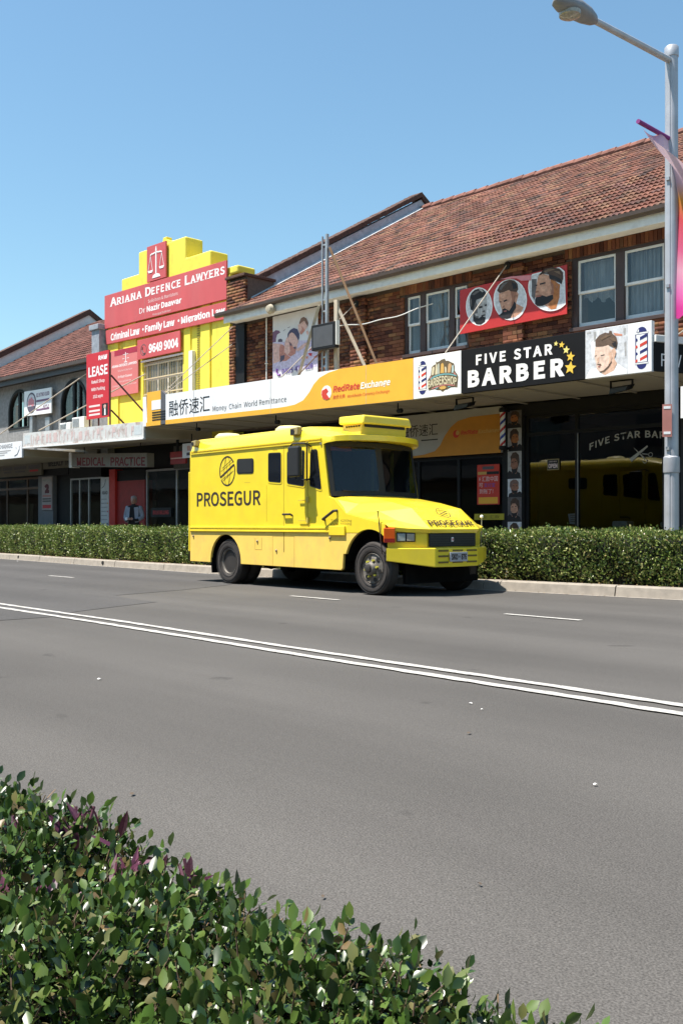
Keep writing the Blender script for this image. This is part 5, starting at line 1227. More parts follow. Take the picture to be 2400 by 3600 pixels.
def M_pole():
    m = bpy.data.materials.new("pole stripes"); m.use_nodes = True; nt = m.node_tree; b = nt.nodes["Principled BSDF"]
    tc = nd(nt, "ShaderNodeTexCoord"); sep = nd(nt, "ShaderNodeSeparateXYZ"); nt.links.new(tc.outputs["Object"], sep.inputs[0])
    at = nd(nt, "ShaderNodeMath", operation='ARCTAN2'); nt.links.new(sep.outputs[1], at.inputs[0]); nt.links.new(sep.outputs[0], at.inputs[1])
    k1 = nd(nt, "ShaderNodeMath", operation='MULTIPLY'); k1.inputs[1].default_value = -1 / (2 * math.pi); nt.links.new(at.outputs[0], k1.inputs[0])
    k2 = nd(nt, "ShaderNodeMath", operation='MULTIPLY_ADD'); k2.inputs[1].default_value = 1 / .30; nt.links.new(sep.outputs[2], k2.inputs[0]); nt.links.new(k1.outputs[0], k2.inputs[2])
    fr = nd(nt, "ShaderNodeMath", operation='FRACT'); nt.links.new(k2.outputs[0], fr.inputs[0])
    rp = nd(nt, "ShaderNodeValToRGB"); rp.color_ramp.interpolation = 'CONSTANT'; el = rp.color_ramp.elements
    el[0].color = (.8, .8, .8, 1); el[1].position = .28; el[1].color = (.5, .03, .03, 1)
    for p, c in ((.5, (.8, .8, .8, 1)), (.78, (.03, .06, .35, 1))): e = el.new(p); e.color = c
    nt.links.new(fr.outputs[0], rp.inputs[0]); nt.links.new(rp.outputs[0], b.inputs["Base Color"]); b.inputs["Roughness"].default_value = .2
    return m
MB().lathe([(.055, .02), (.055, .72)], 20).build("striped_cylinder", M_pole(), r, smooth=True)
for z in (-.06, .72):
    MB().lathe([(.02, 0), (.07, .01), (.078, .04), (.075, .08), (.03, .10)], 18, 'z', (0, 0, z)).build("end_cap", m_black, r, smooth=True)
    MB().box(-.02, .02, 0, .24, z + .02, z + .07).build("bracket", m_black, r)
r = fthing("open_sign", "small framed OPEN sign hanging in the barber's dark window", "window sign", -3.04, .07, 2.15); o_ = (-3.04, .07, 2.15)
panel(r, o_, -3.18, -2.90, 2.15, 2.375, .045, .055, M("gilt edge", (.25, .19, .07), .5), bevel=0); panel(r, o_, -3.16, -2.92, 2.17, 2.355, .041, .045, PC['blk'], bevel=0); text("OPEN", r, m_lpink, -3.145, -2.935, 2.19, 2.28, .0395, bold=.016, off=o_); text("COME IN WE'RE", r, m_lpink, -3.13, -2.95, 2.31, 2.335, .0395, off=o_)
m_decal = M("pale window decal", (.36, .34, .29), .6)
r = fthing("window_lettering", "arched pale FIVE STAR BARBER letters stuck on the barber's window", "window sign", -1.4, .07, 2.5); o_ = (-1.4, .07, 2.5)
text("FIVE STAR BARBER", r, m_decal, -2.22, -.20, 2.50, 2.82, .062, bold=.01, spacing=1.08, off=o_, warp=lambda u, v: (u, (v * .42 + .58 * (1 - (2 * u - 1) ** 2))), thick=0)
r = fthing("scissors_decal", "pale comb and scissors sticker below the window lettering", "window sign", -1.1, .07, 2.2); o_ = (-1.1, .07, 2.2)
sc = MB(o_)
def bar2(p, q, w0, w1):
    d = Vector((q[0] - p[0], q[1] - p[1])).normalized(); n = Vector((-d.y, d.x))
    sc.face([(p[0] - n.x * w0 / 2, .062, p[1] - n.y * w0 / 2), (q[0] - n.x * w1 / 2, .062, q[1] - n.y * w1 / 2), (q[0] + n.x * w1 / 2, .062, q[1] + n.y * w1 / 2), (p[0] + n.x * w0 / 2, .062, p[1] + n.y * w0 / 2)])
bar2((-1.34, 2.27), (-.99, 2.52), .075, .03); bar2((-1.27, 2.50), (-1.06, 2.30), .006, .03)
bar2((-1.10, 2.38), (-.98, 2.365), .016, .012); bar2((-1.08, 2.33), (-1.06, 2.28), .014, .012)
for cx_, cz_ in ((-.93, 2.355), (-1.045, 2.245)):
    for t in range(14):
        a0, a1 = 2 * math.pi * t / 14, 2 * math.pi * (t + 1) / 14
        sc.face([(cx_ + rr * math.cos(a), .062, cz_ + rr * math.sin(a)) for rr, a in ((.045, a0), (.045, a1), (.035, a1), (.035, a0))])
sc.build("sticker", m_decal, r)
r = fthing("paper_notice", "tilted white paper notice at the foot of the barber's window mullion", "notice", -2.58, .1, 1.05); o_ = (-2.58, .1, 1.05)
pn = MB(o_); pn.hexa([(-2.69, .10, 1.07), (-2.46, .10, 1.06), (-2.46, .105, 1.06), (-2.69, .105, 1.07)], [(-2.73, .10, 1.27), (-2.49, .10, 1.28), (-2.49, .105, 1.28), (-2.73, .105, 1.27)]); pn.build("paper", M("blue white paper", (.5, .5, .58), .7), r)
for k in range(4): MB(o_).box(-2.67, -2.52, .097, .0995, 1.11 + .04 * k, 1.125 + .04 * k).build("small_print", PC['g3'], r)
# --- big posters on the brick wall
r, o_ = board("haircut_poster", "red banner with three round haircut portraits on the brick wall between the windows", -5.24, -2.58, 5.15, 6.10, M("red banner vinyl", (.46, .022, .020), .5, var=.10, scale=1.2), y=-.17, t=.02, cat="poster", zr=(5.19, 6.16))
print_shapes(r, [(c, [(u, v + .05 * u) for u, v in p]) for c, p in POSTER], -5.24, -2.58, 5.15, 6.10, -.171, off=o_, name="portrait_print")
r, o_ = board("massage_poster", "white massage poster with two faces and phone number on the brick wall", -11.50, -9.80, 4.60, 6.47, M("lilac white vinyl", (.66, .65, .66), .5, var=.05), y=-.06, t=.02, cat="poster")
print_shapes(r, MASSAGE, -11.50, -9.80, 4.82, 6.50, -.061, off=o_, name="picture_print")
text("0405", r, M("purple ink", (.10, .06, .25), .6), -11.13, -10.70, 4.93, 5.07, -.075, bold=.01, off=o_); text("47", r, M("purple ink", (.10, .06, .25), .6), -10.63, -10.43, 4.94, 5.08, -.075, bold=.01, off=o_); text("228", r, M("purple ink", (.10, .06, .25), .6), -10.24, -9.96, 4.95, 5.09, -.075, bold=.01, off=o_)
hp = MB(o_); hp.path([(-11.31, -.076, 5.09), (-11.33, -.076, 5.0), (-11.26, -.076, 4.92), (-11.19, -.076, 4.92)], [.03, .016, .016, .03], 6); hp.build("handset_symbol", M("purple", (.22, .06, .36), .6), r)

# --- antenna mast with a screen on the awning roof
mo = (-7.4, -2.0, 3.8)
r = fthing("sign_mast", "twin galvanised mast with timber braces standing on the exchange awning", "mast", *mo)
mm = MB(mo); mm.box(-7.60, -7.572, -2.03, -1.99, 3.8, 7.36); mm.build("pole", m_steel, r)
mm = MB(mo); mm.box(-7.46, -7.405, -2.05, -1.99, 3.8, 7.38); mm.build("pole", m_steel, r)
mm = MB(mo)
for z in (7.15, 5.95, 5.7, 4.7, 4.5): mm.box(-7.558, -7.462, -2.025, -1.995, z, z + .03)
mm.build("rung", m_steel, r, kind="stuff")
mt = M("weathered timber", (.50, .42, .32), .9, var=.25, scale=6, stretch=(6, 6, .6)); mt2 = M("brown timber", (.22, .13, .07), .9, var=.2)
def strut(a, b, w, mat, name="brace"):
    MB(mo).path([a, b], w, 4).build(name, mat, r)
strut((-7.37, -2.0, 7.08), (-6.1, -1.6, 4.0), .035, mt2); strut((-7.27, -1.95, 5.92), (-6.42, -1.6, 4.0), .045, mt); strut((-7.62, -2.08, 5.85), (-8.38, -2.12, 4.05), .045, mt)
mm = MB(mo); mm.box(-7.27, -7.17, -1.97, -1.9, 3.85, 5.92); mm.build("upright", mt, r)
strut((-7.5, -2.1, 4.85), (-8.5, -2.15, 4.22), .014, mt2, "wire")
r = fthing("display_screen", "small dark grey flat screen fixed to the mast above the amber sign", "screen", -7.34, -2.15, 4.83); o_ = (-7.34, -2.15, 4.83)
panel(r, o_, -7.72, -6.99, 4.84, 5.40, -2.22, -2.08, m_black, name="case", bevel=.015); panel(r, o_, -7.66, -7.05, 4.90, 5.34, -2.224, -2.2205, M("dead screen", (.07, .07, .075), .5, var=.1), name="screen_face", bevel=0)
MB(o_).box(-6.985, -6.96, -2.2, -2.1, 4.9, 5.42).build("cable_duct", m_white, r)
# --- lights hung under the awning
def flood(x, label):
    rr = fthing("awning_floodlight", label, "floodlight", x, -1.6, 3.3, "floodlights under the awning")
    MB().hexa([(-.20, -.12, -.02), (.16, -.12, .03), (.16, .10, .09), (-.20, .10, .04)], [(-.16, -.12, .10), (.20, -.12, .12), (.20, .10, .17), (-.16, .10, .15)]).build("lamp_body", m_black, rr, bevel=.012)
    MB().hexa([(-.18, -.13, -.0), (.14, -.13, .04), (.14, -.122, .04), (-.18, -.122, .0)], [(-.15, -.13, .09), (.18, -.13, .11), (.18, -.122, .11), (-.15, -.122, .09)]).build("lens", M("lamp lens", (.05, .05, .05), .15), rr)
    b = MB(); b.box(-.22, -.20, -.02, .02, .02, .24); b.box(.19, .21, -.02, .02, .10, .24); b.box(-.22, .21, -.02, .02, .218, .238); b.build("bracket", m_black, rr)
flood(-3.98, "black floodlight on a bracket under the awning below the BARBERSHOP emblem"); flood(-.58, "black floodlight under the awning below the white portrait panel")
def spot(x, label):
    rr = fthing("awning_spotlight", label, "spotlight", x, -1.9, 3.4, "spotlights under the awning")
    zz_ = zaw(x) - 3.4
    MB().tube((0, 0, zz_), (0, 0, zz_ - .12), .014, 8).build("stem", m_black, rr); MB().lathe([(.03, 0), (.045, .02), (.05, .12), (.03, .14)], 12, 'x', (-.02, 0, zz_ - .16)).build("lamp_head", m_black, rr, smooth=True)
spot(-5.47, "black spotlight under the amber end of the exchange sign"); spot(-9.26, "black spotlight under the awning above the van roof"); spot(-12.3, "black spotlight under the awning near the Chinese characters")
# air conditioners and odds on the rusty awning
def aircon(x, y, z, w, label):
    rr = fthing("air_conditioner", label, "air conditioner", x, y, z, "air conditioners on the awning")
    MB().box(0, w, 0, .28, 0, .36).build("case", m_white, rr, bevel=.02)
    s = MB()
    for k in range(7): s.box(.05, w * .6, -.012, .0, .05 + .04 * k, .07 + .04 * k)
    s.build("grille", m_steel, rr, kind="stuff")
aircon(-20.75, -.6, 4.14, .75, "white air conditioner box left of the lease board"); aircon(-21.55, -.6, 4.02, .7, "pale low air conditioner box under the right arched window")
for x in (-20.5, -21.3): pass
r = fthing("wall_bracket", "dark rusty bracket on the awning at the left edge", "bracket", -22.2, -1.2, 3.62)
MB().path([(0, 0, 0), (.05, 0, .3), (.2, 0, .42), (.35, 0, .3)], .03, 6).build("arm", m_rod, r); MB().prism([(-.12, 0), (.28, 0), (.2, .22), (-.05, .25)], 'y', -.1, .1).build("foot", m_black, r)
r = fthing("side_shop_sign", "white hanging sign panel just right of the lamp post under the awning", "hanging sign", 1.1, -2.2, 2.7)
MB().box(-.30, .9, -.03, .03, .03, .53).build("panel", m_signwhite, r); MB().box(-.12, -.02, -.034, -.03, .1, .33).build("dark_mark", PC['blk'], r)
MB().tube((.1, 0, .5), (.1, 0, .86), .015, 6).build("hanger", m_black, r); MB().tube((.7, 0, .5), (.7, 0, .86), .015, 6).build("hanger", m_black, r)
# barber's furniture glimpsed inside
r = fthing("barber_counter", "dim counter with towels inside the barber's window", "counter", -1.5, 1.2, .15)
MB().box(-1.5, .6, 0, .5, 0, .85).build("counter_body", m_room, r); MB().box(-.95, -.6, .1, .4, .85, .98).build("towel_stack", PC['lg'], r, bevel=.03); MB().box(.1, .4, .1, .4, .85, .95).build("towel_stack", PC['g6'], r, bevel=.03)
# ------------------------------------------------------------------ the armoured van
m_vy = M("van yellow paint", (.87, .665, .030), .36, var=.05, scale=3, coat=.6, dirt=(.70, .50, .05), dirt_amt=.35, dirt_scale=2.2)
m_vs = M("faded skirt paint", (.85, .585, .11), .55, var=.05, scale=4, coat=.1, dirt=(.55, .36, .14), dirt_amt=.5, dirt_scale=3.0, stretch=(1, 1, .6))
m_vg = M("van dark glass", (.010, .013, .018), .04, var=.0, spec=.7)
m_wsg = M_glass("tinted windscreen", (.34, .42, .50), ior=1.6)
m_vrub = M("black rubber", (.014, .014, .014), .6)
m_vunder = M("underbody black", (.006, .006, .006), .9, var=.3, spec=.1)
m_tyre = M("tyre", (.042, .036, .032), .88, var=.25, scale=10, bump=.3, bscale=50)
m_rim = M("dusty steel rim", (.16, .145, .125), .6, metal=.3, var=.3, scale=9)
m_hub = M("dark hub", (.045, .04, .036), .6, metal=.3, var=.3)
m_nut = M("yellow nut tags", (.45, .42, .05), .5)
m_vblk = M("brown black vinyl", (.035, .022, .018), .5)
m_chrome = M("worn chrome", (.5, .5, .5), .3, metal=.9, var=.2)
vo = thing("armoured_van", "yellow armoured cash van parked at the kerb beside the hedge", "van", (-14.5, 11.31, 0), R(-1.5))
W = .98
def arc(cx, cz, r, a0, a1, n=14):
    return [(cx + r * math.cos(R(a0 + (a1 - a0) * t / n)), cz + r * math.sin(R(a0 + (a1 - a0) * t / n))) for t in range(n + 1)]
side = [(-1.22, .925), (-1.22, 2.42), (2.66, 2.42), (2.69, 2.36), (2.84, 1.49), (2.98, 1.455), (3.26, 1.22), (4.12, 1.06)] + arc(3.77, .42, .56, 51.3, 115.6)
skirt = [(-1.22, .37), (-.53, .37)] + arc(-.05, .40, .48, 176, 4) + [(.43, .365), (3.12, .35), (3.16, .38), (3.18, .60)] + arc(3.77, .42, .56, 161, 115.6) + [(-1.22, .922)]
body = MB()
for s in (-1, 1):
    body.prism(side, 'y', s * W, s * (W - .045))
rs0 = [(-.98, 2.42), (-.972, 2.50), (-.94, 2.575), (-.88, 2.625), (-.78, 2.65), (-.4, 2.675), (0, 2.685)]
rsec = rs0 + [(-y, z) for y, z in rs0[-2::-1]]
bodyo = body.build("body", m_vy, vo, bevel=.006)
roofm = MB()
visor = [(2.66, -.98, 2.40), (2.80, -.975, 2.425), (2.92, -.90, 2.445), (3.02, -.78, 2.455), (3.13, -.62, 2.46), (3.18, -.35, 2.465), (3.19, 0, 2.47)]
visor = visor + [(x, -y, z) for x, y, z in visor[-2::-1]]
roofm.loft([[(-1.20, y * .985, z - (.05 if z > 2.45 else .0)) for y, z in rsec], [(-1.15, y, z) for y, z in rsec], [(2.12, y, z) for y, z in rsec], visor, [(x, y, z - .085) for x, y, z in visor], [(min(x, 2.72 + .2 * (1 - (y / .98) ** 2)) - .02, y * .97, z - .08) for x, y, z in visor]])
roofm.face([(-1.20, y * .985, z - (.05 if z > 2.45 else .0)) for y, z in rsec])
roofm.build("roof", m_vy, vo, smooth=True)
rearm = MB(); rearm.box(-1.222, -1.17, -.935, .935, .45, 2.415); rearm.build("rear_wall", m_vy, vo, bevel=.01)
MB().box(-1.275, -1.223, -.985, .985, .55, 2.04).build("rear_frame", m_vy, vo, bevel=.015)
MB().box(-1.30, -1.2, -.97, .97, .36, .55).build("rear_step", m_vunder, vo, bevel=.02)
for s in (-1, 1):
    k = MB(); k.prism(skirt, 'y', s * (W - .004), s * (W - .05)); k.build("skirt", m_vs, vo, bevel=.006)
    b = MB()
    for z0, z1 in ((.928, .962), (.985, 1.02)): b.prism([(s * W - s * .001, z0), (s * (W + .022), z0 + .006), (s * (W + .022), z1 - .006), (s * W - s * .001, z1)], 'x', -1.2, 2.86)
    b.prism([(s * W, .955), (s * (W + .012), .955), (s * (W + .012), .99), (s * W, .99)], 'x', -1.2, 2.86)
    b.build("rub_rail", m_vy, vo)
    MB().box(2.865, 3.24, s * W - (.03 if s < 0 else .0), s * W + (.0 if s < 0 else .03), .885, 1.035).build("step_box", m_vy, vo, bevel=.008)
    b = MB()
    for z0, z1 in ((2.352, 2.378), (2.395, 2.425)): b.prism([(s * W - s * .001, z0), (s * (W + .02), z0 + .005), (s * (W + .02), z1 - .004), (s * W - s * .001, z1)], 'x', -1.18, 2.66)
    b.build("roof_rail", m_vy, vo)
# bonnet
def hsec(l): return l + [(x, -y, z) for x, y, z in l[-2::-1]]
def asy(l):      # the nose is swept less on the far side
    r = hsec(l); n = len(r)
    return r[:n // 2 + 1] + [(x + .13 * max(0, (abs(y) - .5) / .48), y, z) for x, y, z in r[n // 2 + 1:]]
H0 = hsec([(2.84, -.979, 1.465), (2.89, -.74, 1.495), (2.97, -.48, 1.51), (3.03, 0, 1.515)])
H1 = hsec([(3.26, -.979, 1.225), (3.27, -.74, 1.375), (3.28, -.52, 1.475), (3.30, 0, 1.485)])
H2 = hsec([(3.72, -.979, 1.14), (3.76, -.76, 1.25), (3.80, -.52, 1.392), (3.82, 0, 1.40)])
H3 = hsec([(4.125, -.979, 1.062), (4.17, -.78, 1.115), (4.22, -.53, 1.298), (4.22, 0, 1.298)])
H4 = asy([(4.17, -.965, 1.025), (4.37, -.76, 1.0), (4.60, -.52, .985), (4.60, 0, .985)])
H5 = asy([(4.16, -.955, .965), (4.355, -.75, .94), (4.56, -.515, .93), (4.58, 0, .93)])
hd = MB(); hd.loft([H0, H1, H2, H3, H4, H5]); hd.build("bonnet", m_vy, vo, bevel=.010)
ff = MB()
F1 = asy([(4.13, -.94, .965), (4.31, -.74, .94), (4.52, -.51, .93), (4.54, 0, .93)])
F2 = [(x, y, .70) for x, y, z in F1]
ff.loft([F1, F2]); ff.build("front_panel", m_vy, vo)
# bumper
bp = MB()
plan = hsec([(4.17, -1.0, 0), (4.40, -.74, 0), (4.63, -.46, 0), (4.64, 0, 0)])
plan = plan[:4] + [(4.635, .46, 0), (4.50, .74, 0), (4.33, 1.0, 0)]
lowz = [.52, .475, .43, .425, .43, .47, .52]
A = [(x, y, .71) for x, y, _ in plan]; Bq = [(x, y, lz) for (x, y, _), lz in zip(plan, lowz)]
A2 = [(x - .10, y * .93, .71) for x, y, _ in plan]; B2 = [(x - .10, y * .93, lz) for (x, y, _), lz in zip(plan, lowz)]
bp.loft([A2, A, Bq, B2])
bmp = bp.build("bumper", m_vy, vo, bevel=.012)
for a, b in ((-.40, -.19), (-.10, .12), (.21, .43)):
    for z in (.655, .575, .485):
        if -.2 < (a + b) / 2 < .2 and z == .575: continue
        MB().box(4.6385, 4.646, a, b, z, z + .026).build("bumper_slot", M("slot brown", (.16, .11, .02), .7), bmp)
pt = MB().box(4.655, 4.668, -.18, .20, .505, .645).build("number_plate", M("plate white", (.38, .38, .40), .5, var=.1), bmp, bevel=.004)
pm = text_mesh("SKO·876", .02)
def place_text(me, mat, parent, O, U, V, w, hgt, name="lettering"):
    """fit letters into the parallelogram O + u*w*U + v*h*V"""
    n = len(me.vertices); co = np.zeros(n * 3, np.float32); me.vertices.foreach_get("co", co); co = co.reshape(-1, 3)
    mn, mx = co.min(0), co.max(0)
    u = (co[:, 0] - mn[0]) / (mx[0] - mn[0]) * w; v = (co[:, 1] - mn[1]) / (mx[1] - mn[1]) * hgt
    P = np.array(O)[None] + u[:, None] * np.array(U)[None] + v[:, None] * np.array(V)[None]
    me.vertices.foreach_set("co", P.astype(np.float32).ravel()); me.materials.clear(); me.materials.append(mat); me.update()
    o = bpy.data.objects.new(name, me); col.objects.link(o); o.parent = parent
    return o
place_text(pm, m_vblk, pt, (4.6695, -.155, .53), (0, 1, 0), (0, 0, 1), .33, .09)
# grille and lights
gr = MB().box(4.535, 4.558, -.50, .50, .725, .925).build("grille", m_vrub, vo, bevel=.008)
gb2 = MB()
for k in range(5): gb2.box(4.558, 4.564, -.49, .49, .745 + .036 * k, .757 + .036 * k)
gb2.build("grille_bar", M("grille bar", (.02, .02, .02), .4), gr, kind="stuff")
MB().box(4.558, 4.57, -.045, .0, .80, .865).build("badge", PC['w'], gr, bevel=.004); MB().box(4.5705, 4.573, -.034, -.012, .815, .848).build("badge_mark", PC['red'], gr)
m_amber = M("amber lens", (.62, .10, .012), .15, var=.1); m_hl = M("headlamp glass", (.50, .56, .52), .08, metal=.4, var=.2, scale=20)
for s in (-1, 1):
    # lamps follow the chamfered corner from (4.10,-.96) to (4.52,-.51)
    ax, ay, bx_, by = 4.125, -.965, 4.53, -.515
    ln = math.hypot(bx_ - ax, by - ay); dx, dy = (bx_ - ax) / ln, (by - ay) / ln; nx, ny = dy, -dx
    def onc(t0, t1, z0, z1, d0, d1):
        P = lambda t, d, z: (ax + dx * t * ln + nx * d, (ay + dy * t * ln + ny * d) if s < 0 else -(ay + dy * t * ln + ny * d), z)
        return MB().hexa([P(t0, d0, z0), P(t1, d0, z0), P(t1, d1, z0), P(t0, d1, z0)], [P(t0, d0, z1), P(t1, d0, z1), P(t1, d1, z1), P(t0, d1, z1)])
    nx, ny = dy, -dx
    onc(-.06, .22, .79, 1.005, -.04, .06).build("indicator", m_amber, vo, bevel=.012)
    onc(-.05, .21, .79, .85, .0605, .066).build("marker_lens", M("dark red lens", (.25, .02, .015), .2), vo)
    hb = onc(.25, .70, .80, .935, -.03, .012).build("headlamp_case", m_vrub, vo)
    onc(.27, .46, .815, .92, .0125, .022).build("headlamp", m_hl, hb, bevel=.004); onc(.50, .68, .815, .92, .0125, .022).build("headlamp", M("fog lamp glass", (.36, .33, .26), .15), hb, bevel=.004)
    onc(.72, .98, .74, .93, -.04, .004).build("lamp_surround", m_vy, vo)
MB().box(4.12, 4.18, -.62, .97, .17, .60).build("nose_shade_panel", m_vunder, vo)  # added black panel, darkens under the nose and hides the far wheel
# windscreen
wsf = MB()
def wsp(u, v):   # u -1..1 across, v 0..1 up
    x = (2.855 + .17 * (1 - u * u)) * (1 - v) + (2.715 + .17 * (1 - u * u)) * v
    return (x, u * .955, 1.50 + .86 * v + .012 * (1 - u * u))
for u0, u1, v0, v1 in ((-1, 1, 0, .09), (-1, 1, .91, 1), (-1, -.92, .09, .91), (-.07, .07, .09, .91), (.92, 1, .09, .91)):
    nn_ = max(1, int((u1 - u0) * 6))
    wsf.loft([[wsp(u0 + (u1 - u0) * i / nn_, v) for i in range(nn_ + 1)] for v in (v0, v1)])
wf2 = wsf.build("windscreen_surround", m_vrub, vo, fix=False)
# cab seen through the windscreen
cab = MB(); cab.box(1.2, 2.70, -.92, .92, 1.0, 1.08); cab.box(1.15, 1.2, -.92, .92, 1.08, 2.4); cab.box(1.2, 2.68, -.93, -.90, 1.08, 2.38); cab.box(1.2, 2.68, .90, .93, 1.08, 2.38); cab.box(1.2, 2.6, -.92, .92, 2.39, 2.41)
cabo = cab.build("cab_lining", M("cab grey", (.075, .08, .09), .8, var=.2), vo)
MB().hexa([(2.45, -.9, 1.30), (2.80, -.9, 1.42), (2.80, .9, 1.42), (2.45, .9, 1.30)], [(2.42, -.9, 1.45), (2.78, -.9, 1.47), (2.78, .9, 1.47), (2.42, .9, 1.45)]).build("dashboard", M("dash grey", (.05, .052, .056), .7), cabo, bevel=.02)
for yy in (-.45, .45):
    st2 = MB().box(1.55, 2.02, yy - .25, yy + .25, 1.1, 1.42).build("cab_seat", M("seat cloth", (.06, .065, .085), .9), cabo, bevel=.05)
    MB().hexa([(1.48, yy - .25, 1.40), (1.64, yy - .25, 1.40), (1.64, yy + .25, 1.40), (1.48, yy + .25, 1.40)], [(1.38, yy - .23, 2.05), (1.50, yy - .23, 2.05), (1.50, yy + .23, 2.05), (1.38, yy + .23, 2.05)]).build("backrest", M("seat cloth", (.06, .065, .085), .9), st2, bevel=.04)
MB().lathe([(.20, -.012), (.215, 0), (.20, .012), (.188, 0)], 28, 'x', (2.36, -.45, 1.50), close=True).build("steering_wheel", m_vrub, cabo, smooth=True)
for k, (yy, ww) in enumerate(((-.72, .12), (-.40, .16), (.02, .10), (.52, .14))):
    MB().box(2.60, 2.74, yy, yy + ww, 1.472, 1.476 + .012 * k).build("dash_paper", M("dash paper", (.55, .6, .62), .7), cabo)
for yy in (.895,):
    for x0 in (1.75, 2.25): MB().box(x0, x0 + .07, yy - .01, yy + .003, 1.5, 2.3).build("door_pillar", M("pillar cream", (.45, .40, .12), .7), cabo)
MB().box(2.52, 2.66, -.82, -.35, 2.24, 2.33).build("sun_visor", M("red visor", (.40, .05, .06), .7), cabo, bevel=.01)
for u0, u1 in ((-.92, -.07), (.07, .92)):
    p = MB(); p.loft([[(lambda q: (q[0] + .006, q[1], q[2]))(wsp(u0 + (u1 - u0) * i / 8, .09 + .82 * j / 3)) for i in range(9)] for j in range(4)])
    p.build("windscreen_pane", m_wsg, wf2, smooth=True, fix=False)
wp = MB(); wp.path([wsp(-.12, .03), tuple(Vector(wsp(-.80, .10)) + Vector((.03, 0, 0)))], .008, 5); wp.path([wsp(.80, .03), tuple(Vector(wsp(.14, .10)) + Vector((.03, 0, 0)))], .008, 5); wp.build("wiper", m_vrub, wf2)
# side windows (near and far side alike), gasket then glass
def rrect(pts, r=.04):
    out = []
    n = len(pts)
    for i in range(n):
        p0, p1, p2 = Vector(pts[i - 1]), Vector(pts[i]), Vector(pts[(i + 1) % n])
        a = (p0 - p1).normalized() * r; b = (p2 - p1).normalized() * r
        for t in (0, .5, 1): out.append(tuple(p1 + a * (1 - t) ** 2 + b * t ** 2))
    return out
wins = [[(1.25, 1.775), (1.61, 1.745), (1.61, 2.25), (1.25, 2.26)], [(1.77, 1.725), (2.225, 1.665), (2.24, 2.25), (1.77, 2.255)], [(2.365, 1.665), (2.665, 1.60), (2.56, 2.25), (2.385, 2.25)], [(.35, 1.955), (.80, 1.945), (.80, 2.18), (.35, 2.19)]]
for s in (-1, 1):
    for k, w in enumerate(wins):
        c = Vector((sum(p[0] for p in w) / 4, sum(p[1] for p in w) / 4))
        big = [tuple(c + (Vector(p) - c) * 1.0 + (Vector(p) - c).normalized() * .03) for p in w]
        wo = MB().prism(rrect(big, .05), 'y', s * (W + .006), s * (W - .02)).build("side_window", m_vrub if k == 3 else m_vy, vo)
        g0 = MB().prism(rrect(w, .04), 'y', s * (W + .0085), s * (W - .01)).build("gasket", m_vrub, wo)
        sm = [tuple(c + (Vector(p) - c) * .94) for p in w]
        MB().prism(rrect(sm, .03), 'y', s * (W + .0105), s * (W)).build("glass", m_vg if k != 3 else m_vrub, wo)
    # door outline, hinges, handles
    d = MB(); yy = s * (W + .0015); yi = s * (W - .004)
    for x0, x1, z0, z1 in ((1.672, 1.680, 1.03, 2.33), (2.300, 2.310, 1.03, 2.34), (1.68, 2.30, 2.332, 2.340), (1.672, 1.680, .60, .922), (1.195, 1.200, 1.1, 1.72)):
        d.box(x0, x1, min(yy, yi), max(yy, yi), z0, z1)
    d.build("door_gap", M("shadow gap", (.22, .15, .01), .8), vo, kind="stuff")
    h2 = MB(); ya, yb2 = sorted((s * W, s * (W + .035)))
    for z in (2.29, 1.41, 1.08): h2.box(2.315, 2.35, ya, yb2, z, z + .09); h2.box(2.10, 2.315, ya + (.02 if s > 0 else .0), yb2 - (.0 if s > 0 else .02), z + .03, z + .04) if z < 2 else None
    h2.build("hinge", M("hinge yellow", (.55, .44, .08), .5), vo)
    h3 = MB(); y1 = s * (W + .04)
    h3.path([(1.69, s * W, 1.22), (1.70, y1, 1.222), (1.90, y1, 1.222), (1.91, s * W, 1.20)], .017, 8); h3.build("door_handle", m_vblk, vo)
    h4 = MB(); h4.path([(2.74, s * W, 1.13), (2.76, s * (W + .06), 1.135), (3.02, s * (W + .06), 1.265), (3.04, s * W, 1.27)], .022, 8); h4.build("grab_handle", m_vblk, vo)
    for x in (1.25, 1.6, 2.0, 2.45): pass
sp_ = MB()
for x0, x1, z0, z1 in ((.86, .865, .63, .83), (1.05, 1.055, .63, .83), (1.36, 1.365, .36, .86), (1.95, 1.955, .36, .86)): sp_.box(x0, x1, -.9785, -.970, z0, z1)
for x0, x1, z in ((.86, 1.055, .627), (1.36, 1.955, .862), (.55, .72, 1.78)): sp_.box(x0, x1, -.9785 if z < 1 else -.9815, -.970, z, z + .004)
sp_.build("hatch_gap", M("skirt gap", (.42, .28, .06), .8), vo, kind="stuff")
for x, z in ((1.47, .62), (.93, .77), (-1.1, .84), (2.86, .845)): MB().lathe([(.022, 0), (.022, -.012), (.012, -.02)], 10, 'y', (x, -W + .004, z)).build("lock", M("lock steel", (.25, .2, .15), .5, metal=.5), vo)
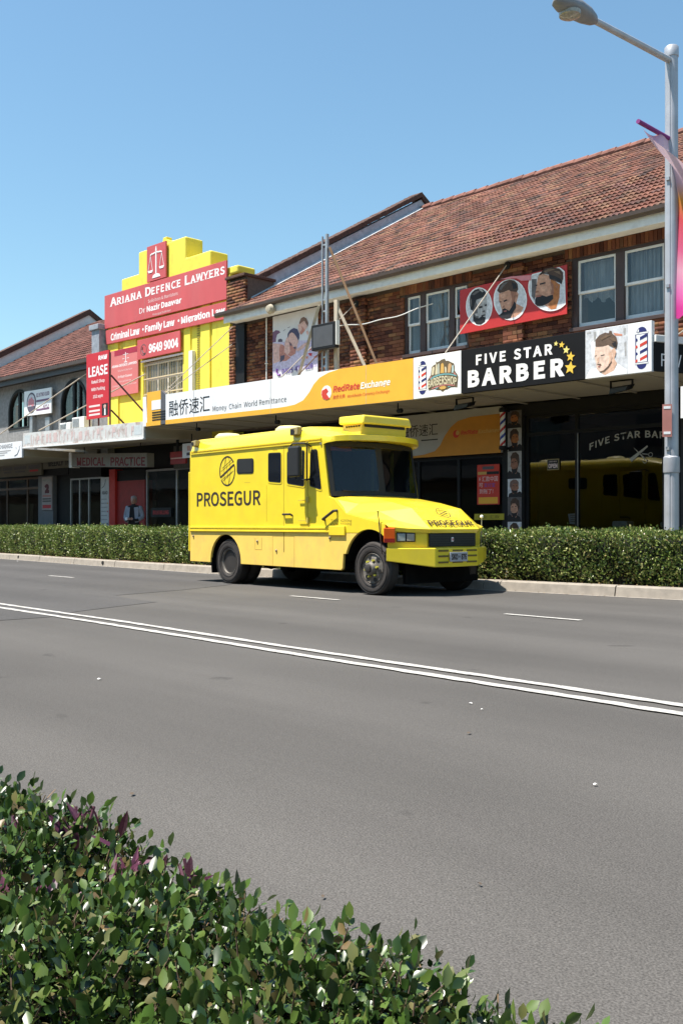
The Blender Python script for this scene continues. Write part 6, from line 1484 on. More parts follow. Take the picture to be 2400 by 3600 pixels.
# mirror
mr = MB().box(2.13, 2.41, -1.26, -1.17, 1.81, 2.30).build("wing_mirror", m_vrub, vo, bevel=.03)
ma = MB(); ma.path([(2.40, -.985, 2.30), (2.45, -1.15, 2.34), (2.2, -1.2, 2.345), (2.15, -1.21, 2.31)], .013, 6); ma.path([(2.40, -.985, 1.78), (2.46, -1.18, 1.76), (2.3, -1.2, 1.77), (2.28, -1.2, 1.82)], .013, 6); ma.path([(2.385, -1.06, 1.75), (2.385, -1.06, 2.36)], .012, 6)
ma.build("mirror_arm", m_vrub, mr)
MB().box(2.15, 2.39, -1.168, -1.164, 1.84, 2.27).build("mirror_glass", m_chrome, mr)
mr2 = MB().box(2.03, 2.31, 1.17, 1.26, 1.83, 2.30).build("wing_mirror", m_vrub, vo, bevel=.03)
MB().path([(2.40, .985, 2.30), (2.36, 1.15, 2.34), (2.2, 1.2, 2.31)], .013, 6).build("mirror_arm", m_vrub, mr2)
# lamps, cameras, roof fittings
for x0, z0, w, hh in ((-1.08, 2.50, .14, .10), (1.92, 2.50, .19, .12)):
    lb_ = MB().hexa([(x0, -1.045, z0), (x0 + w, -1.045, z0 + .01), (x0 + w, -.95, z0 + .01), (x0, -.95, z0)], [(x0 - .01, -1.035, z0 + hh), (x0 + w, -1.03, z0 + hh + .015), (x0 + w, -.93, z0 + hh + .015), (x0 - .01, -.93, z0 + hh)]).build("scene_lamp", M("lamp housing", (.30, .24, .10), .5), vo, bevel=.01)
    MB().box(x0 + .02, x0 + w * .6, -1.051, -1.0465, z0 + .02, z0 + hh - .02).build("lamp_lens", m_vrub, lb_)
MB().box(2.635, 2.67, -1.0, -.965, 2.31, 2.345).build("marker_lamp", m_chrome, vo, bevel=.006)
for x in (-.95, .95):
    MB().lathe([(.26, 0), (.25, .05), (.19, .10), (.06, .115), (0, .116)], 24, 'z', (x, -.3, 2.67)).build("roof_vent", M("pale roof vent", (.80, .70, .30), .5), vo, smooth=True)
ac = MB().hexa([(2.56, -.55, 2.66), (3.14, -.55, 2.64), (3.14, .55, 2.64), (2.56, .55, 2.66)], [(2.54, -.53, 2.79), (3.12, -.50, 2.785), (3.12, .50, 2.785), (2.54, .53, 2.79)]).build("air_unit", m_vy, vo, bevel=.03, seg=3)
MB().hexa([(2.6, -.50, 2.44), (3.02, -.50, 2.44), (3.02, .50, 2.44), (2.6, .50, 2.44)], [(2.6, -.48, 2.665), (3.06, -.48, 2.65), (3.06, .48, 2.65), (2.6, .48, 2.665)]).build("unit_base", m_vy, ac)
for k in range(6): MB().tube((2.70 + .06 * k, -.506, 2.615), (2.70 + .06 * k, -.49, 2.615), .014, 8).build("vent_hole", m_vrub, ac)
MB().box(3.062, 3.068, -.44, .44, 2.60, 2.645).build("intake_slot", m_vrub, ac)
ant = MB(); ant.path([(4.08, -1.0, .62), (4.05, -1.01, .9), (4.0, -1.01, 1.24)], .010, 6); ant.build("marker_rod", m_vblk, vo)
MB().lathe([(0, -.02), (.018, -.01), (.022, 0), (.018, .01), (0, .02)], 10, 'z', (4.0, -1.01, 1.25)).build("rod_tip", m_nut, vo, smooth=True)
ant = MB(); ant.path([(4.2, 1.02, .62), (4.2, 1.04, 1.16)], .007, 6); ant.build("marker_rod", m_chrome, vo)
MB().lathe([(0, -.03), (.025, -.015), (.03, 0), (.025, .015), (0, .03)], 12, 'z', (4.2, 1.04, 1.18)).build("rod_tip", PC['w'], vo, smooth=True)
# globe device and name
def logo(map3, mat, parent, rx=.235, rz=.255, lw=1.0):
    mb = MB()
    def strip(pts, w):
        pts = [Vector(p) for p in pts]
        L = []
        for i, p in enumerate(pts):
            d = (pts[min(i + 1, len(pts) - 1)] - pts[max(i - 1, 0)]).normalized(); n = Vector((-d.y, d.x)) * w / 2
            L.append((map3(*(p - n)), map3(*(p + n))))
        for a, b in zip(L, L[1:]): mb.face([a[0], b[0], b[1], a[1]])
    E_ = lambda a, k=1.0, kz=1.0: (rx * k * math.cos(R(a)), rz * kz * math.sin(R(a)))
    strip([E_(35 + 170 * t / 30) for t in range(31)], .026 * lw); strip([E_(25 - 165 * t / 30) for t in range(31)], .026 * lw)
    strip([E_(205), (0, 0), E_(25)], .036 * lw)
    for k in (.42,): strip([E_(360 * t / 36, k) for t in range(37)], .008)
    for k in (-.45, .45): strip([(-.16 + (.0 if k > 0 else .02), k * rz - .06), (.16, k * rz + .09)], .008)
    strip([(-.06, .24), (.06, -.24)], .007); strip([(.2, .17), (-.2, .0)], .007); strip([(.2, 0), (-.2, -.16)], .007)
    return mb.build("globe_emblem", mat, parent, fix=False)
logo(lambda u, v: (.02 + u, -W - .003, 2.005 + v), m_vblk, vo)
text("PROSEGUR", vo, m_vblk, -.98, 1.03, 1.385, 1.645, -W - .003, bold=.008)
m_stencil = M("stencil brown", (.22, .14, .02), .6)
HC, HL = Vector((4.22, 0, 1.298)), Vector((4.60, 0, .985))
sv = (HC - HL).normalized()
hn = Vector((sv.z * -1, 0, sv.x)) * -1
hn = Vector((-sv.z, 0, sv.x)); hn = hn if hn.x > 0 else -hn
def hp3(u, v): return tuple(HL + sv * v + Vector((0, u, 0)) + hn * .02)
place_text(text_mesh("PROSEGUR", .014), M("dark bonnet ink", (.055, .034, .012), .6), vo, HL + sv * .06 + Vector((0, -.48, 0)) + hn * .022, (0, 1, 0), tuple(sv), .96, .125)
logo(lambda u, v: hp3(.02 + u * .54, .365 + v * .44), m_vblk, vo, lw=.85)
text("TARE  6250kg", vo, m_stencil, 2.89, 3.38, 1.085, 1.135, -W - .001, off=(0, 0, 0)); text("GVM   9300kg", vo, m_stencil, 2.89, 3.38, 1.04, 1.085, -W - .001)
place_text(text_mesh("1229"), m_stencil, vo, (2.86, -.945, 2.385), (.55, .83, 0), (0, 0, 1), .2, .045); text("1229", vo, m_stencil, 1.38, 1.50, 2.285, 2.315, -W - .008)
# wheels
def wheel(x, s, rear):
    yo_ = s * (W - (.02 if not rear else .03))
    root = MB(); P = [(.235, .035), (.25, .014), (.30, .0), (.345, .004), (.38, .02), (.398, .05), (.400, .11), (.398, .17), (.38, .20), (.30, .22), (.235, .20)]
    sg = lambda L: [(r, -s * hh) for r, hh in L]
    c = (x, yo_, .40)
    w = MB().lathe(sg(P), 48, 'y', c, close=True).build("wheel", m_tyre, vo, smooth=True)
    g2 = MB()
    for r in (.37, .335, .262): g2.lathe([(r, -s * .0015 + s * .004), (r + .004, s * .004), (r + .004, -s * .004), (r, -s * .004)], 48, 'y', c, close=True)
    g2.build("tyre_ring", m_vrub, w, kind="stuff")
    tr = MB()
    for k in range(4): tr.lathe([(.4005, -s * (.045 + .036 * k)), (.4025, -s * (.045 + .036 * k)), (.4025, -s * (.069 + .036 * k)), (.4005, -s * (.069 + .036 * k))], 48, 'y', c, close=True)
    tr.build("tread", m_vrub, w, kind="stuff")
    if rear:
        MB().lathe(sg([(.240, .03), (.218, .026), (.206, .05), (.204, .07)]), 40, 'y', c, close=True).build("rim", m_rim, w, smooth=True)
        MB().lathe(sg([(.206, .055), (.196, .15), (.17, .19), (.12, .195), (.115, .15), (.075, .14), (.0, .14)]), 40, 'y', c).build("rim_dish", m_hub, w, smooth=True)
        MB().lathe(sg(P), 40, 'y', (x, yo_ - s * .27, .40), close=True).build("inner_tyre", m_tyre, w, smooth=True)
    else:
        MB().lathe(sg([(.238, .035), (.222, .02), (.21, .05), (.175, .028), (.14, .018), (.11, .02), (.10, .0), (.085, -.045), (.07, -.055), (.0, -.055)]), 40, 'y', c).build("rim", m_rim, w, smooth=True)
        MB().lathe(sg([(.062, -.05), (.06, -.085), (.035, -.095), (.0, -.095)]), 24, 'y', c).build("hub_cap", m_hub, w, smooth=True)
        hh = MB()
        for k in range(6):
            a = R(60 * k + 20); hh.lathe(sg([(.03, .02), (.03, .012), (.0, .012)]), 12, 'y', (x + .178 * math.cos(a + .5), yo_ - s * .0, .40 + .178 * math.sin(a + .5)))
        hh.build("rim_hole", m_vrub, w, kind="stuff")
    nn = MB()
    yn = (.10 if rear else -.01)
    for k in range(6):
        a = R(60 * k + 10); px_, pz_ = x + .125 * math.cos(a), .40 + .125 * math.sin(a)
        nn.lathe(sg([(.018, yn + .03), (.018, yn - .012), (.0, yn - .012)]), 6, 'y', (px_, yo_, pz_))
    nn.build("wheel_nut", m_rim if rear else m_nut, w, kind="stuff")
for s in (-1, 1):
    wheel(0.0, s, True); wheel(3.80, s, False)
# underbody: frame, axles, tank, inner arches
ub = MB()
for y in (-.42, .42): ub.box(-1.15, 4.35, y - .04, y + .04, .48, .64)
ub.box(-1.15, 3.1, -.93, .93, .86, .915); ub.box(3.16, 4.10, -.72, .72, .62, 1.0); ub.box(-1.0, -.58, -.93, .93, .42, .86); ub.box(3.05, 3.14, -.93, .93, .36, .90)
ub.box(.46, 1.9, -.90, -.86, .42, .9); ub.box(.46, 1.9, .86, .90, .42, .9); ub.box(1.9, 3.05, -.93, .93, .40, .88)
ub.tube((0, -.7, .40), (0, .7, .40), .07, 10); ub.tube((3.8, -.75, .40), (3.8, .75, .40), .05, 10); ub.tube((1.2, -.3, .42), (1.9, -.3, .42), .16, 12); ub.tube((2.2, .2, .38), (2.9, .2, .38), .15, 12)
ub.lathe([(0, -.12), (.14, -.1), (.17, 0), (.14, .1), (0, .12)], 16, 'y', (0, 0, .40)); ub.box(4.1, 4.36, -.55, .55, .42, .70)
for s in (-1, 1):
    for cx_, r, a0 in ((-.05, .52, 8), (3.77, .57, 52)):
        pts = arc(cx_, .41, r, a0, 172, 12)
        sec0 = [(x, s * (W - .05), z) for x, z in pts]; sec1 = [(x, s * .45, z) for x, z in pts]
        ub.loft([sec0, sec1])
    ub.prism([(-.62, .85), (-.56, .85), (-.50, .18), (-.53, .18)], 'y', s * .95, s * .62)
ub.build("underbody", m_vunder, vo)
# ------------------------------------------------------------------ street lamp and its banner
m_pole = M("grey lamp paint", (.40, .41, .44), .45, metal=.25, var=.10, scale=4, dirt=(.28, .27, .26), dirt_amt=.4, dirt_scale=3)
LX, LY = -8.03, 14.08
lp_ = thing("street_lamp", "tall grey street lamp post rising behind the hedge at the right edge", "street lamp", (LX, LY, .15), 0)
def ribbed(r0, r1, z0, z1, n=24):
    mb = MB(); S_ = []
    for z, r in ((z0, r0), (z1, r1)):
        ring = []
        for t in range(n * 2):
            a = 2 * math.pi * t / (n * 2); k = .90 if t % 12 == 3 else 1.0
            ring.append((r * k * math.cos(a), r * k * math.sin(a), z))
        S_.append(ring)
    mb.loft(S_, closed=True); return mb
ribbed(.112, .110, 0, 1.72).build("lower_shaft", m_pole, lp_, smooth=True)
MB().lathe([(.105, 1.70), (.122, 1.705), (.125, 1.72), (.122, 1.94), (.105, 1.96)], 32).build("collar", m_pole, lp_, smooth=True)
ribbed(.103, .095, 1.95, 8.15).build("shaft", m_pole, lp_, smooth=True)
MB().lathe([(.094, 8.12), (.105, 8.125), (.108, 8.15), (.106, 8.27), (.09, 8.29), (0, 8.295)], 28).build("pole_cap", m_pole, lp_, smooth=True)
MB().path([(0, -.08, 8.06), (0, -1.0, 8.03), (0, -2.12, 7.99)], [.05, .048, .045], 12).build("arm", m_pole, lp_, smooth=True)
lh = MB(); S_ = []
for y, w, zt_, zb_ in ((-2.06, .05, 8.05, 7.94), (-2.13, .09, 8.08, 7.91), (-2.3, .135, 8.11, 7.885), (-2.55, .16, 8.12, 7.875), (-2.78, .15, 8.09, 7.88), (-2.93, .10, 8.04, 7.90), (-3.0, .02, 7.99, 7.95)):
    zm = (zt_ + zb_) / 2
    S_.append([(w * math.cos(t * math.pi / 10), y, (zm - .02) + ((zt_ - zm + .02) if t <= 10 else (zm - .02 - zb_)) * math.sin(t * math.pi / 10)) for t in range(20)])
lh.loft(S_, closed=True); lh.face(S_[0]); lh.face(S_[-1]); lho = lh.build("lamp_head", M("lamp head grey", (.20, .21, .23), .5, var=.1), lp_, smooth=True)
MB().lathe([(.15, .02), (.145, -.03), (.10, -.055), (0, -.065)], 24, 'z', (0, -2.66, 7.885)).build("lamp_lens", M("prismatic lens", (.33, .32, .28), .15, var=.3, scale=30), lho, smooth=True)
for z, y in ((6.2, -.1), (4.55, -.1), (2.05, -.1)):
    MB().box(-.03, .03, -.125, -.09, z, z + .05).build("clamp", m_steel, lp_)
# red-brown plate strapped to the shaft
sg = thing("pole_plate", "narrow faded red plate strapped to the lamp post above the collar", "sign plate", (LX, LY, 2.4))
sg.rotation_euler = (0, 0, R(30))
MB().box(-.135, .005, -.145, -.13, .0, .50).build("plate", M("faded red plate", (.42, .17, .14), .6, var=.1), sg); MB().box(-.115, -.015, -.149, -.1455, .43, .47).build("white_mark", PC['w'], sg); MB().box(-.115, -.015, -.149, -.1455, .04, .08).build("white_mark", PC['w'], sg)
st_ = MB(); st_.box(-.10, -.03, -.13, -.09, .1, .13); st_.box(-.10, -.03, -.13, -.09, .38, .41); st_.build("strap", m_steel, sg)
# banner twisting in the wind
bn = thing("pole_banner", "pink and purple fabric banner twisted round the lamp post", "banner", (LX, LY, 4.2))
def M_banner():
    m = bpy.data.materials.new("banner cloth"); m.use_nodes = True; nt = m.node_tree; b = nt.nodes["Principled BSDF"]
    at = nd(nt, "ShaderNodeAttribute", attribute_name="len"); rp = nd(nt, "ShaderNodeValToRGB"); el = rp.color_ramp.elements
    n = nd(nt, "ShaderNodeTexNoise"); tc = nd(nt, "ShaderNodeTexCoord"); n.inputs["Scale"].default_value = 1.3; nt.links.new(tc.outputs["Object"], n.inputs["Vector"])
    ad = nd(nt, "ShaderNodeMath", operation='MULTIPLY_ADD'); ad.inputs[1].default_value = .12; nt.links.new(n.outputs[0], ad.inputs[0]); nt.links.new(at.outputs["Fac"], ad.inputs[2])
    stops = [(0, (.25, .03, .20)), (.10, (.60, .42, .55)), (.20, (.72, .54, .60)), (.32, (.66, .42, .50)), (.42, (.75, .30, .04)), (.52, (.70, .07, .08)), (.68, (.75, .12, .26)), (.80, (.78, .36, .48)), (.92, (.78, .16, .44)), (1.0, (.70, .04, .30))]
    while len(el) < len(stops): el.new(.5)
    for e, (p, c) in zip(el, stops): e.position = p; e.color = (*c, 1)
    nt.links.new(ad.outputs[0], rp.inputs[0]); nt.links.new(rp.outputs[0], b.inputs["Base Color"]); b.inputs["Roughness"].default_value = .75
    tr = nd(nt, "ShaderNodeBsdfTranslucent"); nt.links.new(rp.outputs[0], tr.inputs[0]); ms = nd(nt, "ShaderNodeMixShader"); ms.inputs[0].default_value = .35
    nt.links.new(b.outputs[0], ms.inputs[1]); nt.links.new(tr.outputs[0], ms.inputs[2]); nt.links.new(ms.outputs[0], nt.nodes["Material Output"].inputs[0])
    return m
nb, na = 40, 12
rows_ = []; lens = []
for j in range(nb + 1):
    t = j / nb; z = 2.78 - 2.72 * t
    sm = min(1, max(0, (t - .02) / .40)); sm = sm * sm * (3 - 2 * sm)
    ang = R(-90 + 88 * sm + 16 * math.sin(t * 5))      # swings from over the road to along the street
    width = .62 * (1 - .35 * math.sin(math.pi * min(1, t * 1.2)) ) * (1 if t < .8 else 1 - (t - .8) * 1.5)
    row = []
    for i in range(na + 1):
        u = i / na; rr = .10 + width * u
        wob = .07 * math.sin(u * 5 + t * 9) * u
        row.append((rr * math.cos(ang) - wob * math.sin(ang), rr * math.sin(ang) + wob * math.cos(ang), z - .10 * u * (1 - sm) * 0 - .32 * u * u * sm + .05 * math.sin(u * 7 + t * 4)))
        lens.append(t)
    rows_.append(row)
bo2 = MB().loft(rows_).build("cloth", M_banner(), bn, smooth=True, fix=False)
a_ = bo2.data.attributes.new("len", 'FLOAT', 'POINT'); a_.data.foreach_set("value", lens)
MB().tube((0, -.09, 2.80), (0, -.95, 2.83), .035, 10).build("top_sleeve", M("purple sleeve", (.20, .02, .17), .6), bn, smooth=True)

# ------------------------------------------------------------------ hedges
LEAF_STOPS = [(0.0, (.014, .032, .007)), (.25, (.026, .060, .010)), (.5, (.044, .092, .015)), (.75, (.072, .126, .022)), (.9, (.115, .165, .040)), (.96, (.14, .135, .050)), (1.0, (.15, .095, .042))]
m_leaf = M_pieces("hedge leaf", LEAF_STOPS, rough=.34, bump=0, spec=.55, transl=.13, noise=.10)
m_leaf_far = M_pieces("clipped hedge leaf", [(0.0, (.030, .055, .012)), (.3, (.075, .13, .022)), (.6, (.14, .21, .040)), (.8, (.24, .29, .072)), (.93, (.34, .35, .13)), (1.0, (.21, .14, .06))], rough=.38, bump=0, spec=.5, transl=.2, noise=.06)
m_twig = M("hedge twigs", (.085, .055, .035), .9, var=.3, scale=10)
m_core = M("hedge shade core", (.010, .013, .006), .95, var=.5, scale=12)  # near-black colour puts the shade between the leaves into the core
m_twigl = M("dry twigs", (.26, .17, .095), .85, var=.25, scale=30)
LV = [(0, 0, 0), (.25, .32, .06), (-.25, .32, .06), (.27, .66, .05), (-.27, .66, .05), (0, 1, -.05), (0, .32, -.01), (0, .66, -.01)]
LF = [(0, 1, 6), (0, 6, 2), (6, 1, 3, 7), (2, 6, 7, 4), (7, 3, 5), (4, 7, 5)]
def basis(d, roll):
    """(k,3,3) frames with local y along d, rolled"""
    d = d / np.linalg.norm(d, axis=1, keepdims=True)
    up = np.tile(np.array([[0, 0, 1.0]]), (len(d), 1)); up[np.abs(d[:, 2]) > .95] = (1, 0, 0)
    x = np.cross(d, up); x /= np.linalg.norm(x, axis=1, keepdims=True); z = np.cross(x, d)
    c, s = np.cos(roll)[:, None], np.sin(roll)[:, None]
    return np.stack([x * c + z * s, d, -x * s + z * c], axis=2)
def frames(pos, d, roll, size):
    Bm = basis(d, roll) * size[:, None, None]
    return np.concatenate([Bm, pos[:, :, None]], axis=2)

def far_hedge(name, label, x0, x1, ztop0, ztop1, n):
    root = thing(name, label, "hedge", (x0, kerb_y(x0) + .3, .15))
    ox, oy, oz = root.location
    core = MB((ox, oy, oz)); S_ = []
    for x in np.linspace(x0 + .1, x1 - .1, 14):
        yk = kerb_y(x); zt_ = ztop0 + (ztop1 - ztop0) * (x - x0) / (x1 - x0)
        S_.append([(x, yk + .40, .14), (x, yk + .36, .5), (x, yk + .38, zt_ - .14), (x, yk + .50, zt_ - .09), (x, yk + 1.05, zt_ - .09), (x, yk + 1.15, .14)])
    core.loft(S_, closed=True); core.face(S_[0]); core.face(S_[-1]); core.build("shade_core", m_core, root)
    # leaves: front face, top face and the ends
    k = int(n)
    x = rng.uniform(x0, x1, k); yk = np.interp(x, [q[0] for q in KERB], [q[1] for q in KERB]); zt_ = ztop0 + (ztop1 - ztop0) * (x - x0) / (x1 - x0)
    lump = .035 * np.sin(x * 2.1) * np.sin(x * .83 + 1) + .03 * np.sin(x * 5.3 + 2)
    where = rng.random(k)
    dep = rng.random(k) ** 1.7 * .17
    front = where < .60; top = ~front
    pos = np.zeros((k, 3)); nrm = np.zeros((k, 3))
    zf = .15 + rng.random(k) ** .9 * (zt_ - .17)
    bulge = .05 * np.sin(x * 3.7 + zf * 4) + .04 * np.sin(x * 9 + 3 * zf)
    pos[:, 0] = x
    pos[front, 1] = (yk + .22 + bulge + dep - .10 * (zf < .3) * (0.3 - zf) / .3 * -1)[front]; pos[front, 2] = zf[front]
    nrm[front] = (0, -1, .45)
    yt = yk + .24 + rng.random(k) * .9
    edge = np.clip((yt - yk - .24) / .10, 0, 1)
    spike = (rng.random(k) < .05) * rng.random(k) * .07
    pos[top, 1] = yt[top]; pos[top, 2] = (zt_ + lump - dep * .8 - .04 * (1 - edge) + spike)[top]
    nrm[top] = (0, -.25, 1)
    d = nrm * .55 + rng.normal(0, .6, (k, 3)); d[:, 2] += .15
    size = rng.uniform(.034, .062, k)
    T = frames(pos - np.array([ox, oy, oz]), d, rng.uniform(0, 6.3, k), size)
    clump = .5 + .5 * np.sin(pos[:, 0] * 6.1 + 2 * np.sin(pos[:, 2] * 7)) * np.sin(pos[:, 2] * 8.3 + pos[:, 0] * 2.7)
    rn = np.clip(rng.random(k) * .70 + .25 * clump + .05 * (zf < .3) * rng.random(k), 0, .999)
    o = bulk("foliage", [(0, 0, 0), (.30, .5, .07), (0, 1, -.05), (-.30, .5, .07), (0, .5, -.03)], [(0, 1, 4), (4, 1, 2), (0, 4, 3), (3, 4, 2)], T, m_leaf_far, root, rnd=rn)
    tw = MB((ox, oy, oz))
    for xx in np.arange(x0 + .15, x1, .38):
        yy = kerb_y(xx) + .5
        for q in range(2):
            a, b = random.uniform(-.12, .12), random.uniform(-.16, .05)
            tw.path([(xx, yy, .13), (xx + a * .5, yy + b * .6, .4), (xx + a, yy + b, .75)], [.014, .010, .005], 5)
    tw.build("stems", m_twig, root)
    return root
far_hedge("clipped_hedge", "clipped green hedge along the kerb left of the van", -46.0, -13.6, 1.03, .955, 78000)
far_hedge("clipped_hedge", "clipped green hedge along the kerb right of the van, in front of the barber", -13.5, -2.0, .945, .945, 42000)

# near hedge, built from sprigs of paired leaves
hz_top = .50
nh = thing("near_hedge", "loose dark green hedge close to the camera in the bottom left corner", "hedge", (-1.6, .45, .14))
off = np.array([-1.6, .45, .14])
def hz(x, y):
    return hz_top + .020 * np.sin(x * 7 + 1) * np.sin(y * 9) + .015 * np.sin(x * 17 + y * 5)
mb = MB(tuple(off)); S_ = []
for x in np.linspace(-4.4, 1.4, 12): S_.append([(x, -.10, .14), (x, -.06, hz_top - .16), (x, .10, hz_top - .12), (x, .72, hz_top - .12), (x, .82, hz_top - .18), (x, .86, .14)])
mb.loft(S_, closed=True); mb.face(S_[0]); mb.face(S_[-1]); mb.build("shade_core", m_core, nh)
def sprigs(n, xr, yr, top=True, seed_len=(.045, .085)):
    x = rng.uniform(*xr, n); y = rng.uniform(*yr, n)
    dep = rng.random(n) ** 1.3 * .13
    ed = np.clip((.93 - y) / .12, 0, 1)
    z = hz(x, y) - dep - .05 * (1 - ed) - .035
    tilt = rng.normal(0, .55, (n, 3)); d = np.stack([tilt[:, 0], tilt[:, 1] + .18 * (1 - ed), np.abs(rng.normal(.9, .25, n))], 1)
    return np.stack([x, y, z], 1), d / np.linalg.norm(d, axis=1, keepdims=True), rng.uniform(*seed_len, n)
P1, D1, L1 = sprigs(12500, (-2.75, -.62), (.28, .93))
P2_, D2, L2 = sprigs(1500, (-4.3, -.5), (-.08, .93))
P4, D4, L4 = sprigs(2600, (-2.75, -.6), (.30, .94), seed_len=(.03, .06))
P2_[:, 2] -= .03
P3, D3, L3 = sprigs(22, (-2.6, -.9), (.45, .92)); P3[:, 2] += .045; D3[:, 2] += 1.2; D3 /= np.linalg.norm(D3, axis=1, keepdims=True); L3 *= 1.15
# far side face of the hedge
nf = 700
xf = rng.uniform(-4.3, 1.2, nf); zf = rng.uniform(.18, hz_top - .03, nf)
Pf = np.stack([xf, .88 + .05 * np.sin(xf * 6 + zf * 8) - rng.random(nf) * .08, zf], 1); Df = np.stack([rng.normal(0, .5, nf), np.abs(rng.normal(.8, .3, nf)), rng.normal(.4, .4, nf)], 1); Df /= np.linalg.norm(Df, axis=1, keepdims=True); Lf = rng.uniform(.05, .1, nf)
SP = np.concatenate([P1, P2_, P3, Pf, P4]); SD = np.concatenate([D1, D2, D3, Df, D4]); SL = np.concatenate([L1, L2, L3, Lf, L4])
SZ = np.where(np.arange(len(SP)) >= len(SP) - len(P4), .62, 1.0)
LT = []; LR = []
srnd = rng.random(len(SP))
for pair in range(4):
    for sgn in (-1, 1):
        t = (pair + .6 + .2 * sgn * .5) / 4.2
        pos = SP + SD * (SL * t)[:, None]
        fb = basis(SD, rng.uniform(0, 6.3, len(SP)) * 0 + srnd * 6.3 + pair * 1.9)
        sidev = fb[:, :, 0] * sgn
        dirv = sidev * (1.0 - .12 * pair) + SD * (.10 + .20 * pair) + rng.normal(0, .25, SD.shape)
        roll = rng.normal(0, .75, len(SP))
        size = (.010 + .0145 * rng.random(len(SP)) ** 1.4) * (1.12 - .1 * pair) * SZ
        LT.append(frames(pos - off, dirv, roll, size))
        LR.append(np.clip(.62 * srnd + .30 * rng.random(len(SP)) + .05 * pair / 3 + np.where(rng.random(len(SP)) < .05, .3, 0) * 1.0, 0, .995))
t = 1.0
LT.append(frames(SP + SD * SL[:, None] - off, SD + rng.normal(0, .2, SD.shape), rng.uniform(0, 6.3, len(SP)), rng.uniform(.018, .028, len(SP)) * SZ)); LR.append(np.clip(.6 * srnd + .3 * rng.random(len(SP)) + .06, 0, .99))
LT = np.concatenate(LT); LR = np.concatenate(LR)
# browner, twiggier patch towards the far left
wp_ = LT[:, :, 3] + off
br_ = (wp_[:, 0] < -1.25) & (rng.random(len(LT)) < np.clip((-1.25 - wp_[:, 0]) * .40, 0, .35))
LR[br_] = np.clip(.86 + .13 * rng.random(br_.sum()), 0, .99)
keep = ~((wp_[:, 0] < -1.3) & (rng.random(len(LT)) < .22))
LT, LR, wp_ = LT[keep], LR[keep], wp_[keep]
dist = np.linalg.norm(wp_ - np.array([0, 0, 1.05]), axis=1)
vis = (wp_[:, 2] > hz_top - .07) & (wp_[:, 1] > .30) & (wp_[:, 0] < -.55)
score = np.where(vis, -dist, -99)
order = np.argsort(-score)
near, far_ = order[:300], order[300:]
leaf_me = proto_mesh("leaf", LV, LF, m_leaf)
leaf_me.polygons.foreach_set("use_smooth", [True] * len(leaf_me.polygons))
pieces("leaf", leaf_me, LT[near], nh)
bulk("foliage", LV, LF, LT[far_], m_leaf, nh, rnd=LR[far_], smooth=True)
# twigs
TWV = [(math.cos(a) * .5, 0, math.sin(a) * .5) for a in (0, 2.09, 4.19)] + [(math.cos(a) * .35, 1, math.sin(a) * .35) for a in (0, 2.09, 4.19)]
TWF = [(0, 1, 4, 3), (1, 2, 5, 4), (2, 0, 3, 5)]
Bt = basis(SD, srnd * 6)
sc_ = np.stack([np.full(len(SP), .0030), SL * 1.3, np.full(len(SP), .0030)], 1)
Tt = np.concatenate([Bt * sc_[:, None, :], (SP - SD * (SL * .5)[:, None] - off)[:, :, None]], 2)
bulk("twigs", TWV, TWF, Tt, m_twig, nh)
nt_ = 520   # bare dry stalks
xt = rng.uniform(-2.6, -.5, nt_); xt = np.where(rng.random(nt_) < .6, rng.uniform(-2.6, -1.2, nt_), xt); yt = rng.uniform(.4, .93, nt_)
pp = np.stack([xt, yt, hz(xt, yt) - .09], 1); dd = np.stack([rng.normal(0, .45, nt_), rng.normal(0, .45, nt_), np.ones(nt_)], 1)
Bt = basis(dd, xt); ll_ = rng.uniform(.05, .10, nt_); sc_ = np.stack([np.full(nt_, .0032), ll_, np.full(nt_, .0032)], 1)
bulk("dry_stalks", TWV, TWF, np.concatenate([Bt * sc_[:, None, :], (pp - off)[:, :, None]], 2), m_twigl, nh)

# purple trailing plants grown up through the hedge
m_purple = M_pieces("purple leaf", [(0, (.060, .018, .038)), (.5, (.11, .032, .065)), (.8, (.17, .06, .105)), (1, (.08, .025, .04))], rough=.5, bump=0, spec=.4, transl=.15)
pur_me = proto_mesh("leaf", [(0, 0, 0), (.11, .3, .03), (-.11, .3, .03), (.09, .65, .04), (-.09, .65, .04), (0, 1, .0), (0, .3, -.01), (0, .65, 0)], LF, m_purple)
for (px_, py_, nl, lab) in ((-1.80, .79, 9, "purple-leaved plant at the left edge of the near hedge"), (-1.61, .85, 12, "purple-leaved plant clustered along the far rim of the near hedge"), (-1.47, .84, 10, "purple-leaved plant with upright dark blades in the middle of the hedge rim"), (-1.36, .90, 5, "small purple-leaved shoots at the road edge of the near hedge"), (-1.40, .67, 10, "purple-leaved plant sprawling in the hedge top, lower left")):
    z0 = float(hz(px_, py_))
    r = thing("purple_plant", lab, "plant", (px_, py_, z0 - .06), 0, "purple plants in the near hedge")
    for k in range(nl):
        a = random.uniform(0, 6.3); el = random.uniform(.1, 1.15); rr = random.uniform(.0, .12)
        ab = random.uniform(0, 6.3)
        d = np.array([[math.cos(a) * math.cos(el), math.sin(a) * math.cos(el), math.sin(el)]])
        pos = np.array([[rr * math.cos(ab), rr * .6 * math.sin(ab), random.uniform(.02, .05)]])
        pieces("leaf", pur_me, frames(pos, d, np.array([random.uniform(-1, 1)]), np.array([random.uniform(.045, .072)])), r)
    s_ = MB()
    for k in range(4): s_.path([(random.uniform(-.08, .08), random.uniform(-.05, .05), -.05), (random.uniform(-.08, .08), random.uniform(-.05, .05), .07)], .003, 5)
    s_.build("stem", M("purple stem", (.10, .03, .05), .6), r)

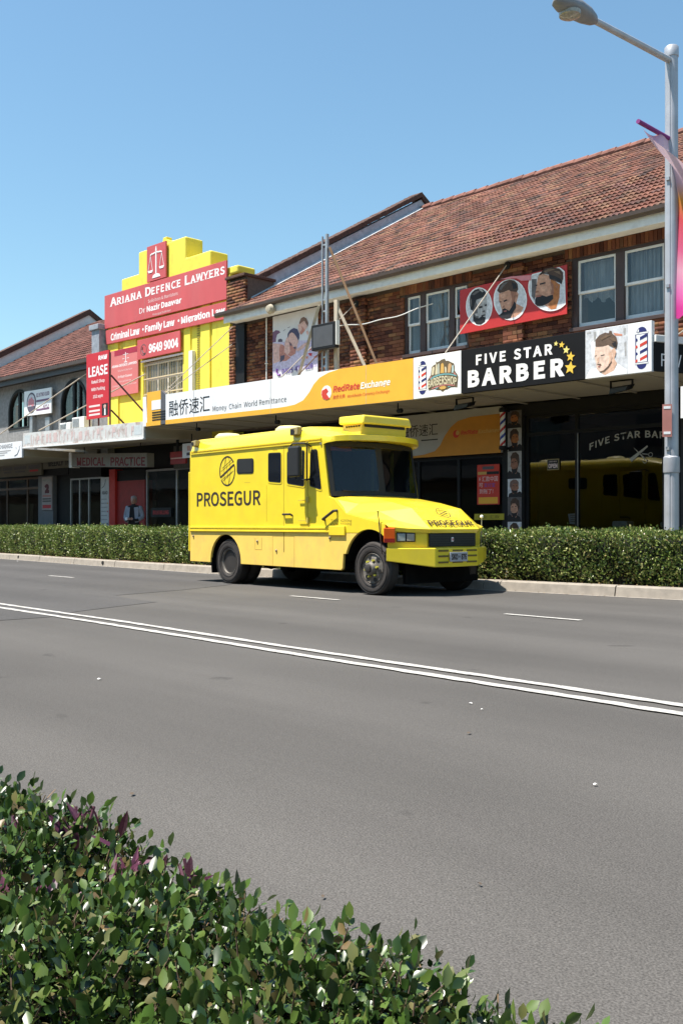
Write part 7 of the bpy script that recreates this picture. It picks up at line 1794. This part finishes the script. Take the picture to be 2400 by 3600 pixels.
# ------------------------------------------------------------------ scraps on the road
m_paper = M("paper scrap", (.75, .74, .70), .8, var=.06)
m_leafd = M("dead leaf", (.09, .065, .045), .9, var=.2)
def scrap(x, y, s, lab, mat, cat="litter"):
    s *= .5
    o = MB().loft([[(-s, -s * .5, .004), (0, -s * .62, .007), (s, -s * .35, .004)], [(-s * .9, s * .5, .005), (s * .1, s * .45, .009), (s * 1.05, s * .55, .004)]]).build("litter_scrap", mat, None, (x, y, .0045), fix=False)
    o.rotation_euler = (0, 0, random.uniform(0, 3)); tag(o, lab, cat, "scraps on the asphalt")
scrap(-6.1, 3.29, .035, "white paper scrap on the near lane left of centre", m_paper); scrap(-3.82, 4.45, .022, "tiny white scrap just below the double line on the right", m_paper); scrap(-3.65, 4.35, .014, "smallest white speck beside another scrap below the double line", m_paper)
scrap(-2.29, 3.43, .020, "white scrap near the right edge of the near lane", m_paper); scrap(-3.41, 1.98, .028, "dark dead leaf on the asphalt above the near hedge", m_leafd, "leaf"); scrap(-3.28, 3.81, .028, "dark dead leaf on the asphalt right of centre", m_leafd, "leaf")
scrap(-2.11, 1.83, .016, "small dark leaf close to the hedge rim", m_leafd, "leaf"); scrap(-1.88, 2.23, .016, "dark speck of leaf low on the right side of the road", m_leafd, "leaf"); scrap(-27.4, 12.2, .07, "white scrap in the gutter at the far left", m_paper)

# dry leaves blown along the kerb
kl = 900
xk = rng.uniform(-40, -3, kl); yk_ = np.interp(xk, [q[0] for q in KERB], [q[1] for q in KERB])
ong = rng.random(kl) < .35
pk2 = np.stack([xk, np.where(ong, yk_ - .02 - rng.random(kl) ** 2 * .16, yk_ + .06 + rng.random(kl) * .14), np.where(ong, .010, .168)], 1)
dk_ = np.stack([rng.normal(0, 1, kl), rng.normal(0, 1, kl), rng.normal(0, .15, kl)], 1)
ll2 = bulk("leaf_litter", [(0, 0, 0), (.30, .5, .07), (0, 1, -.05), (-.30, .5, .07), (0, .5, -.03)], [(0, 1, 4), (4, 1, 2), (0, 4, 3), (3, 4, 2)], frames(pk2, dk_, rng.normal(0, .3, kl), rng.uniform(.02, .045, kl)), M_pieces("dry litter", [(0, (.10, .06, .03)), (.5, (.20, .13, .06)), (1, (.28, .20, .10))], bump=0))
tag(ll2, "dry brown leaf litter along the kerb below the hedge", "leaf litter", kind="stuff")

# ------------------------------------------------------------------ the passer-by
pr = fthing("person", "person in pale jacket and black top walking past the red wall", "person", -16.55, -1.0, .15)
pr.rotation_euler = (0, 0, BETA + R(35))     # turned towards the kerb and the right
m_skin = M("skin", (.42, .24, .17), .55, var=.06); m_blacktop = M("black clothes", (.012, .012, .014), .85, var=.2); m_jacket = M("pale jacket", (.30, .32, .37), .85, var=.12, scale=8); m_hair = M("grey hair", (.33, .27, .25), .8, var=.25, scale=40)
def skin_body(name, verts, edges, radii, mat, parent, sub=2):
    me = bpy.data.meshes.new(name); me.from_pydata(verts, edges, []); me.materials.append(mat)
    o = bpy.data.objects.new(name, me); col.objects.link(o); o.parent = parent
    md = o.modifiers.new("skin", 'SKIN'); md.use_smooth_shade = True
    for sv_, r in zip(me.skin_vertices[0].data, radii): sv_.radius = r if isinstance(r, tuple) else (r, r)
    me.skin_vertices[0].data[0].use_root = True
    s = o.modifiers.new("sub", 'SUBSURF'); s.levels = sub; s.render_levels = sub
    return o
# local x = person's facing side to the right, y = forward is -y
V = [(0, 0, .93), (0, 0, 1.10), (0, -.01, 1.28), (0, 0, 1.40), (0, -.01, 1.47), (0, -.015, 1.53),
     (-.10, 0, .90), (-.11, -.04, .50), (-.11, .08, .08), (-.11, -.06, .04), (.10, 0, .90), (.11, .08, .50), (.11, .16, .10), (.11, .04, .04),
     (-.19, .01, 1.38), (-.25, .03, 1.12), (-.16, -.17, 1.02), (-.07, -.24, 1.05), (.19, .01, 1.38), (.25, .03, 1.12), (.16, -.17, 1.03), (.05, -.24, 1.06)]
E_ = [(0, 1), (1, 2), (2, 3), (3, 4), (4, 5), (0, 6), (6, 7), (7, 8), (8, 9), (0, 10), (10, 11), (11, 12), (12, 13), (3, 14), (14, 15), (15, 16), (16, 17), (3, 18), (18, 19), (19, 20), (20, 21)]
Rr = [(.15, .11), (.145, .105), (.17, .12), (.13, .09), (.06, .06), (.055, .055), .10, .07, .05, .045, .10, .07, .05, .045, .075, .058, .042, .034, .075, .058, .042, .034]
skin_body("body", V, E_, Rr, m_blacktop, pr)
jk = skin_body("jacket", [(0, .035, 1.02), (0, .035, 1.20), (0, .03, 1.36), (-.19, .015, 1.385), (-.255, .035, 1.12), (-.17, -.15, 1.025), (.19, .015, 1.385), (.255, .035, 1.12), (.17, -.15, 1.035)], [(0, 1), (1, 2), (2, 3), (3, 4), (4, 5), (2, 6), (6, 7), (7, 8)], [(.175, .11), (.175, .11), (.16, .10), .095, .078, .06, .095, .078, .06], m_jacket, pr)
MB().loft([[(sx * x, y, z) for x, y, z in ((.17, -.10, 1.42 - .0), (.06, -.135, 1.40))] for sx in (1,)] + [[(x, y, z) for x, y, z in ((.20, -.12, .98), (.10, -.15, .96))]]).build("jacket_front", m_jacket, pr, fix=False)
MB().loft([[(-.17, -.10, 1.42), (-.06, -.135, 1.40)], [(-.20, -.12, .98), (-.10, -.15, .96)]]).build("jacket_front", m_jacket, pr, fix=False)
hd_ = MB(); S_ = []
for z, w, d, cy in ((1.50, .045, .05, -.01), (1.525, .058, .075, -.02), (1.56, .068, .088, -.02), (1.60, .075, .096, -.012), (1.64, .078, .098, -.006), (1.68, .072, .090, 0), (1.71, .052, .066, .004), (1.725, .02, .03, .006)):
    ring = []
    for t in range(20):
        a = 2 * math.pi * t / 20; x, y = w * math.cos(a), cy + d * math.sin(a)
        if abs(a - 1.5 * math.pi) < .32 and 1.57 < z < 1.65: y -= .014 * (1.65 - z) / .08 + .004
        ring.append((x, y, z))
    S_.append(ring)
hd_.loft(S_, closed=True); hd_.face(S_[0]); hd_.face(S_[-1]); hd_.build("head", m_skin, pr, smooth=True)
ha = MB(); S_ = []
for z, w, d, cy in ((1.545, .070, .05, .055), (1.60, .085, .085, .022), (1.65, .088, .098, .008), (1.69, .082, .100, .002), (1.725, .062, .08, .004), (1.745, .025, .035, .006)):
    S_.append([(w * math.cos(2 * math.pi * t / 20), cy + d * math.sin(2 * math.pi * t / 20), z) for t in range(20)])
ha.loft(S_, closed=True); ha.face(S_[0]); ha.face(S_[-1]); ha.build("hair", m_hair, pr, smooth=True)
ft = MB()
for sx in (-1, 1):
    ft.lathe([(0, -.012), (.007, -.008), (.009, 0), (.007, .008), (0, .012)], 8, 'x', (sx * .028, -.106, 1.615))
ft.box(-.02, .02, -.112, -.104, 1.555, 1.562); ft.build("face_features", m_blacktop, pr)
for sx in (-1, 1):
    MB().lathe([(0, -.012), (.018, -.006), (.022, 0), (.016, .008), (0, .012)], 10, 'x', (sx * .080, .0, 1.61)).build("ear", m_skin, pr, smooth=True)
    hb_ = []
    V2 = [(sx * .07, -.235, 1.05), (sx * .045, -.265, 1.065)]; E2 = [(0, 1)]; R2 = [(.032, .022), (.034, .020)]
    for f_i, (dx_, dz_, L_) in enumerate(((.022, .022, .06), (.007, .026, .066), (-.009, .024, .062), (-.024, .018, .05))):
        b0 = len(V2)
        V2 += [(sx * .035 + dx_ * .4, -.28, 1.07 + dx_ * .9), (sx * .012, -.30, 1.075 + dx_ * .9), (sx * -.010, -.285, 1.07 + dx_ * .9)]; E2 += [(1, b0), (b0, b0 + 1), (b0 + 1, b0 + 2)]; R2 += [.0095, .009, .008]
    b0 = len(V2); V2 += [(sx * .055, -.262, 1.10), (sx * .035, -.285, 1.115)]; E2 += [(0, b0), (b0, b0 + 1)]; R2 += [.010, .009]
    skin_body("hand", V2, E2, R2, m_skin, pr, 1)
pk_ = fthing("held_packet", "small white packet held in the person's hands", "packet", -16.50, -1.28, 1.22)
MB().box(-.05, .05, -.012, .012, -.04, .04).build("packet", PC['w'], pk_, bevel=.004)
